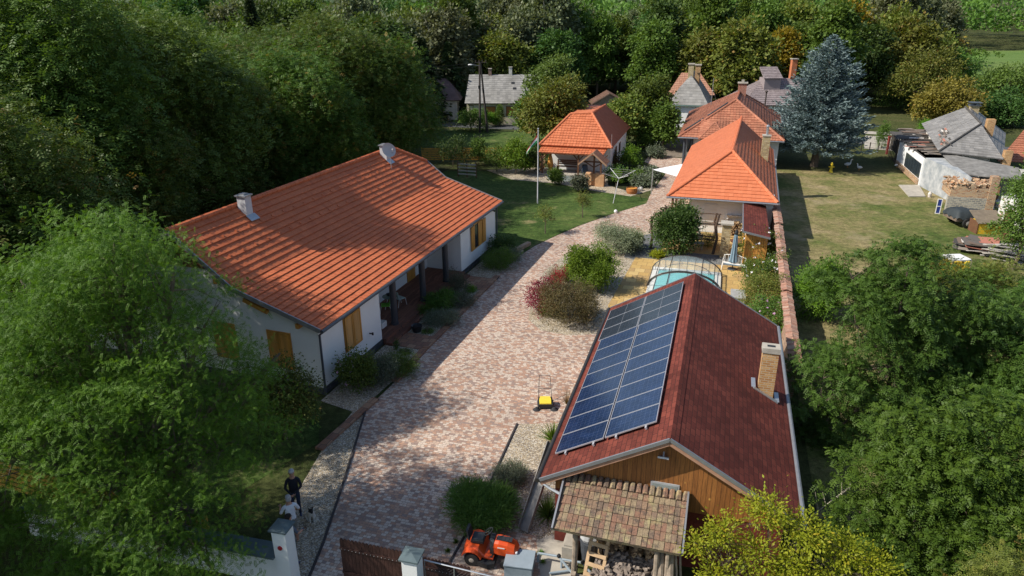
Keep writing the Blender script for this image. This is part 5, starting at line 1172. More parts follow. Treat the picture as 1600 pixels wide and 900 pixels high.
for i, (x, y, rz_, lab) in enumerate(((2.6, 31.4, .1, 'grey slatted garden bench nearest the dark bush on the barbecue terrace'), (2.9, 30.4, -.2, 'grey slatted garden bench in front of the other, beside the rustic post'))):
    Fb = Fr((FG.w((x, y, 0)).x, FG.w((x, y, 0)).y), 16.57+math.degrees(rz_)); T = Thing('garden_bench', lab, 'bench', Fb, (0, 0, 0), 'garden benches on the barbecue terrace')
    GW = mat('silver_grey_wood', (.30, .29, .27), .9, .2, 4)
    for k in range(4):
        mb = MB(); mb.box(-.75, -.25+.12*k, .44, .75, -.16+.12*k, .48); T.part('seat_slat', mb, GW)
    for k in range(3):
        mb = MB(); mb.box(-.75, .26+.02*k, .58+.14*k, .75, .29+.02*k, .68+.14*k); T.part('back_slat', mb, GW)
    for s in (-.62, .62):
        mb = MB(); mb.box(s-.03, -.25, 0, s+.03, -.18, .44); mb.box(s-.03, .22, 0, s+.03, .3, .95); mb.box(s-.03, -.25, .38, s+.03, .25, .44); T.part('leg', mb, GW)
one('fire_bowl', MB().lathe((5.85, 31.9, 0), [(.12, 0), (.2, .18), (.48, .32), (.5, .36), (.44, .35), (.1, .26)], 22), mat('rusty_bowl', (.16, .07, .04), .8, .25), 'round rusty fire bowl on the yellow terrace beside the red roofed shed', 'fire bowl', FG, (5.85, 31.9, 0))
# closed parasol, white bench, table
T = Thing('closed_parasol', 'closed slate blue parasol with dark tip on the pool terrace', 'parasol', FG, (5.55, 27.0, 0))
mb = MB(); prof_ = [(.05, 2.35), (.1, 2.2), (.13, 1.6), (.17, 1.0), (.24, .55), (.2, .5)]; vs = []; n = 16
for r, h_ in reversed(prof_):
    for k in range(n): a = 2*math.pi*k/n; rr_ = r*(1+.18*(-1)**k); vs.append((5.55+rr_*math.cos(a), 27.0+rr_*math.sin(a), h_))
mb.add(vs, [(i*n+k, i*n+(k+1) % n, (i+1)*n+(k+1) % n, (i+1)*n+k) for i in range(len(prof_)-1) for k in range(n)]+[tuple(range((len(prof_)-1)*n, len(prof_)*n))]); T.part('canopy', mb, mat('slate_blue_canvas', (.17, .25, .31), .85, .1))
mb = MB(); mb.cyl(5.55, 27, 0, 2.5, .03); T.part('pole', mb, BLACK); mb = MB(); mb.lathe((5.55, 27, 2.3), [(.1, 0), (.12, .1), (.05, .3)], 10); T.part('tip', mb, BLACK)
mb = MB(); mb.lathe((5.55, 27, 0), [(.3, 0), (.3, .06), (.06, .1)], 18); T.part('base', mb, DGREY)
WI = mat('white_painted_iron', (.74, .73, .70), .5, .06)
T = Thing('white_iron_bench', 'white iron garden bench with curved frame behind the closed parasol', 'bench', FG, (5.6, 26.4, 0))
for k in range(6):
    mb = MB(); mb.beam((4.95, 26.75+.07*k, .45), (6.35, 26.35+.07*k, .45), .045, .02); T.part('seat_slat', mb, WI if k > 1 else mat('slate_blue_canvas', (.17, .25, .31)))
for k in range(7):
    mb = MB(); x = 5.05+.2*k; y = 27.13-.057*k; mb.tube([(x, y, .45), (x, y+.08, .9)], .012, None, 5); T.part('back_bar', mb, WI)
mb = MB(); mb.tube([(4.95, 27.2, .45), (5.0, 27.25, .85), (5.65, 27.05, 1.0), (6.3, 26.8, .85), (6.35, 26.75, .45)], .022, None, 6); T.part('back_frame', mb, WI)
for x, y in ((4.95, 26.7), (6.35, 26.3), (4.95, 27.2), (6.35, 26.8)):
    mb = MB(); mb.tube([(x, y, .62), (x, y, .45), (x+(-.06 if x < 5.5 else .06), y, 0)], .022, None, 6); T.part('leg', mb, WI)
mb = MB(); mb.box(5.5, 21.2, 0, 6.2, 22.4, .38); mb.box(5.45, 21.15, .38, 6.25, 22.45, .45); one('stone_bench', mb, mat('grey_stone_slabs', (.30, .30, .29), .9, .15), 'grey stone block bench beside the pool and the flowering hedge', 'bench', FG, (5.8, 21.8, 0))
# ================================================================ pool with telescopic cover
FPo = FG; px0, px1, py0_, py1_ = 1.15, 4.55, 14.5, 25.6
PT = Thing('swimming_pool', 'turquoise swimming pool under a glazed barrel cover behind the garage', 'pool', FG, (2.8, 20, 0))
mb = MB(); mb.box(px0-.35, py0_, 0, px0, py1_, .1); mb.box(px1, py0_, 0, px1+.35, py1_, .1); mb.box(px0-.35, py1_, 0, px1+.35, py1_+.35, .1); PT.part('coping', mb, mat('pale_coping', (.62, .60, .56), .8, .06))
m_, nt, p_ = _mat('pool_water'); p_.inputs['Base Color'].default_value = (.06, .42, .44, 1); p_.inputs['Roughness'].default_value = .06; L(nt, ramp(nt, noise(nt, coords(nt), .9, 3), [(.3, (.05, .36, .40)), (.7, (.12, .50, .50))]), p_.inputs['Base Color']); bump(nt, p_, noise(nt, coords(nt), 4, 3), .2, .03)
mb = MB(); mb.poly([(px0, py0_, .06), (px1, py0_, .06), (px1, py1_, .06), (px0, py1_, .06)]); PT.part('water', mb, m_)
CV = Thing('pool_cover', 'curved transparent pool cover of glazed arches over the turquoise pool', 'pool cover', FG, (2.8, 24, 0))
FRM = mat('dark_bronze_frame', (.06, .055, .05), .45, .1, metal=.4)
m_ = bpy.data.materials.new('clear_polycarbonate'); m_.use_nodes = True; nt = m_.node_tree; p_ = nt.nodes['Principled BSDF']; p_.inputs['Base Color'].default_value = (.75, .85, .86, 1); p_.inputs['Alpha'].default_value = .16; p_.inputs['Roughness'].default_value = .12; PC = m_
def arch(y, rx, rz, n=14): return [Vector((2.85+rx*math.cos(math.pi*k/n), y, .05+rz*math.sin(math.pi*k/n))) for k in range(n+1)]
for ya, yb, rx, rz in ((19.5, 22.6, 2.02, 1.05), (22.6, 25.4, 2.1, 1.12)):
    ar, br = arch(ya, rx, rz), arch(yb, rx, rz)
    for A_ in (ar, br): mb = MB(); mb.tube(A_, .04, None, 6); CV.part('arch_frame', mb, FRM)
    for k in (0, 3, 5, 9, 11, 14): mb = MB(); mb.tube([ar[k], br[k]], .025, None, 5); CV.part('rail', mb, FRM)
    for k in range(14):
        mb = MB(); mb.poly([ar[k], br[k], br[k+1], ar[k+1]]); CV.part('glazing', mb, PC)
mb = MB(); n = 14; A_ = arch(25.42, 2.1, 1.12); B_ = arch(25.42, 1.45, .6)
for k in range(1, 14): mb.tube([A_[k], Vector((A_[k].x, 25.42, .05))], .018, None, 5)
mb.tube(B_, .022, None, 5); CV.part('end_frame', mb, FRM)
mb = MB(); mb.poly(arch(25.45, 2.08, 1.1)); CV.part('end_glazing', mb, PC)
# ================================================================ lawn props
T = Thing('flagpole', 'tall white flagpole with a striped flag on the lawn', 'flagpole', W, (2.19, 57.5, 0)); fp = G(840, 318)
T.e.location = fp; T.at = Vector(fp)
mb = MB(); mb.tube([(fp.x, fp.y, 0), (fp.x, fp.y, 6.15)], .055, .035, 10); T.part('pole', mb, mat('white_pole', (.62, .62, .64), .4, .05)); mb = MB(); mb.ball((fp.x, fp.y, 6.2), .07); T.part('finial', mb, STEEL)
for i, (nm, c) in enumerate((('red', (.45, .05, .04)), ('white', (.75, .75, .73)), ('green', (.04, .30, .10)))):
    mb = MB(); n, m2 = 10, 3; vs = []
    for a in range(n+1):
        for b in range(m2+1):
            u, v = a/n, (i+b/m2)/3
            vs.append((fp.x-.06-.95*u*(.9)-.22*v*math.sin(u*3), fp.y+.10*math.sin(u*7+v*2), 5.75-v*.55*(1-.2*u)-1.25*u-.12*v))
    mb.add(vs, [(a*(m2+1)+b, (a+1)*(m2+1)+b, (a+1)*(m2+1)+b+1, a*(m2+1)+b+1) for a in range(n) for b in range(m2)]); T.part('flag_stripe', mb, mat('flag_'+nm, c, .8, .05), label=nm+' stripe of the flag')
# well
wc = FG.l(G(927, 290)); X, Y = wc.x, wc.y
T = Thing('garden_well', 'brick based garden well under a little gabled roof of brown boards', 'well', FG, (X, Y, 0))
WS = mat('orange_sandstone', (.50, .29, .15), .9, .2, 3)
mb = MB(); mb.box(X-.75, Y-.35, 0, X-.15, Y+.45, 1.15); mb.box(X+.2, Y-.35, 0, X+1.0, Y+.45, 1.15); mb.box(X-.15, Y-.1, 0, X+.2, Y+.4, 1.1); T.part('base', mb, WS)
mb = MB(); mb.beam((X, Y, 1.1), (X, Y, 2.9), .14, .14); mb.beam((X, Y, 1.7), (X-.9, Y, 2.2), .09, .09); mb.beam((X, Y, 1.7), (X+.9, Y, 2.2), .09, .09); mb.beam((X-1.15, Y, 2.2), (X+1.15, Y, 2.2), .1, .12); T.part('frame', mb, WOODB)
BRB = mat('brown_roof_boards', (.24, .12, .07), .8, .3, 4)
mb = MB()
for s in (-1, 1):
    for k in range(6):
        y = Y-.95+k*.36; mb.slab([(X+s*1.25, y, 2.1), (X+s*1.25, y+.33, 2.1), (X, y+.33, 3.15), (X, y, 3.15)], .04)
T.part('roof', mb, BRB)
for s in (-1, 1):
    mb = MB(); mb.beam((X+s*1.3, Y-.98, 2.08), (X, Y-.98, 3.17), .05, .14); T.part('verge_board', mb, mat('pale_brown_board', (.36, .22, .14), .8))
T = Thing('rotary_clothes_dryer', 'silver rotary clothes dryer with open arms standing beside the well', 'clothes dryer', W, (0, 0, 0)); c = G(958, 318); T.at = Vector(c); T.e.location = c
mb = MB(); tp = Vector((c.x+.45, c.y+.6, 2.0)); mb.tube([(c.x, c.y, 0), tp], .03, None, 7); T.part('pole', mb, STEEL)
for k in range(4):
    a = .35+math.pi/2*k; mb = MB(); mb.tube([tp, tp+Vector((1.55*math.cos(a), 1.55*math.sin(a), .55))], .02, None, 6); T.part('arm', mb, mat('white_tube', (.62, .62, .64), .4))
mb = MB()
for q_ in (.5, .75, .98):
    pts = [tp+Vector((1.55*q_*math.cos(.35+math.pi/2*k), 1.55*q_*math.sin(.35+math.pi/2*k), .55*q_)) for k in range(5)]; mb.tube(pts, .006, None, 3)
T.part('line', mb, mat('grey_line', (.4, .4, .4)))
c = G(987, 302); T = Thing('half_barrel_planter', 'orange wooden half barrel on the lawn beside the round shrubs', 'planter', W, c)
mb = MB(); mb.lathe(c, [(.42, 0), (.5, .25), (.48, .5), (.44, .5), (.40, .42)], 22); T.part('tub', mb, mat('orange_brown_wood', (.36, .13, .035), .7, .2)); mb = MB(); mb.lathe((c.x, c.y, .42), [(.44, 0), (.3, .04), (.05, .06)], 18); T.part('soil', mb, mat('orange_fill', (.60, .26, .03), .8, .2))
c = G(1000, 298); mb = MB(); mb.ball((c.x, c.y, .15), .28, .22, .22, 10, .15); one('stone', mb, OLDW, 'pale boulder at the lawn edge beside the orange half barrel', 'stone', W, (c.x, c.y, 0))
c = G(916, 296); T = Thing('watering_can', 'teal watering can on the lawn edge at the foot of the well', 'watering can', W, c)
TE = mat('teal_plastic', (.13, .27, .28), .5, .15); mb = MB(); mb.lathe(c, [(.2, 0), (.22, .1), (.2, .4), (.1, .42)], 16); T.part('body', mb, TE); mb = MB(); mb.tube([c+Vector((-.2, 0, .1)), c+Vector((-.5, -.1, .5))], .03, .04, 7); T.part('spout', mb, TE); mb = MB(); mb.tube([c+Vector((.2, 0, .1)), c+Vector((.35, 0, .35)), c+Vector((.1, 0, .55)), c+Vector((-.1, 0, .4))], .02, None, 6); T.part('handle', mb, TE)
c = G(962, 333); mb = MB(); mb.ball((c.x, c.y, .14), .15, n=14); one('garden_globe', mb, mat('white_globe', (.75, .75, .75), .4), 'small white globe lamp at the edge of the lawn and the paving', 'globe', W, (c.x, c.y, 0), smooth=True)
c = FH.l(G(815, 388)); mb = MB(); mb.beam((c.x-.3, c.y-1.6, .12), (c.x+.25, c.y+.9, .12), .3, .22); one('timber_beam', mb, mat('pale_brown_beam', (.36, .25, .17), .85, .2), 'squared timber beam lying on the grass beside the far corner of the house', 'beam', FH, (c.x, c.y, 0))
# ================================================================ utility pole
c = G(750, 207); c2 = G(760, 207); DK = mat('creosote_wood', (.05, .04, .035), .85, .25, 3)
T = Thing('utility_pole', 'dark twin legged wooden utility pole with lamp and cross arm by the road', 'utility pole', W, c)
top = Vector((c.x+.15, c.y, 8.9)); mb = MB(); mb.tube([(c.x, c.y, 0), top], .15, .11, 8); T.part('mast', mb, DK); mb = MB(); mb.tube([(c2.x+.15, c2.y, 0), top+Vector((.1, 0, -.1))], .15, .11, 8); T.part('mast', mb, DK)
mb = MB(); mb.beam(top+Vector((-.6, 0, -.1)), top+Vector((.9, 0, -.1)), .1, .1)
for k in range(4): mb.cyl(top.x-.5+k*.42, top.y, top.z-.05, top.z+.2, .05)
T.part('cross_arm', mb, DK); mb = MB(); mb.tube([top+Vector((-.1, 0, -.5)), top+Vector((-1.0, 0, -.35))], .03, None, 6); T.part('lamp_arm', mb, STEEL)
mb = MB(); mb.ball(top+Vector((-1.2, 0, -.38)), .3, .15, .1); T.part('lamp_head', mb, mat('white_plastic', (.7, .7, .7), .4)); mb = MB(); mb.box(c.x-.1, c.y-.3, 5.6, c.x+.1, c.y-.12, 6.0); T.part('junction_box', mb, BLACK)
T = Thing('power_cable', 'thin dark overhead cables running from the utility pole to the left', 'cable', W, (top.x, top.y, 0))
for dz in (0, -.35):
    mb = MB(); pts = [top+Vector((-18*u, 3*u, dz-.1-1.2*math.sin(math.pi*u*.5))) for u in [i/8 for i in range(9)]]; mb.tube(pts, .018, None, 4); T.part('line', mb, BLACK)
c = G(1196, 195); T = Thing('street_pole', 'slim dark pole beside the mauve grey house behind the brown roofs', 'pole', W, c); mb = MB(); q_ = G(1197, 150, 5.5); mb.tube([(q_.x, q_.y, 0), (q_.x, q_.y, 6)], .1, .08, 8); T.at = Vector((q_.x, q_.y, 0)); T.e.location = T.at; T.part('mast', mb, DK); mb = MB(); mb.ball((q_.x, q_.y, 6), .2, .2, .12); T.part('cap', mb, DK)
# red post, birds, yellow object
c = G(1385, 241); mb = MB(); mb.beam((c.x, c.y, 0), (c.x, c.y, 1.9), .2, .2); mb.box(c.x-.14, c.y-.14, 1.9, c.x+.14, c.y+.14, 1.98); one('red_post', mb, mat('oxide_red_paint', (.22, .04, .035), .7, .15), 'dark red square post at the roadside behind the yard', 'post', W, c)
T = Thing('post_fence', 'low wire fence on thin posts along the road end of the yard', 'fence', W, G(1345, 236))
a, b = G(1345, 236), G(1384, 241)
for k in range(4): c = a.lerp(b, k/3); mb = MB(); mb.box(c.x-.04, c.y-.04, 0, c.x+.04, c.y+.04, 1.1); T.part('post', mb, DK)
for z in (.5, 1.0): mb = MB(); mb.tube([a+Vector((0, 0, z)), b+Vector((0, 0, z))], .02, None, 4); T.part('rail', mb, DK)
def goose(px_, py_, lab, hd=1, sc_=1):
    c = G(px_, py_); T = Thing('goose', lab, 'goose', W, c, 'white geese in the yard'); mb = MB()
    def P(x, z): return Vector((c.x+x*hd*sc_, c.y, z*sc_))
    pts = [(-.38, .38, .03), (-.28, .36, .1), (-.1, .36, .17), (.1, .38, .16), (.22, .46, .09), (.26, .62, .055), (.27, .78, .05), (.33, .84, .055), (.4, .83, .03)]
    vs = []; n = 10; pv = [P(a, b) for a, b, r in pts]
    for i, (a, b, r) in enumerate(pts):
        d = (pv[min(i+1, 8)]-pv[max(i-1, 0)]).normalized(); u = Vector((0, 1, 0)); q = d.cross(u)
        vs += [pv[i]+(u*math.cos(2*math.pi*k/n)+q*math.sin(2*math.pi*k/n))*r*sc_ for k in range(n)]
    mb.add(vs, [(i*n+k, i*n+(k+1) % n, (i+1)*n+(k+1) % n, (i+1)*n+k) for i in range(8) for k in range(n)]+[tuple(range(8*n, 9*n)), tuple(reversed(range(n)))]); T.part('body', mb, mat('white_feathers', (.72, .72, .70), .8, .06), smooth=True)
    mb = MB(); mb.tube([P(.4, .83), P(.5, .80)], .025*sc_, .012*sc_, 6); T.part('beak', mb, mat('orange_beak', (.6, .25, .04)))
    for s in (-.06, .06): mb = MB(); mb.tube([P(0, .24)+Vector((0, s, 0)), P(0, 0)+Vector((0, s, 0)), P(.08, .0)+Vector((0, s, 0.01))], .015, None, 5); T.part('leg', mb, mat('orange_beak', (.6, .25, .04)))
goose(1324, 262, 'white goose standing upright in the spruce shadow, the nearer one to the spruce'); goose(1342, 266, 'smaller white goose resting further right in the spruce shadow', -1, .8); goose(1401, 262, 'white goose at the corner of the dark timber porch', 1, .7)
c = G(1298, 269); T = Thing('yellow_toy_tower', 'small bright yellow plastic stand under the blue spruce', 'garden toy', W, c); mb = MB(); mb.lathe(c, [(.22, 0), (.14, .1), (.1, .6), (.14, .8), (.05, .95)], 10); T.part('body', mb, mat('bright_yellow_plastic', (.75, .55, .03), .5, .1)); mb = MB(); mb.box(c.x-.25, c.y-.1, .5, c.x+.25, c.y+.1, .56); T.part('shelf', mb, mat('bright_yellow_plastic', (.75, .55, .03)))
# ================================================================ things in the neighbour's yard
F3 = Fr(tuple(G(1506, 352))[:2], 0)
T = Thing('covered_trailer', 'car trailer under a dark grey tarpaulin with a silver wheel, parked at the brick ruin', 'trailer', F3, (0, 0, 0))
TARP = mat('dark_slate_tarpaulin', (.026, .034, .038), .7, .25, 2, bs=5, bstr=.6)
mb = MB(); n, m2 = 18, 9; vs = []; rt = random.Random(4)
for i in range(n+1):
    for j in range(m2+1):
        u, v = i/n, j/m2; x = -1.0+2.3*u; y = -.7+1.7*v; e = (math.sin(math.pi*min(1, max(0, v)))**.35)*(math.sin(math.pi*min(1, max(0, u)))**.3); z = .72+.5*e*(.8+.25*math.sin(u*5+1))+rt.uniform(-.03, .03); vs.append((x, y, z if 0 < i < n and 0 < j < m2 else .62+.08*math.sin(u*25+v*20)))
mb.add(vs, [(i*(m2+1)+j, (i+1)*(m2+1)+j, (i+1)*(m2+1)+j+1, i*(m2+1)+j+1) for i in range(n) for j in range(m2)]); T.part('tarpaulin', mb, TARP, smooth=True)
mb = MB(); mb.box(-.95, -.62, .42, 1.9, .95, .66); mb.beam((1.9, .1, .5), (2.6, .1, .5), .1, .1); T.part('body', mb, mat('rust_wood_body', (.16, .12, .09), .8, .3))
for x, y in ((-.25, -.75), (-.25, 1.0), (1.25, -.72)):
    mb = MB(); mb.lathe((x, y-.09, .33), [(.22, 0), (.33, .02), (.33, .17), (.22, .19)], 22, 'y'); w_ = T.part('wheel', mb, BLACK)
    mb = MB(); mb.lathe((x, y-.11, .33), [(.05, -.02), (.12, 0), (.2, .03), (.21, .14), (.05, .15)], 18, 'y'); T.part('rim', mb, mat('silver_rim', (.6, .6, .62), .3, metal=.7), w_)
T.e.scale = (1.15, 1.1, 1.15)
c = G(1543, 366); F4 = Fr((c.x, c.y), 4); T = Thing('yellow_kennel', 'bright yellow box shed with grey-brown felt roof in the yard', 'kennel', F4, (0, 0, 0))
mb = MB(); mb.box(-.75, 0, 0, .8, 1.1, .85); T.part('wall', mb, mat('bright_yellow_paint', (.72, .46, .03), .6, .08)); mb = MB(); mb.slab([(-.9, -.2, .85), (.95, -.2, .85), (.95, 1.3, 1.45), (-.9, 1.3, 1.45)], .06); T.part('roof', mb, mat('brown_felt', (.16, .13, .095), .95, .2)); mb = MB(); mb.box(-.82, -.02, 0, -.755, 1.1, .9); T.part('side_board', mb, WOODB)
c = G(1487, 428); F5 = Fr((c.x, c.y), -5)
T = Thing('yellow_net_crate', 'crate of yellow netting with a white lid standing among the shrubs in the yard', 'crate', F5, (0, 0, 0))
mb = MB(); mb.box(-.55, -.5, 1.0, .7, .6, 1.08); mb.box(-.5, -.4, 1.08, .1, .3, 1.14); T.part('lid', mb, mat('white_lid', (.7, .7, .7), .6, .1))
mb = MB()
for _ in range(170): p_ = Vector((random.uniform(-.5, .6), random.choice((-.5, random.uniform(-.5, .5), .5)), random.uniform(.05, 1.0))); mb.ball(p_, .08, n=6)
T.part('yellow_cob', mb, mat('maize_yellow', (.72, .50, .04), .7, .25)).__setitem__('kind', 'stuff')
for x, y in ((-.55, -.55), (.65, -.55), (.65, .55), (-.55, .55)): mb = MB(); mb.box(x-.03, y-.03, 0, x+.03, y+.03, 1.02); T.part('corner_post', mb, WOODG)
# sheet pile and plank heap
def heap(name, lab, c, n, lx, wd, m, spread, hh, ang=0, cat='heap'):
    mb = MB()
    for k in range(n):
        a = ang+random.uniform(-.35, .35); d = Vector((math.cos(a), math.sin(a), random.uniform(-.14, .14))); s = Vector((-math.sin(a), math.cos(a), random.uniform(-.1, .1)))
        mb.obox((c.x+random.uniform(-spread, spread), c.y+random.uniform(-spread, spread)*.8, .06+hh*k/n), random.uniform(.6, 1)*lx, wd*random.uniform(.6, 1.2), .03, d, s)
    return one(name, mb, m, lab, cat, W, (c.x, c.y, 0))
heap('sheet_stack', 'stack of grey and rusty brown roofing sheets lying in the yard behind the shrubs', G(1527, 393), 26, 2.6, 1.2, TATT, .55, .75, -.6, 'sheet stack').__setitem__('kind', 'stuff')
heap('plank_heap', 'heap of weathered pale planks and broken window frames in the yard', G(1572, 405), 34, 2.3, .22, mat('pale_weathered_planks', (.34, .32, .29), .9, .4, 3), .8, .8, -.5, 'plank heap').__setitem__('kind', 'stuff')
c = G(1592, 392); T = Thing('old_armchair', 'dark upholstered armchair wreck leaning on the plank heap', 'armchair', W, c); mb = MB(); mb.obox((c.x, c.y, .45), .9, .8, .25, (1, 0, .2), (0, 1, 0)); T.part('seat', mb, DGREY); mb = MB(); mb.obox((c.x+.45, c.y+.2, .9), .2, .8, .9, (1, 0, .3), (0, 1, 0)); T.part('backrest', mb, DGREY)
for s in (-.42, .42): mb = MB(); mb.obox((c.x, c.y+s, .62), .8, .12, .3, (1, 0, .2), (0, 1, 0)); T.part('armrest', mb, WOODB)
mb = MB(); c = G(1541, 328)
for k in range(16): mb.ball((c.x+random.uniform(-.8, .9), c.y+random.uniform(-.4, .6), .25+random.random()*.6), random.uniform(.12, .28), n=7, jit=.25)
one('junk_pile', mb, mat('white_blue_junk', (.45, .48, .55), .6, .5, 3, c2=(.7, .7, .7)), 'pile of white and blue junk between the trailer and the crumbling wall', 'junk', W, (c.x, c.y, 0), kind='stuff')
c = G(1423, 298); T = Thing('concrete_slab', 'cracked concrete slab in front of the blue annex', 'slab', W, c); P_ = px([(1404, 290), (1436, 290), (1446, 308), (1420, 308)]); mb = MB(); mb.prism([(p.x, p.y) for p in P_], 0, .08); T.part('slab', mb, M_conc)
c = G(1458, 300); T = Thing('blue_window_frame', 'blue and white window frame leaning on the corner of the brick ruin', 'window frame', FR_, FR_.l(c)); q_ = L2(1466, 333, 0)
T.at = Vector(q_); T.e.location = FR_.w(q_); mb = MB()
for x0_, x1_, z0_, z1_ in ((0, .05, 0, 1.2), (.3, .35, 0, 1.2), (.05, .3, 0, .05), (.05, .3, .58, .63), (.05, .3, 1.15, 1.2)): mb.box(q_.x+x0_-.3, q_.y-.25, z0_, q_.x+x1_-.3, q_.y-.2, z1_)
T.part('frame', mb, WI); mb = MB(); mb.box(q_.x-.25, q_.y-.23, .05, q_.x-.0, q_.y-.22, 1.15); T.part('pane', mb, mat('deep_blue_pane', (.03, .05, .22), .3))
c = G(1452, 308); mb = MB(); mb.lathe(c, [(.12, 0), (.16, .3), (.1, .42), (.05, .5)], 10); one('plastic_can', mb, mat('dirty_white_plastic', (.6, .55, .5), .6), 'small off-white can by the wall of the blue annex', 'can', W, c)
# ================================================================ ride-on mower
F6 = Fr(tuple(G(768, 872))[:2], 90+13)   # local +y points along the mower (towards its bonnet)
RED = mat('orange_red_bodywork', (.60, .075, .015), .35, .08, 2, spec=.5); MBK = mat('matt_black_plastic', (.022, .025, .028), .5, .15)
T = Thing('ride_on_mower', 'orange red ride-on lawn mower with black seat parked behind the mesh gate', 'lawn mower', F6, (0, 0, 0))
def loft(mb, secs):
    n = len(secs[0]); vs = [p for s in secs for p in s]
    mb.add(vs, [(i*n+k, i*n+(k+1) % n, (i+1)*n+(k+1) % n, (i+1)*n+k) for i in range(len(secs)-1) for k in range(n)]+[tuple(reversed(range(n))), tuple(range((len(secs)-1)*n, len(secs)*n))])
def sect(y, w_, z0, z1, ch=.35):
    b = w_*ch; h_ = (z1-z0); return [(-w_, y, z0), (w_, y, z0), (w_*1.02, y, z0+h_*.55), (w_-b*.4, y, z1-h_*.12), (w_-b*1.3, y, z1), (-w_+b*1.3, y, z1), (-w_+b*.4, y, z1-h_*.12), (-w_*1.02, y, z0+h_*.55)]
mb = MB(); loft(mb, [sect(.12, .26, .48, .88), sect(.3, .28, .45, .90), sect(.6, .27, .42, .86), sect(.82, .25, .40, .76), sect(.93, .2, .42, .62)]); bn = T.part('bonnet', mb, RED, smooth=False)
mb = MB(); mb.box(-.11, .2, .895, .11, .72, .906)
for k in range(3): mb.box(-.08, .3+.13*k, .906, .08, .36+.13*k, .915)
T.part('bonnet_vent', mb, MBK, bn)
for s in (-.19, .19): mb = MB(); mb.ball((s, .9, .58), .06, .05, .045, 10); T.part('headlight', mb, mat('clear_lamp', (.6, .62, .65), .2), bn)
mb = MB(); mb.box(-.285, .28, .72, -.28, .52, .76); mb.box(.283, .28, .72, .288, .52, .76); T.part('emblem', mb, WI, bn)
mb = MB(); loft(mb, [sect(.74, .26, .28, .46, .2), sect(.98, .22, .30, .46, .2)]); T.part('bumper', mb, MBK)
mb = MB(); loft(mb, [sect(.0, .2, .35, .98), sect(.14, .27, .40, .92)]); T.part('dashboard', mb, MBK)
mb = MB(); loft(mb, [sect(-.85, .3, .42, .60, .4), sect(-.7, .42, .42, .68, .4), sect(-.35, .42, .42, .68, .4), sect(-.15, .38, .30, .42, .2), sect(.15, .38, .28, .36, .2)]); T.part('body', mb, RED)
for s in (-1, 1):
    mb = MB(); n = 9; prev = None
    for k in range(n):
        a = math.pi*(.06+.84*k/(n-1)); p = Vector((s*.42, -.55+.33*math.cos(a), .32+.30*math.sin(a)))
        if prev: mb.beam(prev, p, .26, .03, (1, 0, 0) if False else (0, 0, 1))
        prev = p
    T.part('fender', mb, RED)
mb = MB(); mb.box(-.36, -.15, .36, .36, .12, .375); T.part('footrest', mb, MBK)
mb = MB(); mb.obox((0, -.42, .78), .44, .42, .1, (1, 0, 0), (0, 1, .08)); mb.obox((0, -.42, .83), .36, .36, .05, (1, 0, 0), (0, 1, .08)); st = T.part('seat', mb, MBK); mb = MB(); loft(mb, [[(x, y+(-.64-.03), z) for x, y, z in ((-.22, 0, .80), (.22, 0, .80), (.2, -.07, 1.12), (-.2, -.07, 1.12))], [(x, y-.74, z) for x, y, z in ((-.2, 0, .80), (.2, 0, .80), (.17, -.07, 1.16), (-.17, -.07, 1.16))]]); T.part('backrest', mb, MBK, st)
mb = MB(); mb.tube([(0, .05, .95), (0, -.06, 1.08)], .025, None, 8); T.part('steering_column', mb, MBK); mb = MB(); nn_ = Vector((0, -.6, .8)).normalized(); u = Vector((1, 0, 0)); v = nn_.cross(u); c0 = Vector((0, -.08, 1.1)); mb.tube([c0+u*.17*math.cos(2*math.pi*k/20)+v*.17*math.sin(2*math.pi*k/20) for k in range(21)], .016, None, 6, False)
for k in range(3): mb.tube([c0, c0+u*.17*math.cos(2.1*k+.5)+v*.17*math.sin(2.1*k+.5)], .012, None, 5)
T.part('steering_wheel', mb, MBK)
mb = MB(); mb.prism([(-.52, -.35), (.52, -.35), (.6, 0), (.5, .22), (-.5, .22), (-.6, 0)], .1, .26); T.part('mower_deck', mb, MBK); mb = MB(); mb.prism([(-.95, -.3), (-.56, -.25), (-.56, .1), (-.85, .05)], .08, .22); T.part('discharge_chute', mb, MBK)
for x, y, r, w_ in ((-.42, -.55, .26, .2), (.42, -.55, .26, .2), (-.38, .58, .19, .14), (.38, .58, .19, .14)):
    mb = MB(); mb.lathe((x-w_/2, y, r), [(r*.55, 0), (r*.93, .01), (r, w_*.3), (r, w_*.7), (r*.93, w_-.01), (r*.55, w_)], 24, 'x'); wl_ = T.part('wheel', mb, mat('tyre_black', (.02, .02, .02), .9, .2)); mb = MB(); mb.lathe((x-w_/2-.012, y, r), [(.04, 0), (r*.5, .01), (r*.52, w_), (.04, w_+.024)], 18, 'x'); T.part('rim', mb, mat('dusty_rim', (.35, .32, .28), .6), wl_)
T.e.scale = (.9, .9, .9)
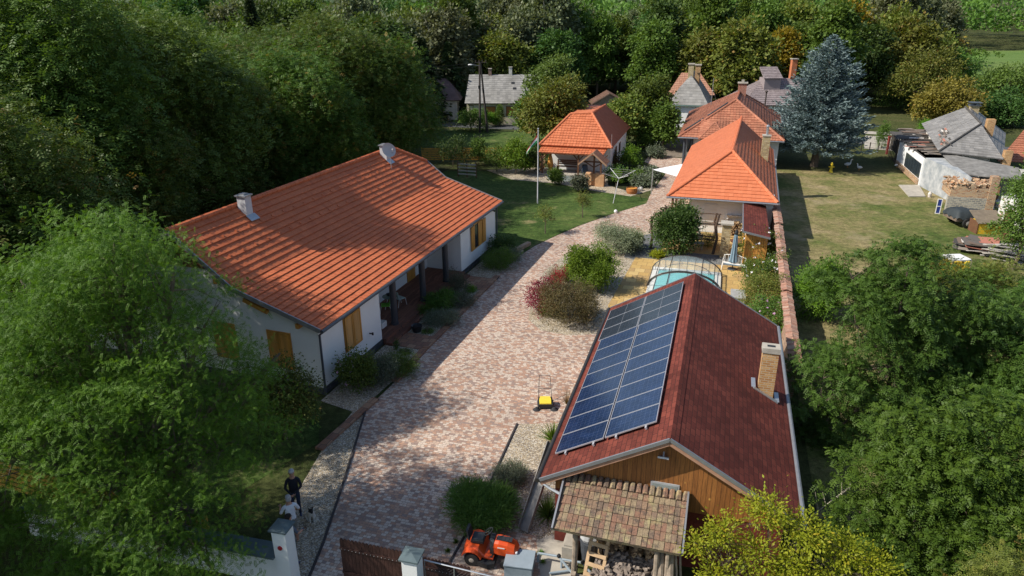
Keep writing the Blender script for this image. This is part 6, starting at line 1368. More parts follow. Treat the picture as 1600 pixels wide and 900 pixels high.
# ================================================================ yellow push sweeper
c = G(852, 636); F7 = Fr((c.x, c.y), 0); YL = mat('sweeper_yellow', (.72, .56, .05), .45, .05)
T = Thing('push_sweeper', 'yellow and black push sweeper with upright handle on the paving', 'sweeper', F7, (0, 0, 0))
mb = MB(); loft(mb, [[(x*.30, -.22, z) for x, z in ((-1, .1), (1, .1), (1, .24), (-1, .24))], [(x*.32, .0, z) for x, z in ((-1, .06), (1, .06), (.95, .33), (-.95, .33))], [(x*.30, .32, z) for x, z in ((-1, .06), (1, .06), (.95, .3), (-.95, .3))]]); T.part('body', mb, MBK)
mb = MB(); loft(mb, [[(x*.24, -.2, z) for x, z in ((-1, .245), (1, .245), (.95, .29), (-.95, .29))], [(x*.25, 0, z) for x, z in ((-1, .335), (1, .335), (.9, .40), (-.9, .40))], [(x*.22, .25, z) for x, z in ((-1, .31), (1, .31), (.9, .37), (-.9, .37))]]); T.part('hopper_lid', mb, YL)
mb = MB(); mb.tube([(-.27, .2, .3), (-.25, .5, .7), (-.22, .8, 1.05), (.22, .8, 1.05), (.25, .5, .7), (.27, .2, .3)], .014, None, 6); mb.tube([(-.25, .45, .62), (.25, .45, .62)], .011, None, 6); T.part('handle', mb, MBK)
for s in (-1, 1):
    mb = MB(); mb.lathe((s*.3-.03, .12, .13), [(.05, 0), (.13, .01), (.13, .06), (.05, .07)], 16, 'x'); T.part('wheel', mb, MBK); mb = MB(); mb.lathe((s*.36, -.22, .01), [(.17, 0), (.1, .06), (.05, .12)], 16); T.part('brush', mb, mat('dark_bristles', (.03, .03, .035), .9))
# small tools near the shelter
c = G(812, 892, 0); F8 = Fr((c.x, c.y), 100); T = Thing('metal_box', 'pale grey sheet metal box lying beside the front wheel of the mower', 'box', F8, (0, 0, 0)); mb = MB(); mb.box(-.35, -.4, 0, .35, .4, .45); T.part('body', mb, mat('pale_blue_grey_metal', (.24, .29, .33), .5, .08)); mb = MB(); mb.box(-.37, -.42, .45, .37, .42, .48); T.part('lid', mb, mat('pale_blue_grey_metal', (.24, .29, .33)))
for px_, py_, lab in ((868, 888, 'grey folding steel frame lying on the slabs nearer the mower'), (905, 898, 'grey folding steel frame at the foot of the lean-to post')):
    c = G(px_, py_); T = Thing('steel_frame', lab, 'steel frame', W, c, 'grey steel frames'); m_ = mat('pale_blue_grey_metal', (.24, .29, .33))
    for i, (p_, q_) in enumerate((((-.5, .3, .3), (.1, .1, .35)), ((.1, .1, .35), (.5, -.3, .05)), ((-.2, -.3, .1), (.4, -.2, .1)), ((-.5, .3, .3), (-.5, .25, 0)), ((.4, -.2, .1), (.1, .1, .35)))): mb = MB(); mb.tube([c+Vector(p_), c+Vector(q_)], .035, None, 7); T.part('tube', mb, m_)
    mb = MB(); mb.ball(c+Vector((.1, .1, .37)), .07, n=8); T.part('joint', mb, BLACK)
# porch furniture
def chair(F, x, y, rz_, lab, m):
    o_ = F.w((x, y, 0)); Fc = Fr((o_.x, o_.y), math.degrees(F.th)+rz_); T = Thing('garden_chair', lab, 'chair', Fc, (0, 0, .33), 'light garden chairs in the porch'); T.at = Vector((0, 0, .33))
    mb = MB(); mb.box(-.24, -.22, .76, .24, .22, .79); T.part('seat', mb, m); mb = MB(); mb.obox((0, .26, 1.02), .46, .03, .4, (1, 0, 0), (0, 1, -.2)); T.part('backrest', mb, m)
    for a in (-.22, .22):
        for b, t in ((-.22, .3), (.22, -.3)): mb = MB(); mb.tube([(a, b, .77), (a, b-t*.3, .33)], .012, None, 5); T.part('leg', mb, WI)
GRN = mat('lime_green_fabric', (.16, .50, .05), .7, .1)
chair(FH, -1.35, 7.9, 60, 'lime green folding garden chair in the porch, nearest the first column', GRN); chair(FH, -1.1, 9.0, 200, 'pale folding garden chair on the far side of the small porch table', mat('pale_fabric', (.42, .50, .46), .7)); 
T = Thing('porch_table', 'small round garden table with a dark bowl on it in the porch', 'table', FH, (-1.4, 8.5, .33)); mb = MB(); mb.lathe((-1.4, 8.5, 1.0), [(.4, 0), (.4, .03)], 20); T.part('tabletop', mb, mat('glass_green_top', (.25, .35, .33), .2)); 
for k in range(3): mb = MB(); mb.tube([(-1.4+.1*math.cos(2.1*k), 8.5+.1*math.sin(2.1*k), 1.0), (-1.4+.34*math.cos(2.1*k), 8.5+.34*math.sin(2.1*k), .33)], .015, None, 5); T.part('leg', mb, WI)
one('dark_bowl', MB().lathe((-1.45, 8.55, 1.035), [(.1, 0), (.17, .08), (.18, .1), (.1, .06)], 14), BLACK, 'dark bowl on the small round porch table', 'bowl', FH, (-1.45, 8.55, 1.035))
one('white_planter', MB().box(-.95, 6.0, .33, -.5, 6.45, .62), WI, 'white square planter at the near end of the porch', 'planter', FH, (-.7, 6.2, .33))
one('black_pot', MB().lathe((.95, 6.9, .02), [(.2, 0), (.27, .3), (.28, .35), (.2, .3)], 16), BLACK, 'black plant pot on the gravel beside the red step', 'pot', FH, (.95, 6.9, .02))
# ================================================================ trees and shrubs
LM = {
 'locust': leaf_mat('locust_leaves', (0.051, 0.108, 0.013), (0.136, 0.226, 0.025), None, .4),
 'locustd': leaf_mat('dark_locust_leaves', (0.042, 0.083, 0.015), (0.112, 0.173, 0.027), (0.210, 0.112, 0.033), .33),
 'ash': leaf_mat('ash_leaves', (0.038, 0.086, 0.014), (0.086, 0.158, 0.024), None, .35),
 'ashb': leaf_mat('bright_ash_leaves', (0.041, 0.101, 0.013), (0.092, 0.175, 0.020), None, .38),
 'yellow': leaf_mat('yellow_green_leaves', (0.170, 0.260, 0.015), (0.380, 0.440, 0.030), (0.500, 0.420, 0.030), .45),
 'green': leaf_mat('fresh_green_leaves', (0.069, 0.163, 0.015), (0.163, 0.300, 0.027), None, .38),
 'dark': leaf_mat('dark_green_leaves', (0.033, 0.072, 0.018), (0.075, 0.135, 0.027), None, .28),
 'mid': leaf_mat('mid_green_leaves', (0.060, 0.112, 0.021), (0.128, 0.203, 0.033), None, .32),
 'olive': leaf_mat('olive_leaves', (0.091, 0.117, 0.023), (0.182, 0.215, 0.039), (0.260, 0.156, 0.039), .33),
 'brown': leaf_mat('browning_leaves', (0.115, 0.092, 0.021), (0.230, 0.178, 0.034), (0.287, 0.127, 0.034), .33),
 'wgreen': leaf_mat('wood_green_leaves', (.065, .105, .022), (.14, .19, .04), None, .33),
 'gold': leaf_mat('golden_leaves', (0.200, 0.170, 0.015), (0.380, 0.320, 0.030), None, .38),
 'pale': leaf_mat('pale_willow_leaves', (0.085, 0.105, 0.050), (0.170, 0.190, 0.100), None, .3),
 'spruce': leaf_mat('blue_spruce_needles', (0.075, 0.121, 0.121), (0.230, 0.310, 0.310), None, .12),
 'silver': leaf_mat('silver_green_leaves', (0.115, 0.149, 0.086), (0.276, 0.322, 0.196), None, .25),
 'purple': leaf_mat('purple_brown_leaves', (0.058, 0.049, 0.023), (0.130, 0.098, 0.039), (0.156, 0.065, 0.039), .25),
 'red': leaf_mat('crimson_leaves', (0.180, 0.012, 0.018), (0.360, 0.030, 0.040), None, .35),
 'laven': leaf_mat('grey_lavender_leaves', (0.072, 0.098, 0.058), (0.156, 0.182, 0.117), (0.130, 0.104, 0.130), .25),
 'straw': leaf_mat('straw_blades', (0.220, 0.180, 0.080), (0.420, 0.360, 0.200), None, .35),
 'conif': leaf_mat('conifer_needles', (0.018, 0.035, 0.014), (0.045, 0.070, 0.020), None, .1),
}
# --- the big locust at the left front
def LB(px_, py_, Y, r, fz=.9): 
    c = atY(px_, py_, Y, W); return ((c.x, c.y, c.z), (r, r, r*fz))
def rel(lobes, o): return [((a[0]-o[0], a[1]-o[1], a[2]-(o[2] if len(o) > 2 else 0)), b) for a, b in lobes]
o = (-10.6, 17.2)
lob = [LB(190, 430, 17.2, 1.3), LB(120, 500, 17.2, 1.7), LB(318, 515, 17.2, .85), LB(25, 560, 16.5, 1.6), LB(235, 560, 16.8, 1.9), LB(350, 600, 17.2, .9), LB(130, 650, 16.2, 1.9), LB(10, 720, 15.6, 1.5), LB(300, 680, 16.6, 1.7),
       LB(365, 690, 17.0, .75), LB(200, 790, 15.8, 1.5), LB(70, 830, 15.2, 1.4), LB(300, 800, 16.0, .95), LB(150, 400, 18.5, 1.2), LB(430, 560, 18.4, .45, .6), LB(60, 470, 17, 1.2), LB(270, 440, 17.0, .75), LB(180, 395, 17, .9), LB(-80, 640, 16, 1.8), LB(330, 885, 14.8, .6), LB(120, 900, 14.6, 1.2), LB(40, 450, 19, 1.4), LB(250, 870, 14.8, .9), LB(160, 760, 15.2, 1.3), LB(290, 860, 15.0, .7)]
lob = rel(lob, o)
V, t, C = fronds(lob, 9200, 7, .7, .20, 6, .022, seed=11, inner=.3, low=-.8, ll=.05, droop=.25, up=.2, spray=(320, .33))
make_tree('locust_tree', 'large bright green locust tree filling the lower left, in front of the house gable', 'tree', (*o, 0), V, t, LM['locust'], lobes=lob, r0=.2, th=2.2, twigs=C, ntw=14, seed=5)
# --- low leafy sapling tree behind the standing people
o = G(452, 700); o = (o.x-.3, o.y+.6); lob = [((0, 0, 2.0), (1.2, 1.1, 1.0)), ((.75, -.3, 1.5), (.8, .8, .7)), ((-.8, .2, 1.4), (.9, .9, .8)), ((.2, .4, 2.7), (.7, .7, .6)), ((.9, .3, 2.1), (.5, .5, .5))]
V, t, C = leaves(lob, 950, 14, .16, .085, .05, 21, .3, .35, -.8); make_tree('fruit_tree', 'small dense fruit tree behind the standing people, beside the gravel strip', 'tree', (*o, 0), V, t, LM['locustd'], lobes=lob, r0=.07, th=1.0, twigs=C, ntw=8, seed=6)
# --- right foreground trees
def near_tree(name, label, base, lobes_px, lm, nt_, seed, fl=.26, k=5, tl=.55, r0=.13, th=2, lw=.045, bark=None):
    lob = rel([LB(*q) for q in lobes_px], base); V, t, C = fronds(lob, nt_, 7, tl, fl, k, lw, seed=seed, inner=.4, low=-.7, ll=.105, up=.1, droop=.45, spray=(max(60, nt_//13), .28))
    return make_tree(name, label, 'tree', (*base, 0), V, t, LM[lm], lobes=lob, r0=r0*.8, th=th, twigs=C, ntw=6, seed=seed, bark=bark)
near_tree('ash_tree', 'tall dark green ash tree with pale trunk right of the garage chimney', (15.3, 25.0), [(1400, 470, 25.5, 1.3), (1330, 500, 25, 1.1), (1480, 500, 26, 1.4), (1290, 590, 24, 1.0), (1370, 570, 24.6, 1.4), (1460, 580, 25, 1.5), (1540, 560, 25.5, 1.3), (1310, 670, 23, .9), (1390, 660, 24, 1.0), (1500, 650, 24.5, 1.2), (1265, 575, 24.5, .6), (1420, 415, 26, .9), (1330, 430, 26.5, .7), (1270, 640, 23, .5), (1545, 490, 26.5, .9)], 'ash', 3300, 31)
near_tree('ash_tree', 'bright leafy ash tree in the lower right corner, nearest the viewer', (12.6, 16.4), [(1450, 680, 17, .9), (1390, 740, 16.5, .95), (1500, 760, 16, 1.1), (1570, 690, 17, .9), (1420, 820, 15.6, 1.0), (1530, 850, 15.2, 1.0), (1345, 800, 16, .6), (1590, 780, 16, .9), (1470, 900, 14.8, 1.0), (1360, 870, 15.4, .6), (1610, 880, 15, .9), (1510, 660, 17.5, .7)], 'ashb', 2900, 33, fl=.24)
near_tree('ash_tree', 'dense ash tree at the right edge between the tall ash and the lower right corner', (20.6, 24.5), [(1580, 560, 25, 1.3), (1620, 620, 24, 1.3), (1560, 630, 23.5, 1.1), (1640, 520, 26, 1.3), (1600, 480, 27, .9)], 'ash', 1200, 35)
# --- yellow green shrub tree in front of the garage
lobp = [(1200, 800, 14.6, .5), (1130, 830, 14.4, .42), (1260, 830, 14.2, .5), (1320, 860, 14, .48), (1180, 870, 14.0, .5), (1090, 850, 14.2, .28), (1240, 890, 13.8, .5), (1120, 900, 13.8, .4), (1370, 890, 13.6, .42), (1300, 920, 13.4, .5)]
base = (6.9, 14.0); lob = rel([LB(*q) for q in lobp], base); V, t, C = leaves(lob, 1150, 11, .13, .085, .042, 41, .1, .3, -.8)
make_tree('yellow_green_shrub', 'airy yellow green shrub in front of the garage gable, right of the firewood lean-to', 'shrub', (*base, 0), V, t, LM['yellow'], lobes=lob, r0=.05, th=1.0, twigs=C, ntw=16, seed=8)
# bare dead branches
T = Thing('dead_branch', 'pale bare branch sticking up in the shade beside the garage corner', 'branch', W, (9.2, 17.2, 0)); mb = MB()
b0 = Vector((8.4, 16.4, 1.4))
for k in range(7):
    a = b0+Vector((.25*k, .1*k, .12*k)); mb.tube([a, a+Vector((random.uniform(-.1, .5), .2, random.uniform(.2, .6)))], .014, .005, 4)
mb.tube([Vector((8.2, 16.3, 0)), b0, b0+Vector((1.6, .7, .8))], .03, .01, 5); T.part('twig', mb, BARKP)
# --- prototypes: make_proto builds once, copies follow
def proto(kind, H, Rr, base, n, seed, lm, per, nclump, ll, lw, csize, r0=.2, bark=None, label='', name='broadleaf_tree', group=None, flat=.6):
    lob = lobeset(H, Rr, base, n, seed); V, t, C = leaves(lob, nclump, per, csize, ll, lw, seed, .2, .45, -.55, flat)
    T = make_tree(name, label, 'tree', (0, -50, 0), V, t, LM[lm], lobes=lob, r0=r0, th=base+(H-base)*.25, seed=seed, bark=bark, group=group); return T.e
used = set()
def place(p, x, y, label, group=None, s=1.0, rz=None, name=None):
    rz = random.uniform(0, 6.28) if rz is None else rz
    if p.name in used: r = copy_thing(p, (x, y, 0), rz, s, label)
    else:
        r = p; used.add(p.name); r.location = (x, y, 0); r.rotation_euler = (0, 0, rz); r.scale = (s,)*3 if not isinstance(s, tuple) else s; r['label'] = label
    if group: r['group'] = group
    elif 'group' in r: del r['group']
    return r
# dark locust wood on the left: frondlike foliage, mid distance
def frond_proto(H, Rr, base, n, seed, lm, ntw, tl, fl, k, lw, ll, name='locust_tree', r0=.22):
    lob = lobeset(H, Rr, base, n, seed); V, t, C = fronds(lob, ntw, 5, tl, fl, k, lw, seed, .45, -.6, ll, .3, .5)
    return make_tree(name, 'locust', 'tree', (0, -60, 0), V, t, LM[lm], lobes=lob, r0=r0, th=H*.4, seed=seed, twigs=C, ntw=5).e
LP_ = [frond_proto(13.5, 4.6, 2.2, 11, 51, 'locustd', 5200, .9, .42, 3, .075, .16), frond_proto(12.2, 4.2, 1.8, 9, 52, 'locustd', 4600, .9, .42, 3, .075, .16), frond_proto(14.5, 4.4, 3, 12, 53, 'mid', 5200, .9, .42, 3, .08, .16)]
gl = 'locust trees of the dark wood behind the house'
spots = []
for r_ in range(8):
    for c_ in range(9):
        x, y = -16.5-5.2*c_+((r_ % 2)*2.4), 3+6.5*r_
        q = FH.w((x, y, 0)); spots.append((q.x+random.uniform(-1.2, 1.2), q.y+random.uniform(-1.2, 1.2)))
def wlab(x, y):
    l_ = FH.l((x, y, 0)); dp = 'front row of' if l_.x > -26 else ('middle of' if l_.x > -42 else 'deep in')
    al = 'level with the near gable' if l_.y < 2 else 'behind the near chimney' if l_.y < 10 else 'behind the middle of the long roof' if l_.y < 18 else 'behind the dish end of the roof' if l_.y < 30 else 'beyond the far end of the roof'
    return 'dark locust tree '+dp+' left wood, '+al, 'locust trees, '+dp+' the left wood, '+al
for i, (x, y) in enumerate(spots):
    if y < 20 or x < -.85*y-6 or (y > 58 and x > -.19*y-2): continue
    place(LP_[i % 3], x, y, *wlab(x, y), random.uniform(.85, 1.1))
for i, (x, y) in enumerate(((-15.8, 3.2), (-16.4, 10.5))):
    q = FH.w((x, y, 0)); place(LP_[2], q.x, q.y, ('towering locust tree behind the near chimney, shading the long roof', 'towering locust tree behind the middle of the long roof, shading its tiles')[i], None, (1.2, 1.2, 1.22-.14*i))
for x, y, s, lab in ((-10.6, 60, 1.0, 'big rounded locust tree standing behind the far end of the long house roof'), (-15.5, 57, 1.02, 'locust tree with russet tinted crown just behind the dish end of the long roof'), (-12.5, 66.5, .85, 'locust tree at the corner of the lawn beside the pallet fence'), (-20.5, 60, 1.0, 'locust tree with bare grey branches, second left of the one above the dish'), (-19, 33, .92, 'locust tree rising close behind the near gable of the long house')):
    place(LP_[0 if s > .95 else 1], x, y, lab, None, s)
for i, (x, y) in enumerate(((-24.5, 22.5), (-29, 27), (-22, 28.5), (-18.5, 23.5))):
    place(LP_[i % 3], x, y, *wlab(x, y), random.uniform(.85, 1.0))
# trees outside the frame at the left whose shade falls on the drive
for x, y, s in ((-17.5, 12.5, .72), (-20.5, 16.5, .8)):
    place(LP_[1], x, y, 'locust tree beyond the left edge of the plot wall', 'locust trees left of the front wall', s)
# --- individually placed middle distance trees
def mid_tree(name, label, x, y, H, Rr, base, lm, seed, nclump=700, per=16, ll=.3, lw=.2, cs=.35, r0=.16, cat='tree', n=9):
    lob = lobeset(H, Rr, base, n, seed); V, t, C = leaves(lob, nclump, per, cs, ll, lw, seed, .2, .45, -.6); return make_tree(name, label, cat, (x, y, 0), V, t, LM[lm], lobes=lob, r0=r0, th=base+.3*(H-base), seed=seed)
mid_tree('walnut_tree', 'broad brownish green walnut tree between the cream grey-roofed house and the garden house', 4.9, 78.5, 8.6, 4.4, 1.0, 'olive', 61, 900, 18)
mid_tree('walnut_tree', 'smaller olive tree filling the gap right behind the broad walnut tree', 3.0, 84, 7.0, 3.0, 1.0, 'mid', 62)
mid_tree('lime_tree', 'upright fresh green tree rising behind the broad walnut tree', 5.6, 95, 10.2, 3.6, 1.5, 'wgreen', 63)
mid_tree('lime_tree', 'compact dark green tree between the garden house and the white grey-roofed house', 16.2, 86, 8.2, 3.1, .8, 'mid', 64)
mid_tree('maple_tree', 'yellowing tree right behind the right corner of the garden house', 13.4, 83.5, 6.0, 2.9, .5, 'olive', 65)
mid_tree('thorn_tree', 'leafy green tree at the court entrance left of the brown roofed house', 17.4, 81.0, 5.4, 1.7, .3, 'mid', 66, 400)
mid_tree('linden_tree', 'broad dark orange-tinged tree behind the yard road, right of the blue spruce', 60, 106, 9.8, 5.4, 1.0, 'olive', 67)
mid_tree('pear_tree', 'golden olive rounded tree in front of the orange-tinged one by the pale track', 56.5, 93, 6.6, 4.3, .6, 'gold' if False else 'brown', 68)
mid_tree('bushy_tree', 'green bushy tree behind the old farmhouse ridge', 72, 106, 7.5, 5.6, .4, 'mid', 69)
mid_tree('bushy_tree', 'low bright bush behind the two chimneys of the old farmhouse', 60, 98, 4.6, 4.4, .2, 'mid', 70)
mid_tree('bushy_tree', 'wide green thicket tree at the field edge on the right', 65, 113, 6.0, 6, .2, 'mid', 71)
mid_tree('bushy_tree', 'dull green thicket tree right of the old farmhouse chimneys', 65, 97, 4.4, 4.8, .2, 'dark', 72)
mid_tree('field_tree', 'spreading green tree standing alone at the corner of the far field', 75, 125, 8.5, 4.6, 1.5, 'mid', 73)
mid_tree('field_tree', 'brown tinged tree at the near edge of the far field', 83, 142, 9.5, 5, 1.5, 'brown', 74)
mid_tree('elder_bush', 'bright green bush beside the front of the garden house, left of the flagpole', *(lambda c: (c.x, c.y))(G(806, 272)), 3.7, 1.7, .1, 'green', 75, 420, 14, .17, .11, .2, .06, 'bush', 7)
for i, (p_, q_, H_, R_, lm_, lab) in enumerate(((776, 268, 2.8, 1.5, 'mid', 'dark green bush at the lawn edge between the pallet fence and the bright bush'), (748, 258, 3.2, .9, 'mid', 'slender bush in front of the yellow slat fence'), (828, 268, 2.6, 1.3, 'dark', 'dark bush right beside the flag, at the garden house porch'), (842, 255, 3.0, 1.2, 'dark', 'dark shrub behind the flag at the porch corner'),
        (708, 262, 3.6, 2.2, 'dark', 'dark conifer-like shrub at the wood edge beside the pallet fence'), (1020, 225, 2.4, 1.6, 'mid', 'low shrub beside the dark court, left side'), (1004, 232, 2.6, 1.3, 'mid', 'grassy green shrub left of the dark court'), (1022, 246, 1.3, 1.1, 'laven', 'round grey green shrub at the near corner of the dark court'),
        (952, 262, 2.0, 1.2, 'purple', 'reddish brown shrub against the garden house corner'), (983, 264, 2.5, 1.25, 'green', 'fresh green round bush right of the reddish shrub'), (1003, 290, 1.0, 1.2, 'laven', 'low silvery bush at the lawn corner by the paving'), (985, 284, 1.1, 1.3, 'mid', 'low green bush behind the orange half barrel'), (1012, 278, .9, 1.2, 'laven', 'low grey bush where paving and shrub bed meet'),
        (905, 300, 1.6, .8, 'laven', 'wispy bush at the left foot of the well'), (868, 288, 1.5, .6, 'mid', 'small young plant in the slate bed'), (960, 285, 1.5, 1.1, 'dark', 'dark bush behind the clothes dryer'))):
    c = G(p_, q_); mid_tree('garden_shrub', lab, c.x, c.y, H_, R_, .05, lm_, 80+i, 260, 12, .15, .09, .18, .03, 'shrub', 6)
# young trees on the lawn
for p_, q_, H_, R_, lm_, lab in ((852, 365, 2.3, .75, 'olive', 'young sparse tree on the lawn nearest the house end'), (910, 340, 2.2, .75, 'olive', 'young round headed tree in the middle of the lawn'), (962, 300, 2.2, .55, 'green', 'slim young tree behind the clothes dryer')):
    c = G(p_, q_); lob = lobeset(H_, R_, .75, 5, int(p_)); V, t, C = leaves(lob, 150, 9, .12, .085, .05, int(p_), .2, .3, -.7); make_tree('young_tree', lab, 'tree', (c.x, c.y, 0), V, t, LM[lm_], lobes=lob, r0=.035, th=.9, twigs=C, ntw=10, seed=3)
# columnar thujas
def column_bush(lab, x, y, H_, R_, seed, lm_='mid'):
    lob = [((0, 0, H_*q), (R_*e, R_*e, H_*.2)) for q, e in ((.2, .85), (.42, 1), (.62, .9), (.8, .6))]; V, t, C = leaves(lob, 260, 16, .12, .13, .05, seed, -.4, .7, -.6); make_tree('thuja', lab, 'thuja', (x, y, 0), V, t, LM[lm_], lobes=[lob[0]], r0=.06, th=.4, seed=1)
for i, (p_, q_, H_, R_, lab) in enumerate(((781, 197, 2.9, .5, 'narrow dark thuja in front of the cream house, right one'), (758, 199, 2.6, .42, 'narrow thuja just behind the foot of the utility pole'), (1377, 232, 3.0, .7, 'columnar thuja by the pale forecourt beyond the spruce'))): c = G(p_, q_); column_bush(lab, c.x, c.y, H_, R_, 200+i)
column_bush('small yellow green thuja at the gable of the old farmhouse', *(lambda c: (c.x, c.y))(G(1440, 224)), 2.8, .8, 210, 'green')
c = G(768, 197); mid_tree('garden_shrub', 'light green shrub between the two narrow thujas', c.x, c.y, 1.9, 1.0, .1, 'green', 99, 200, 10, .16, .1, .2, .03, 'shrub', 5)
c = G(735, 205); mid_tree('garden_shrub', 'green shrub left of the utility pole foot', c.x, c.y, 3.0, 2.2, .1, 'mid', 98, 300, 12, .2, .12, .25, .04, 'shrub', 6)
# --- blue spruce
def spruce(o, H_, R_, seed, lab, z00=2.1):
    r = np.random.default_rng(seed); B = []; D = []; Ln = []; nl = 30
    for i in range(nl):
        q = i/(nl-1); z = z00+(H_-z00-.2)*q**.92; nb = int(16-9*q); env = R_*(1-q)**.72*(.9 if i > 2 else .85)+.15
        for k in range(nb):
            a = 2*math.pi*(k+r.random()*.8)/nb+i*.7; ln = env*(.62+.5*r.random()); m = max(3, int(ln/.20))
            for j in range(m):
                u = (j+.6)/m; 
                if u < .25: continue
                dip = -.34*ln*u*(1-q)+.34*ln*u*u*(.5+.5*(1-q))+.25*q*ln*u
                c = np.array([math.cos(a)*ln*u, math.sin(a)*ln*u, z+dip]); wd = .55*(1-.5*u)*min(1, ln/2)+.12
                for s in range(int(5+5*wd*2)):
                    sp_ = r.normal(size=3)*np.array([wd*.5, wd*.5, .09]); B.append(c+sp_); da = a+r.normal()*.7; D.append([math.cos(da), math.sin(da), .25+r.normal()*.35]); Ln.append(.26+.16*r.random())
    B = np.array(B); D = unit(np.array(D)); Ln = np.array(Ln); Vs = []; ts = []; t0 = r.random(len(B))
    for k in range(3):
        s = perp(D, r); Vs.append(diamonds(B, D, s, Ln, .10)); ts.append(t0)
    T = make_tree('blue_spruce', lab, 'spruce', (*o, 0), np.concatenate(Vs), np.concatenate(ts), LM['spruce'], lobes=[((0, 0, H_*.9), (.3, .3, .3))], r0=.36, th=H_*.6, seed=2)
spruce((31.0, 71.5), 12.6, 5.6, 5, 'large blue spruce standing at the far end of the neighbouring yard')
# --- shrubs of the house border and island bed
def shrub(lab, at, H_, R_, lm, seed, n=420, per=12, ll=.07, lw=.04, cs=.1, F=W, flowers=None, name='shrub', low=-.95, nl=7, inner=.4):
    lob = [((0, 0, H_*.42), (R_*.9, R_*.9, H_*.42))]; rd = random.Random(seed)
    for i in range(nl): a = 2.4*i+rd.random(); q = rd.uniform(.35, .75); rr_ = R_*.55*rd.uniform(.7, 1.1); lob.append(((rr_*math.cos(a), rr_*math.sin(a), H_*q), (R_*.42, R_*.42, H_*.3)))
    V, t, C = leaves(lob, n, per, cs, ll, lw, seed, .0, inner, low); V[:, 2] = np.maximum(V[:, 2], .02)
    T = make_tree(name, lab, 'shrub', (*at, 0), V, t, LM[lm], lobes=lob[1:5], r0=.03, th=H_*.3, seed=seed, crown='foliage')
    if flowers:
        col, nf, sz = flowers; r = np.random.default_rng(seed+1); Cf, Df = clump_points(lob, nf, r, .98, -.1); Vs = []
        for k in range(5):
            s = perp(Df, r); d = unit(np.cross(Df, s)); Vs.append(diamonds(Cf+Df*.05, d, Df*.2+s, sz, sz*.7))
        me = mesh_np('blossom', np.concatenate(Vs), 4, mat('petals_'+col[0], col[1], .7, .1), np.zeros(len(Cf)*5)); ob = bpy.data.objects.new('blossom', me); COL.objects.link(ob); ob.parent = T.e; ob['kind'] = 'stuff'
    return T
def gp(a, b): c = G(a, b); return (c.x, c.y)
PINK_ = ('pink', (.50, .28, .45)); WHT_ = ('white', (.72, .70, .74))
shrub('rose of sharon bush with pink flowers at the near corner of the long house', gp(560, 608), 1.75, .85, 'mid', 301, 700, 12, .075, .05, .1, flowers=(PINK_, 26, .07))
shrub('dark rosemary-like shrub just right of the pink flowering bush', gp(596, 596), 1.15, .85, 'laven', 302, 600, 16, .08, .018, .1)
shrub('low dark green spreading shrub where the house border meets the red kerb', gp(625, 583), .9, .9, 'mid', 303, 600, 16, .08, .018, .1)
shrub('tall wispy shrub at the foot of the second and third porch columns', gp(715, 462), 1.6, .55, 'laven', 304, 420, 12, .09, .02, .12)
shrub('blue grey shrub below the wispy one in the porch border', gp(722, 478), .8, .75, 'laven', 305, 420, 14, .08, .018, .1)
shrub('rounded dark green bush between the porch columns', gp(690, 480), .95, .95, 'mid', 306, 560, 14, .07, .04, .1)
shrub('low dark thyme cushion beside the rounded bush at the porch', gp(665, 490), .45, .6, 'mid', 307, 300, 14, .05, .03, .08)
shrub('low dark grey-green bush spilling over the kerb in front of the porch', gp(690, 506), .7, 1.0, 'laven', 308, 560, 16, .08, .018, .1)
shrub('small yellow green sage bush by the far red step', gp(735, 456), .4, .35, 'green', 309, 160, 10, .05, .03, .06)
shrub('tiny flat cushion plant on the gravel beside the near red step', gp(634, 552), .16, .33, 'mid', 310, 130, 12, .035, .02, .05)
shrub('flat green cushion plant on the gravel at the black pot', gp(668, 519), .16, .38, 'mid', 311, 150, 12, .035, .02, .05)
shrub('small upright cypress seedling on the gravel by the near red step', gp(619, 546), .55, .13, 'dark', 312, 90, 10, .05, .02, .05, nl=3)
shrub('round dark bush under the far window of the long house', gp(778, 418), 1.2, 1.15, 'mid', 313, 560, 16, .08, .03, .12)
shrub('dark bush with faint blossoms at the far corner of the long house', gp(785, 398), 1.5, 1.0, 'dark', 314, 500, 12, .08, .05, .12)
shrub('yellow speckled low bush beside the far bush of the long house', gp(800, 408), .9, .8, 'laven', 315, 400, 12, .06, .03, .1)
# island bed
shrub('large dark purplish brown round shrub at the near end of the island bed', gp(890, 502), 2.1, 1.7, 'purple', 321, 2000, 16, .055, .035, .1)
shrub('vivid green rounded shrub in the middle of the island bed', gp(924, 449), 2.5, 1.65, 'green', 322, 1700, 15, .09, .06, .12)
shrub('crimson leaved smoke bush with upright shoots at the left tip of the island bed', gp(846, 490), 2.1, .85, 'red', 323, 420, 12, .075, .045, .1, inner=.5)
shrub('crimson leaved shoot between the dark and the vivid green shrub', gp(872, 462), 1.9, .4, 'red', 324, 120, 10, .075, .045, .08, inner=.5)
shrub('half dried green bush under the crimson leaves', gp(858, 492), .9, .75, 'olive', 325, 420, 12, .05, .03, .1)
shrub('silvery green arching shrub at the far end of the island bed', gp(963, 393), 1.9, 1.75, 'silver', 326, 1200, 14, .09, .035, .13)
shrub('dull green shrub right beside the silvery one', gp(988, 388), 1.4, .8, 'mid', 327, 460, 12, .08, .04, .12)
shrub('large dark leaved upright shrub beside the glazed pool cover', gp(1053, 398), 3.3, 1.6, 'dark', 328, 1500, 14, .13, .075, .16)
shrub('bright yellow green low plant in front of the large dark shrub', gp(1028, 403), .55, .5, 'yellow', 329, 160, 12, .09, .05, .08)
shrub('sparse grassy shrub at the rustic pergola post', gp(1105, 385), .9, .7, 'olive', 330, 260, 12, .1, .02, .12)
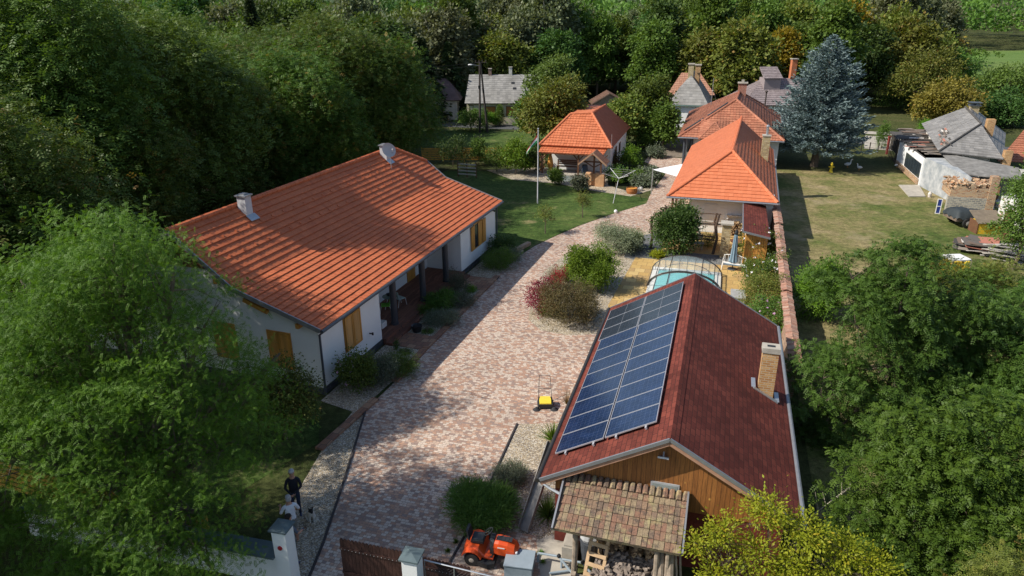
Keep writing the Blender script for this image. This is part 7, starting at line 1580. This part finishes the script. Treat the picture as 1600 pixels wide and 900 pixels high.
# flowering hedge along the brick wall
shrub('white flowering shrub beside the red roofed narrow shed', gp(1184, 412), 2.3, 1.35, 'mid', 331, 700, 14, .08, .05, .12, flowers=(WHT_, 110, .085))
shrub('green shrub with scattered pale flowers in the hedge along the brick wall', gp(1190, 452), 2.3, 1.35, 'mid', 332, 700, 14, .08, .05, .12, flowers=(WHT_, 50, .08))
shrub('reddish green shrub in the hedge along the brick wall', gp(1190, 485), 2.1, 1.3, 'olive', 333, 700, 14, .08, .04, .12)
shrub('shrub with lilac white blooms next to the far garage corner', gp(1200, 520), 2.0, 1.2, 'mid', 334, 560, 14, .08, .05, .12, flowers=(PINK_, 30, .08))
# grasses: blades from a centre
def tuft(name, lab, at, H_, R_, n, lm, seed, w_=.02, bend=.6, seg=4, cat='grass tuft', kind=None, upr=.3):
    r = np.random.default_rng(seed); a = r.random(n)*2*np.pi; l = H_*(.6+.5*r.random(n)); el = upr+(1.5-upr)*r.random(n)**.8
    b = np.stack([np.cos(a)*R_*.18*r.random(n), np.sin(a)*R_*.18*r.random(n), np.zeros(n)], 1); d = np.stack([np.cos(a)*np.cos(el), np.sin(a)*np.cos(el), np.sin(el)], 1); s = np.stack([-np.sin(a), np.cos(a), np.zeros(n)], 1); Vs = []; p = b
    for i in range(seg):
        w0, w1 = w_*(1-i/seg), w_*(1-(i+1)/seg)*1.0; q = p+d*(l/seg)[:, None]; Vs.append(np.stack([p-s*w0/2, p+s*w0/2, q+s*w1/2, q-s*w1/2], 1).reshape(-1, 3)); p = q; d = unit(d-np.array([0, 0, bend/seg]))
    V = np.concatenate(Vs); V[:, 2] = np.maximum(V[:, 2], .01); t = np.tile(r.random(n), seg); T = Thing(name, lab, cat, W, (*at, 0)); me = mesh_np('blades', V, 4, LM[lm], t); ob = bpy.data.objects.new('blades', me); COL.objects.link(ob); ob.parent = T.e; return T
shrub('big round dark ornamental grass mound on the gravel behind the mower', gp(755, 812), 1.0, 1.05, 'mid', 401, 1500, 16, .16, .016, .09, name='grass_mound', low=-.2, inner=.75)
shrub('smaller grey green lavender mound above the big grass mound', gp(797, 752), .6, .6, 'laven', 402, 520, 16, .09, .014, .09)
tuft('yucca', 'yucca with stiff blades beside the garage eave, below the sweeper', gp(864, 688), .85, .3, 120, 'green', 403, .05, .25, 3, 'yucca', upr=.1)
tuft('yucca', 'dark yucca in the shade between the steel chute and the lean-to', gp(856, 806), .9, .3, 120, 'mid', 404, .05, .25, 3, 'yucca', upr=.1)
tuft('feather_grass', 'tall straw coloured feather grass at the left side of the vivid green shrub', gp(868, 450), 1.5, .5, 1300, 'straw', 405, .012, .35, 4, upr=.75)
tuft('feather_grass', 'green grass clump under the feather grass', gp(884, 440), 1.1, .5, 1300, 'olive', 406, .014, .5, 4, upr=.5)
tuft('dried_weed', 'dried brown weed stalks beside the push sweeper', gp(886, 632), .9, .2, 90, 'brown', 407, .012, .2, 4, upr=.6)
for i, (a, b) in enumerate(((845, 865), (700, 862), (712, 848), (848, 880))): tuft('weed_tuft', ('weed growing in the bare strip beside the concrete slabs', 'low weed in the paving joints behind the mower', 'low weed in the paving joints nearest the big grass mound', 'weed beside the steel frame on the slabs')[i], gp(a, b), .16, .1, 160, 'green', 410+i, .014, .9, 3, cat='weed')
# right middle shrubs
shrub('bright green conifer-like bush right of the brick wall in the yard', (16.2, 34.2), 3.4, 1.35, 'green', 501, 1300, 15, .13, .05, .18, nl=9)
shrub('thin dark shrub growing against the shadowed wall beside the bright bush', (18.5, 31.5), 2.4, 1.4, 'ash', 502, 900, 14, .13, .06, .18)
for i, (x, y, H_, R_, lm_, lab) in enumerate(((20.2, 33.6, 3.2, 1.0, 'mid', 'feathery sapling at the left end of the thicket in the yard'), (21.8, 34, 3.7, 1.0, 'olive', 'tallest feathery sapling of the yard thicket'), (23.2, 33.2, 3.3, 1.1, 'mid', 'feathery sapling in front of the yellow net crate'), (24.9, 33.8, 3.4, 1.2, 'olive', 'feathery sapling right of the yellow net crate'), (26.6, 33, 2.8, 1.2, 'mid', 'low feathery bush at the right end of the thicket'), (19, 30.5, 2.6, 1.4, 'ash', 'dark bush in front of the left saplings'), (22.4, 30.8, 2.7, 1.5, 'ash', 'dark bush between the tall ash and the saplings'))):
    lob = lobeset(H_, R_, .3, 6, 510+i); V, t, C = fronds(lob, 420, 6, .5, .22, 4, .035, 510+i, .3, -.6, .08, .2, .8); make_tree('sapling', lab, 'sapling', (x, y, 0), V, t, LM[lm_], lobes=lob, r0=.04, th=1.0, seed=i, twigs=C, ntw=8)
mid_tree('cypress_tree', 'dark green conifer at the right edge in front of the crumbling wall', 31.2, 41.0, 7.2, 2.0, .3, 'mid', 520, 900, 14, .16, .08, .22, .1)
lob = lobeset(3.9, 1.1, .5, 6, 530); V, t, C = fronds(lob, 420, 6, .5, .2, 4, .03, 530, .3, -.6, .07, .2, .3); make_tree('larch_sapling', 'yellow brown feathery sapling in the lower right corner', 'sapling', (11.6, 12.6, 0), V, t, LM['olive'], lobes=lob, r0=.05, th=1.2, seed=3, twigs=C, ntw=8)
# ================================================================ the wood beyond the houses
WP = {}
for k_, (H_, R_, b_, n_, lm_, bark_) in {'dark': (14, 5.2, 1.2, 12, 'dark', None), 'mid': (13, 5.0, 1.0, 11, 'mid', None), 'mid2': (15.5, 4.8, 1.5, 13, 'mid', None), 'green': (13.5, 4.8, 1.2, 11, 'wgreen', None), 'olive': (13, 5.2, 1.0, 12, 'olive', None), 'pale': (14.5, 5.4, 1.5, 13, 'pale', BARKP), 'brown': (10.5, 4.4, .8, 9, 'brown', None), 'poplar': (18, 3.8, 2.5, 14, 'pale', BARKP), 'gold': (15.5, 3.4, 5, 10, 'gold', BARKP), 'mid3': (17, 3.9, 1.5, 14, 'mid', None), 'dark2': (16, 4.1, 1.2, 13, 'dark', None), 'olive2': (11, 5.8, .6, 12, 'olive', None), 'pale2': (16.5, 4.4, 2, 15, 'pale', BARKP)}.items():
    WP[k_] = proto(k_, H_, R_, b_, n_, 600+len(WP), lm_, 18, 620, .50, .36, .52, .28, bark_)
NM = {'mid3': ('broadleaf_tree', 'slender mid green tree in the wood beyond the village houses'), 'dark2': ('broadleaf_tree', 'slender dark green tree in the wood beyond the village houses'), 'olive2': ('broadleaf_tree', 'low olive green tree in the wood beyond the village houses'), 'pale2': ('willow_tree', 'tall silvery willow in the wood beyond the village houses'), 'dark': ('broadleaf_tree', 'dark green broadleaf tree in the wood beyond the village houses'), 'mid': ('broadleaf_tree', 'mid green broadleaf tree in the wood beyond the village houses'), 'mid2': ('broadleaf_tree', 'tall green broadleaf tree in the wood beyond the village houses'), 'green': ('broadleaf_tree', 'fresh green broadleaf tree in the wood beyond the village houses'),
      'olive': ('broadleaf_tree', 'olive green broadleaf tree in the wood beyond the village houses'), 'pale': ('willow_tree', 'pale grey green willow in the wood beyond the village houses'), 'brown': ('broadleaf_tree', 'small browning tree at the foot of the wood beyond the village houses'), 'poplar': ('poplar_tree', 'tall pale poplar in the wood beyond the village houses'), 'gold': ('birch_tree', 'slender golden yellow tree with pale trunk above the blue spruce')}
for k_, e in WP.items(): e.name = NM[k_][0]
rw = random.Random(12); cnt = 0
def zone(px_, d):
    """which kinds grow where, as seen in the photograph"""
    if px_ < 330: return ['mid', 'olive', 'dark', 'mid2', 'green', 'mid3', 'dark2']
    if px_ < 480: return ['dark', 'brown', 'mid', 'pale', 'olive']
    if px_ < 690: return ['mid', 'dark', 'green', 'pale', 'mid2', 'olive']
    if px_ < 860: return ['pale', 'poplar', 'pale2', 'dark2', 'mid3', 'olive']
    if px_ < 1000: return ['pale', 'dark', 'mid3', 'mid2', 'pale2', 'olive2']
    if px_ < 1130: return ['mid2', 'dark2', 'mid', 'mid3', 'dark', 'olive']
    if px_ < 1330: return ['green', 'mid3', 'mid', 'olive', 'mid2', 'olive2']
    if px_ < 1480: return ['dark', 'pale', 'mid3', 'olive', 'green', 'pale2', 'olive2']
    return ['dark', 'mid3', 'mid', 'dark2', 'olive']
d = 112.0; ROWS = []
while d < 216:
    sp_ = 8.4 if d < 150 else 9.8; nn_ = int(1.62*d/sp_)
    for i in range(nn_):
        x = (i-(nn_-1)/2)*sp_+rw.uniform(-2.6, 2.6); y = d+rw.uniform(-2.5, 2.5); ROWS.append((x, y))
    d += 9 if d < 150 else 13
for x, y in ROWS:
    dd = y*math.cos(PITCH)+CAMH*math.sin(PITCH); px_ = 800+FPX*x/dd
    if px_ < -60 or px_ > 1660: continue
    if 700 < px_ < 830 and y < 116: continue
    if 900 < px_ < 1010 and y < 128: continue
    if 1040 < px_ < 1110 and y < 116: continue
    if 1170 < px_ < 1260 and y < 128: continue
    if px_ > 1370 and y < 150 and not (px_ < 1480 and y > 120): continue
    if px_ > 1480 and y < 214: continue
    k_ = rw.choice(zone(px_, y)); s = rw.uniform(.82, 1.12)
    if 880 < px_ < 990: s *= .86
    zn = 'behind the left wood' if px_ < 400 else 'above the long house roof' if px_ < 640 else 'beyond the cream house' if px_ < 800 else 'beyond the garden house' if px_ < 960 else 'beyond the white grey-roofed house' if px_ < 1100 else 'beyond the brown roofs' if px_ < 1230 else 'behind the blue spruce' if px_ < 1380 else 'beyond the old farmhouse' if px_ < 1500 else 'beyond the right field'
    rn = 'front row' if y < 128 else 'middle' if y < 165 else 'back'
    lb = NM[k_][1].split(' in the ')[0].split(' at the ')[0]+' in the '+rn+' of the wood '+zn
    place(WP[k_], x, y, lb, lb.replace('tree in', 'trees in'), s if y < 128 else (s, s, s*rw.uniform(1.05, 1.28))); cnt += 1
for x, y, s in ((57, 128, 1.05), (60.5, 131, .95), (45, 122, .8)): place(WP['gold'], x, y, NM['gold'][1], 'slender golden trees above the blue spruce', s)
for x, y, s in ((-40, 92, 1), (-31, 88, .95), (-50, 86, 1), (-24, 84, .9), (-58, 98, 1), (-47, 100, 1.05), (-36, 103, 1.), (-26, 97, 1), (-17, 90, .95), (-19, 103, 1.1), (-64, 88, 1), (-72, 100, 1.1), (-15, 78, .8), (-24, 76, .9), (-33, 78, .95), (-43, 78, 1), (-55, 76, 1)):
    k_ = rw.choice(['mid', 'dark', 'olive', 'mid2', 'brown', 'mid']); place(WP[k_], x, y, {'mid': 'mid green broadleaf tree in the wood left of the road', 'dark': 'dark broadleaf tree in the wood left of the road', 'olive': 'olive broadleaf tree in the wood left of the road', 'mid2': 'tall broadleaf tree in the wood left of the road', 'brown': 'small browning tree in the wood left of the road'}[k_], 'trees of the wood left of the road', s*(1.2 if k_ == 'brown' else 1))
# dark spruces in the wood
def conifer(lab, x, y, H_, R_, seed):
    r = np.random.default_rng(seed); n = 5200; q = r.random(n)**1.3; a = r.random(n)*6.283; rr_ = R_*(1-q)*(.45+.6*np.sqrt(r.random(n)))*(1+.25*np.sin(q*60)); P = np.stack([np.cos(a)*rr_, np.sin(a)*rr_, .6+(H_-.6)*q-.25*rr_], 1); D = unit(np.stack([np.cos(a), np.sin(a), -.35+0*a], 1)+r.normal(size=(n, 3))*.3); V = diamonds(P, D, perp(D, r), .6, .28)
    make_tree('spruce_tree', lab, 'spruce', (x, y, 0), V, r.random(n), LM['conif'], lobes=[((0, 0, H_*.9), (.2, .2, .2))], r0=.2, th=H_*.7, seed=1)
c = atY(690, 60, 104, W); conifer('dark green spruce with pointed top left of the grey roofed cream house', -12.5, 104, 11.5, 3.8, 701); conifer('second dark spruce close to the first, nearer the cream house', -9.3, 110, 10.5, 3.4, 702); conifer('dark spruce rising in the wood above the long house roof', -33, 96, 16.5, 3.6, 703)
# distant woodland too far off to count
def far_wood(name, lab, n, x0_, x1_, y0_, y1_, h0, seed, lm, skip=None, q_=1.0):
    r = np.random.default_rng(seed); y = y0_+(y1_-y0_)*r.random(n)**1.25; x = (r.random(n)-.5)*1.75*y; keep = np.ones(n, bool)
    if skip is not None: keep = ~skip(x, y)
    x, y = x[keep], y[keep]; n = len(x); Rr = (4.5+3*r.random(n))*(.25+.75*q_); Hh = h0*(.8+.45*r.random(n)); per = 110
    D = rdir(n*per, r).reshape(n, per, 3); D[..., 2] = np.abs(D[..., 2]); z0_ = np.where(y > 1500, (y-1500)*.035, 0)
    P = np.stack([x, y, Hh*.5+z0_], 1)[:, None]+D*np.stack([Rr, Rr, Hh*.5], 1)[:, None]*(.85+.25*r.random((n, per, 1))); Dd = unit(D+r.normal(size=D.shape)*.5).reshape(-1, 3); P = P.reshape(-1, 3)
    k = np.repeat(np.clip(y/420, 1, 3.2), per); V = diamonds(P-Dd*.6, Dd, perp(Dd, r), 1.3*k*q_, 1.0*k*q_); t = np.clip(np.repeat(r.random(n), per)*.8+.2*r.random(n*per), 0, 1)
    me = mesh_np(name, V, 4, LM[lm], t); ob = bpy.data.objects.new(name, me); COL.objects.link(ob); tags(ob, lab, 'woodland', None, 'stuff')
fld = lambda x, y: ((x > .02*y) & (x < .17*y) & (y > 560)) | ((x > 85) & (x < 420) & (y < 265)) 
far_wood('undergrowth', 'bushy undergrowth between the trunks at the foot of the wood', 1100, -1, 1, 112, 214, 4.2, 800, 'mid', lambda x, y: ((x > .40*y) & (y < 205)) | ((np.abs(x-16) < 12) & (y < 134)) | ((np.abs(x+2) < 9) & (y < 122)) | ((np.abs(x-38) < 12) & (y < 132)), .5)
far_wood('woodland', 'distant mixed woodland stretching to the hills', 3600, -1, 1, 214, 900, 14, 801, 'mid', fld)
far_wood('woodland', 'pale willow belt in the distant woodland', 900, -1, 1, 230, 700, 13, 802, 'pale', fld)
far_wood('woodland', 'dark wooded slopes of the distant hills', 3000, -1, 1, 900, 2600, 17, 803, 'dark', lambda x, y: (np.sin(x*.01)+np.sin(y*.006) > 1.1) | ((x > .02*y) & (x < .17*y) & (y < 1500)))
print('wood trees', cnt)
# ================================================================ people and dog (skinned figures)
def skin_mesh(name, joints, edges, radii, sub=2, root=0):
    me = bpy.data.meshes.new(name); me.from_pydata([tuple(j) for j in joints], edges, []); ob = bpy.data.objects.new(name, me); COL.objects.link(ob)
    sm = ob.modifiers.new('skin', 'SKIN'); sm.use_smooth_shade = True; sv_ = me.skin_vertices[0].data
    for i, r in enumerate(radii): sv_[i].radius = (r, r) if not isinstance(r, tuple) else r
    sv_[root].use_root = True
    ss = ob.modifiers.new('sub', 'SUBSURF'); ss.levels = sub; ss.render_levels = sub
    dg = bpy.context.evaluated_depsgraph_get(); dg.update(); m2 = bpy.data.meshes.new_from_object(ob.evaluated_get(dg)); bpy.data.objects.remove(ob); m2.name = name; return m2
SKIN = mat('skin_tone', (.45, .24, .16), .6, .06, 6); 
def person(label, F, shirt, trousers, hair, sleeves='long', arm_l=None, arm_r=None, shorts=False, shoes=(.03, .05, .12), lean=0, head_turn=0):
    T = Thing('person', label, 'person', F, (0, 0, 0))
    J = []; E_ = []; Rr = []
    def j(p, r, par=None): J.append(p); Rr.append(r); (E_.append((par, len(J)-1)) if par is not None else None); return len(J)-1
    pel = j((0, 0, .95), (.165, .115)); wst = j((0, lean*.1, 1.10), (.145, .105), pel); ch = j((0, lean*.3, 1.30), (.175, .12), wst); sh = j((0, lean*.4, 1.44), (.12, .09), ch); nk = j((0, lean*.45+.01, 1.52), .056, sh); 
    hd0 = j((0, lean*.5+.02, 1.60), (.078, .09), nk); hd1 = j((0, lean*.5+.02, 1.70), (.082, .098), hd0); j((0, lean*.5+.01, 1.77), (.055, .065), hd1)
    hands = []
    for s, arm in ((-1, arm_l), (1, arm_r)):
        arm = arm or ((.26*s, .0, 1.15), (.27*s, .07, .90)); a = j((.17*s, lean*.4, 1.43), .062, sh); e = j(arm[0], .043, a); w_ = j(arm[1], .03, e); d = (Vector(arm[1])-Vector(arm[0])).normalized(); p = j(tuple(Vector(arm[1])+d*.07), (.036, .024), w_); hands.append((Vector(arm[1])+d*.07, d, s))
        l = j((.095*s, 0, .86), .088, pel); k = j((.10*s, .02, .50), .057, l); an = j((.105*s, -.01, .09), .042, k); j((.12*s, .12, .035), (.042, .035), an)
    me = skin_mesh('body', J, E_, Rr, 2)
    for m_ in (SKIN, mat('cloth_'+shirt[0], shirt[1], .85, .1, 5), mat('cloth_'+trousers[0], trousers[1], .9, .12, 5), mat('shoe_'+shirt[0], shoes, .6)): me.materials.append(m_)
    for p in me.polygons:
        c = p.center; r = math.hypot(c.x, c.y-lean*.3); arm_ = abs(c.x) > .185 and c.z > .7
        k = 0
        if c.z < .10: k = 3
        elif arm_: k = 1 if (sleeves == 'long' or (Vector((abs(c.x)-.17, c.y-lean*.4, c.z-1.43)).length < .24)) else 0
        elif c.z < .98 and not (shorts and c.z < .52): k = 2
        elif c.z < .98: k = 0
        elif c.z < 1.50: k = 1
        if sleeves == 'long' and k == 0 and .7 < c.z < 1.45 and abs(c.x) < .3:
            k = 0 if min((Vector(c)-h[0]).length for h in hands) < .08 else 1
        p.material_index = k
    ob = bpy.data.objects.new('body', me); COL.objects.link(ob); ob.parent = T.e
    hy = lean*.5+.02
    mb = MB(); mb.ball((0, hy-.015, 1.745), .092, .108, .075, 16, .02); mb.ball((0, hy-.05, 1.69), .088, .075, .085, 14, .02); T.part('hair', mb, mat('hair_'+hair[0], hair[1], .9, .2, 20), smooth=True)
    mb = MB(); mb.tube([(0, hy+.09, 1.70), (0, hy+.118, 1.665)], .010, .014, 6); T.part('nose', mb, SKIN)
    for s in (-1, 1):
        mb = MB(); mb.ball((.032*s, hy+.092, 1.70), .010, n=8); T.part('eye', mb, BLACK); mb = MB(); mb.ball((.088*s, hy+.005, 1.68), .010, .02, .03, 8); T.part('ear', mb, SKIN)
    mb = MB(); mb.beam((-.022, hy+.093, 1.628), (.022, hy+.093, 1.628), .006, .008); T.part('mouth', mb, mat('lip', (.30, .10, .09)))
    mb_done = []
    for hp, d, s in hands:
        side = Vector((0, 0, 1)).cross(d); side = side.normalized() if side.length > .1 else Vector((1, 0, 0)); nn_ = d.cross(side)
        mb = MB()
        for i, (o_, l) in enumerate(((-.024, .062), (-.008, .072), (.008, .068), (.024, .052))):
            p0 = hp+side*o_+d*.02; mb.tube([p0, p0+d*l*.5, p0+d*l*.85-nn_*.018], .009, .0065, 6)
        p0 = hp-side*s*.03-d*.01; mb.tube([p0, p0-side*s*.025+d*.03, p0-side*s*.02+d*.055-nn_*.01], .010, .008, 6); T.part('fingers', mb, SKIN, ob)
    return T
def at_face(px_, py_, z, deg): c = G(px_, py_, z); return Fr((c.x, c.y), deg)
person('grey haired man in a black long sleeved top and dark jeans facing the others', at_face(455, 737, 1.72, 165), ('black', (.012, .013, .02)), ('jeans', (.02, .03, .06)), ('grey', (.42, .40, .38)), arm_l=((-.25, .10, 1.2), (-.08, .27, 1.12)), arm_r=((.25, .10, 1.2), (.10, .27, 1.10)))
person('grey haired man in a white T-shirt seen from behind, between the other two people', at_face(450, 778, 1.72, -30), ('white', (.68, .70, .74)), ('shorts', (.20, .20, .18)), ('light_grey', (.36, .34, .33)), 'short', arm_l=((-.27, .05, 1.2), (-.22, .28, 1.25)), arm_r=((.28, .05, 1.18), (.24, .27, 1.02)), shorts=True, shoes=(.7, .7, .7))
T = person('dark haired person holding a phone, mostly hidden behind the white gate pillar', at_face(450, 812, 1.62, 40), ('slate', (.10, .12, .16)), ('navy', (.03, .045, .09)), ('black', (.02, .015, .012)), 'short', arm_r=((.27, .10, 1.2), (.16, .32, 1.15)), shorts=True)
ph = T.F; o_ = ph.w((.14, .42, 1.17)); mb = MB(); mb.obox((0, 0, 0), .075, .012, .15, (1, 0, 0), (0, 1, .5)); mb.v = [(x+.14, y+.42, z+1.17) for x, y, z in mb.v]; one('phone', mb, BLACK, 'black phone in the hand of the dark haired person at the gate pillar', 'phone', ph, (.14, .42, 1.17))
# dog, sitting
c = G(486, 812); Fd = Fr((c.x, c.y), 150); T = Thing('dog', 'small white dog with a black head sitting on the gravel beside the people', 'dog', Fd, (0, 0, 0))
J = [(0, -.12, .16), (0, 0, .26), (0, .10, .36), (0, .15, .45), (0, .19, .52), (0, .28, .50), (0, .34, .48), (.06, .13, .20), (.06, .14, .04), (.06, .19, .02), (-.06, .13, .20), (-.06, .14, .04), (-.06, .19, .02), (.10, -.06, .16), (.11, .07, .10), (.10, .0, .03), (.10, .09, .02), (-.10, -.06, .16), (-.11, .07, .10), (-.10, .0, .03), (-.10, .09, .02), (0, -.24, .08), (.04, -.36, .05)]
E_ = [(0, 1), (1, 2), (2, 3), (3, 4), (4, 5), (5, 6), (2, 7), (7, 8), (8, 9), (2, 10), (10, 11), (11, 12), (0, 13), (13, 14), (14, 15), (15, 16), (0, 17), (17, 18), (18, 19), (19, 20), (0, 21), (21, 22)]
Rr = [.13, .12, .11, .065, .075, .045, .028, .04, .025, .025, .04, .025, .025, .07, .045, .03, .025, .07, .045, .03, .025, .03, .018]
me = skin_mesh('body', J, E_, Rr, 2); me.materials.append(mat('white_fur', (.55, .52, .46), .95, .12, 15)); me.materials.append(mat('black_fur', (.02, .018, .016), .95, .2, 15))
for p in me.polygons: p.material_index = 1 if (p.center.z > .43) else 0
ob = bpy.data.objects.new('body', me); COL.objects.link(ob); ob.parent = T.e
for s in (-1, 1): mb = MB(); mb.ball((s*.055, .18, .57), .02, .03, .05, 8); T.part('ear', mb, mat('black_fur', (.02, .018, .016)))
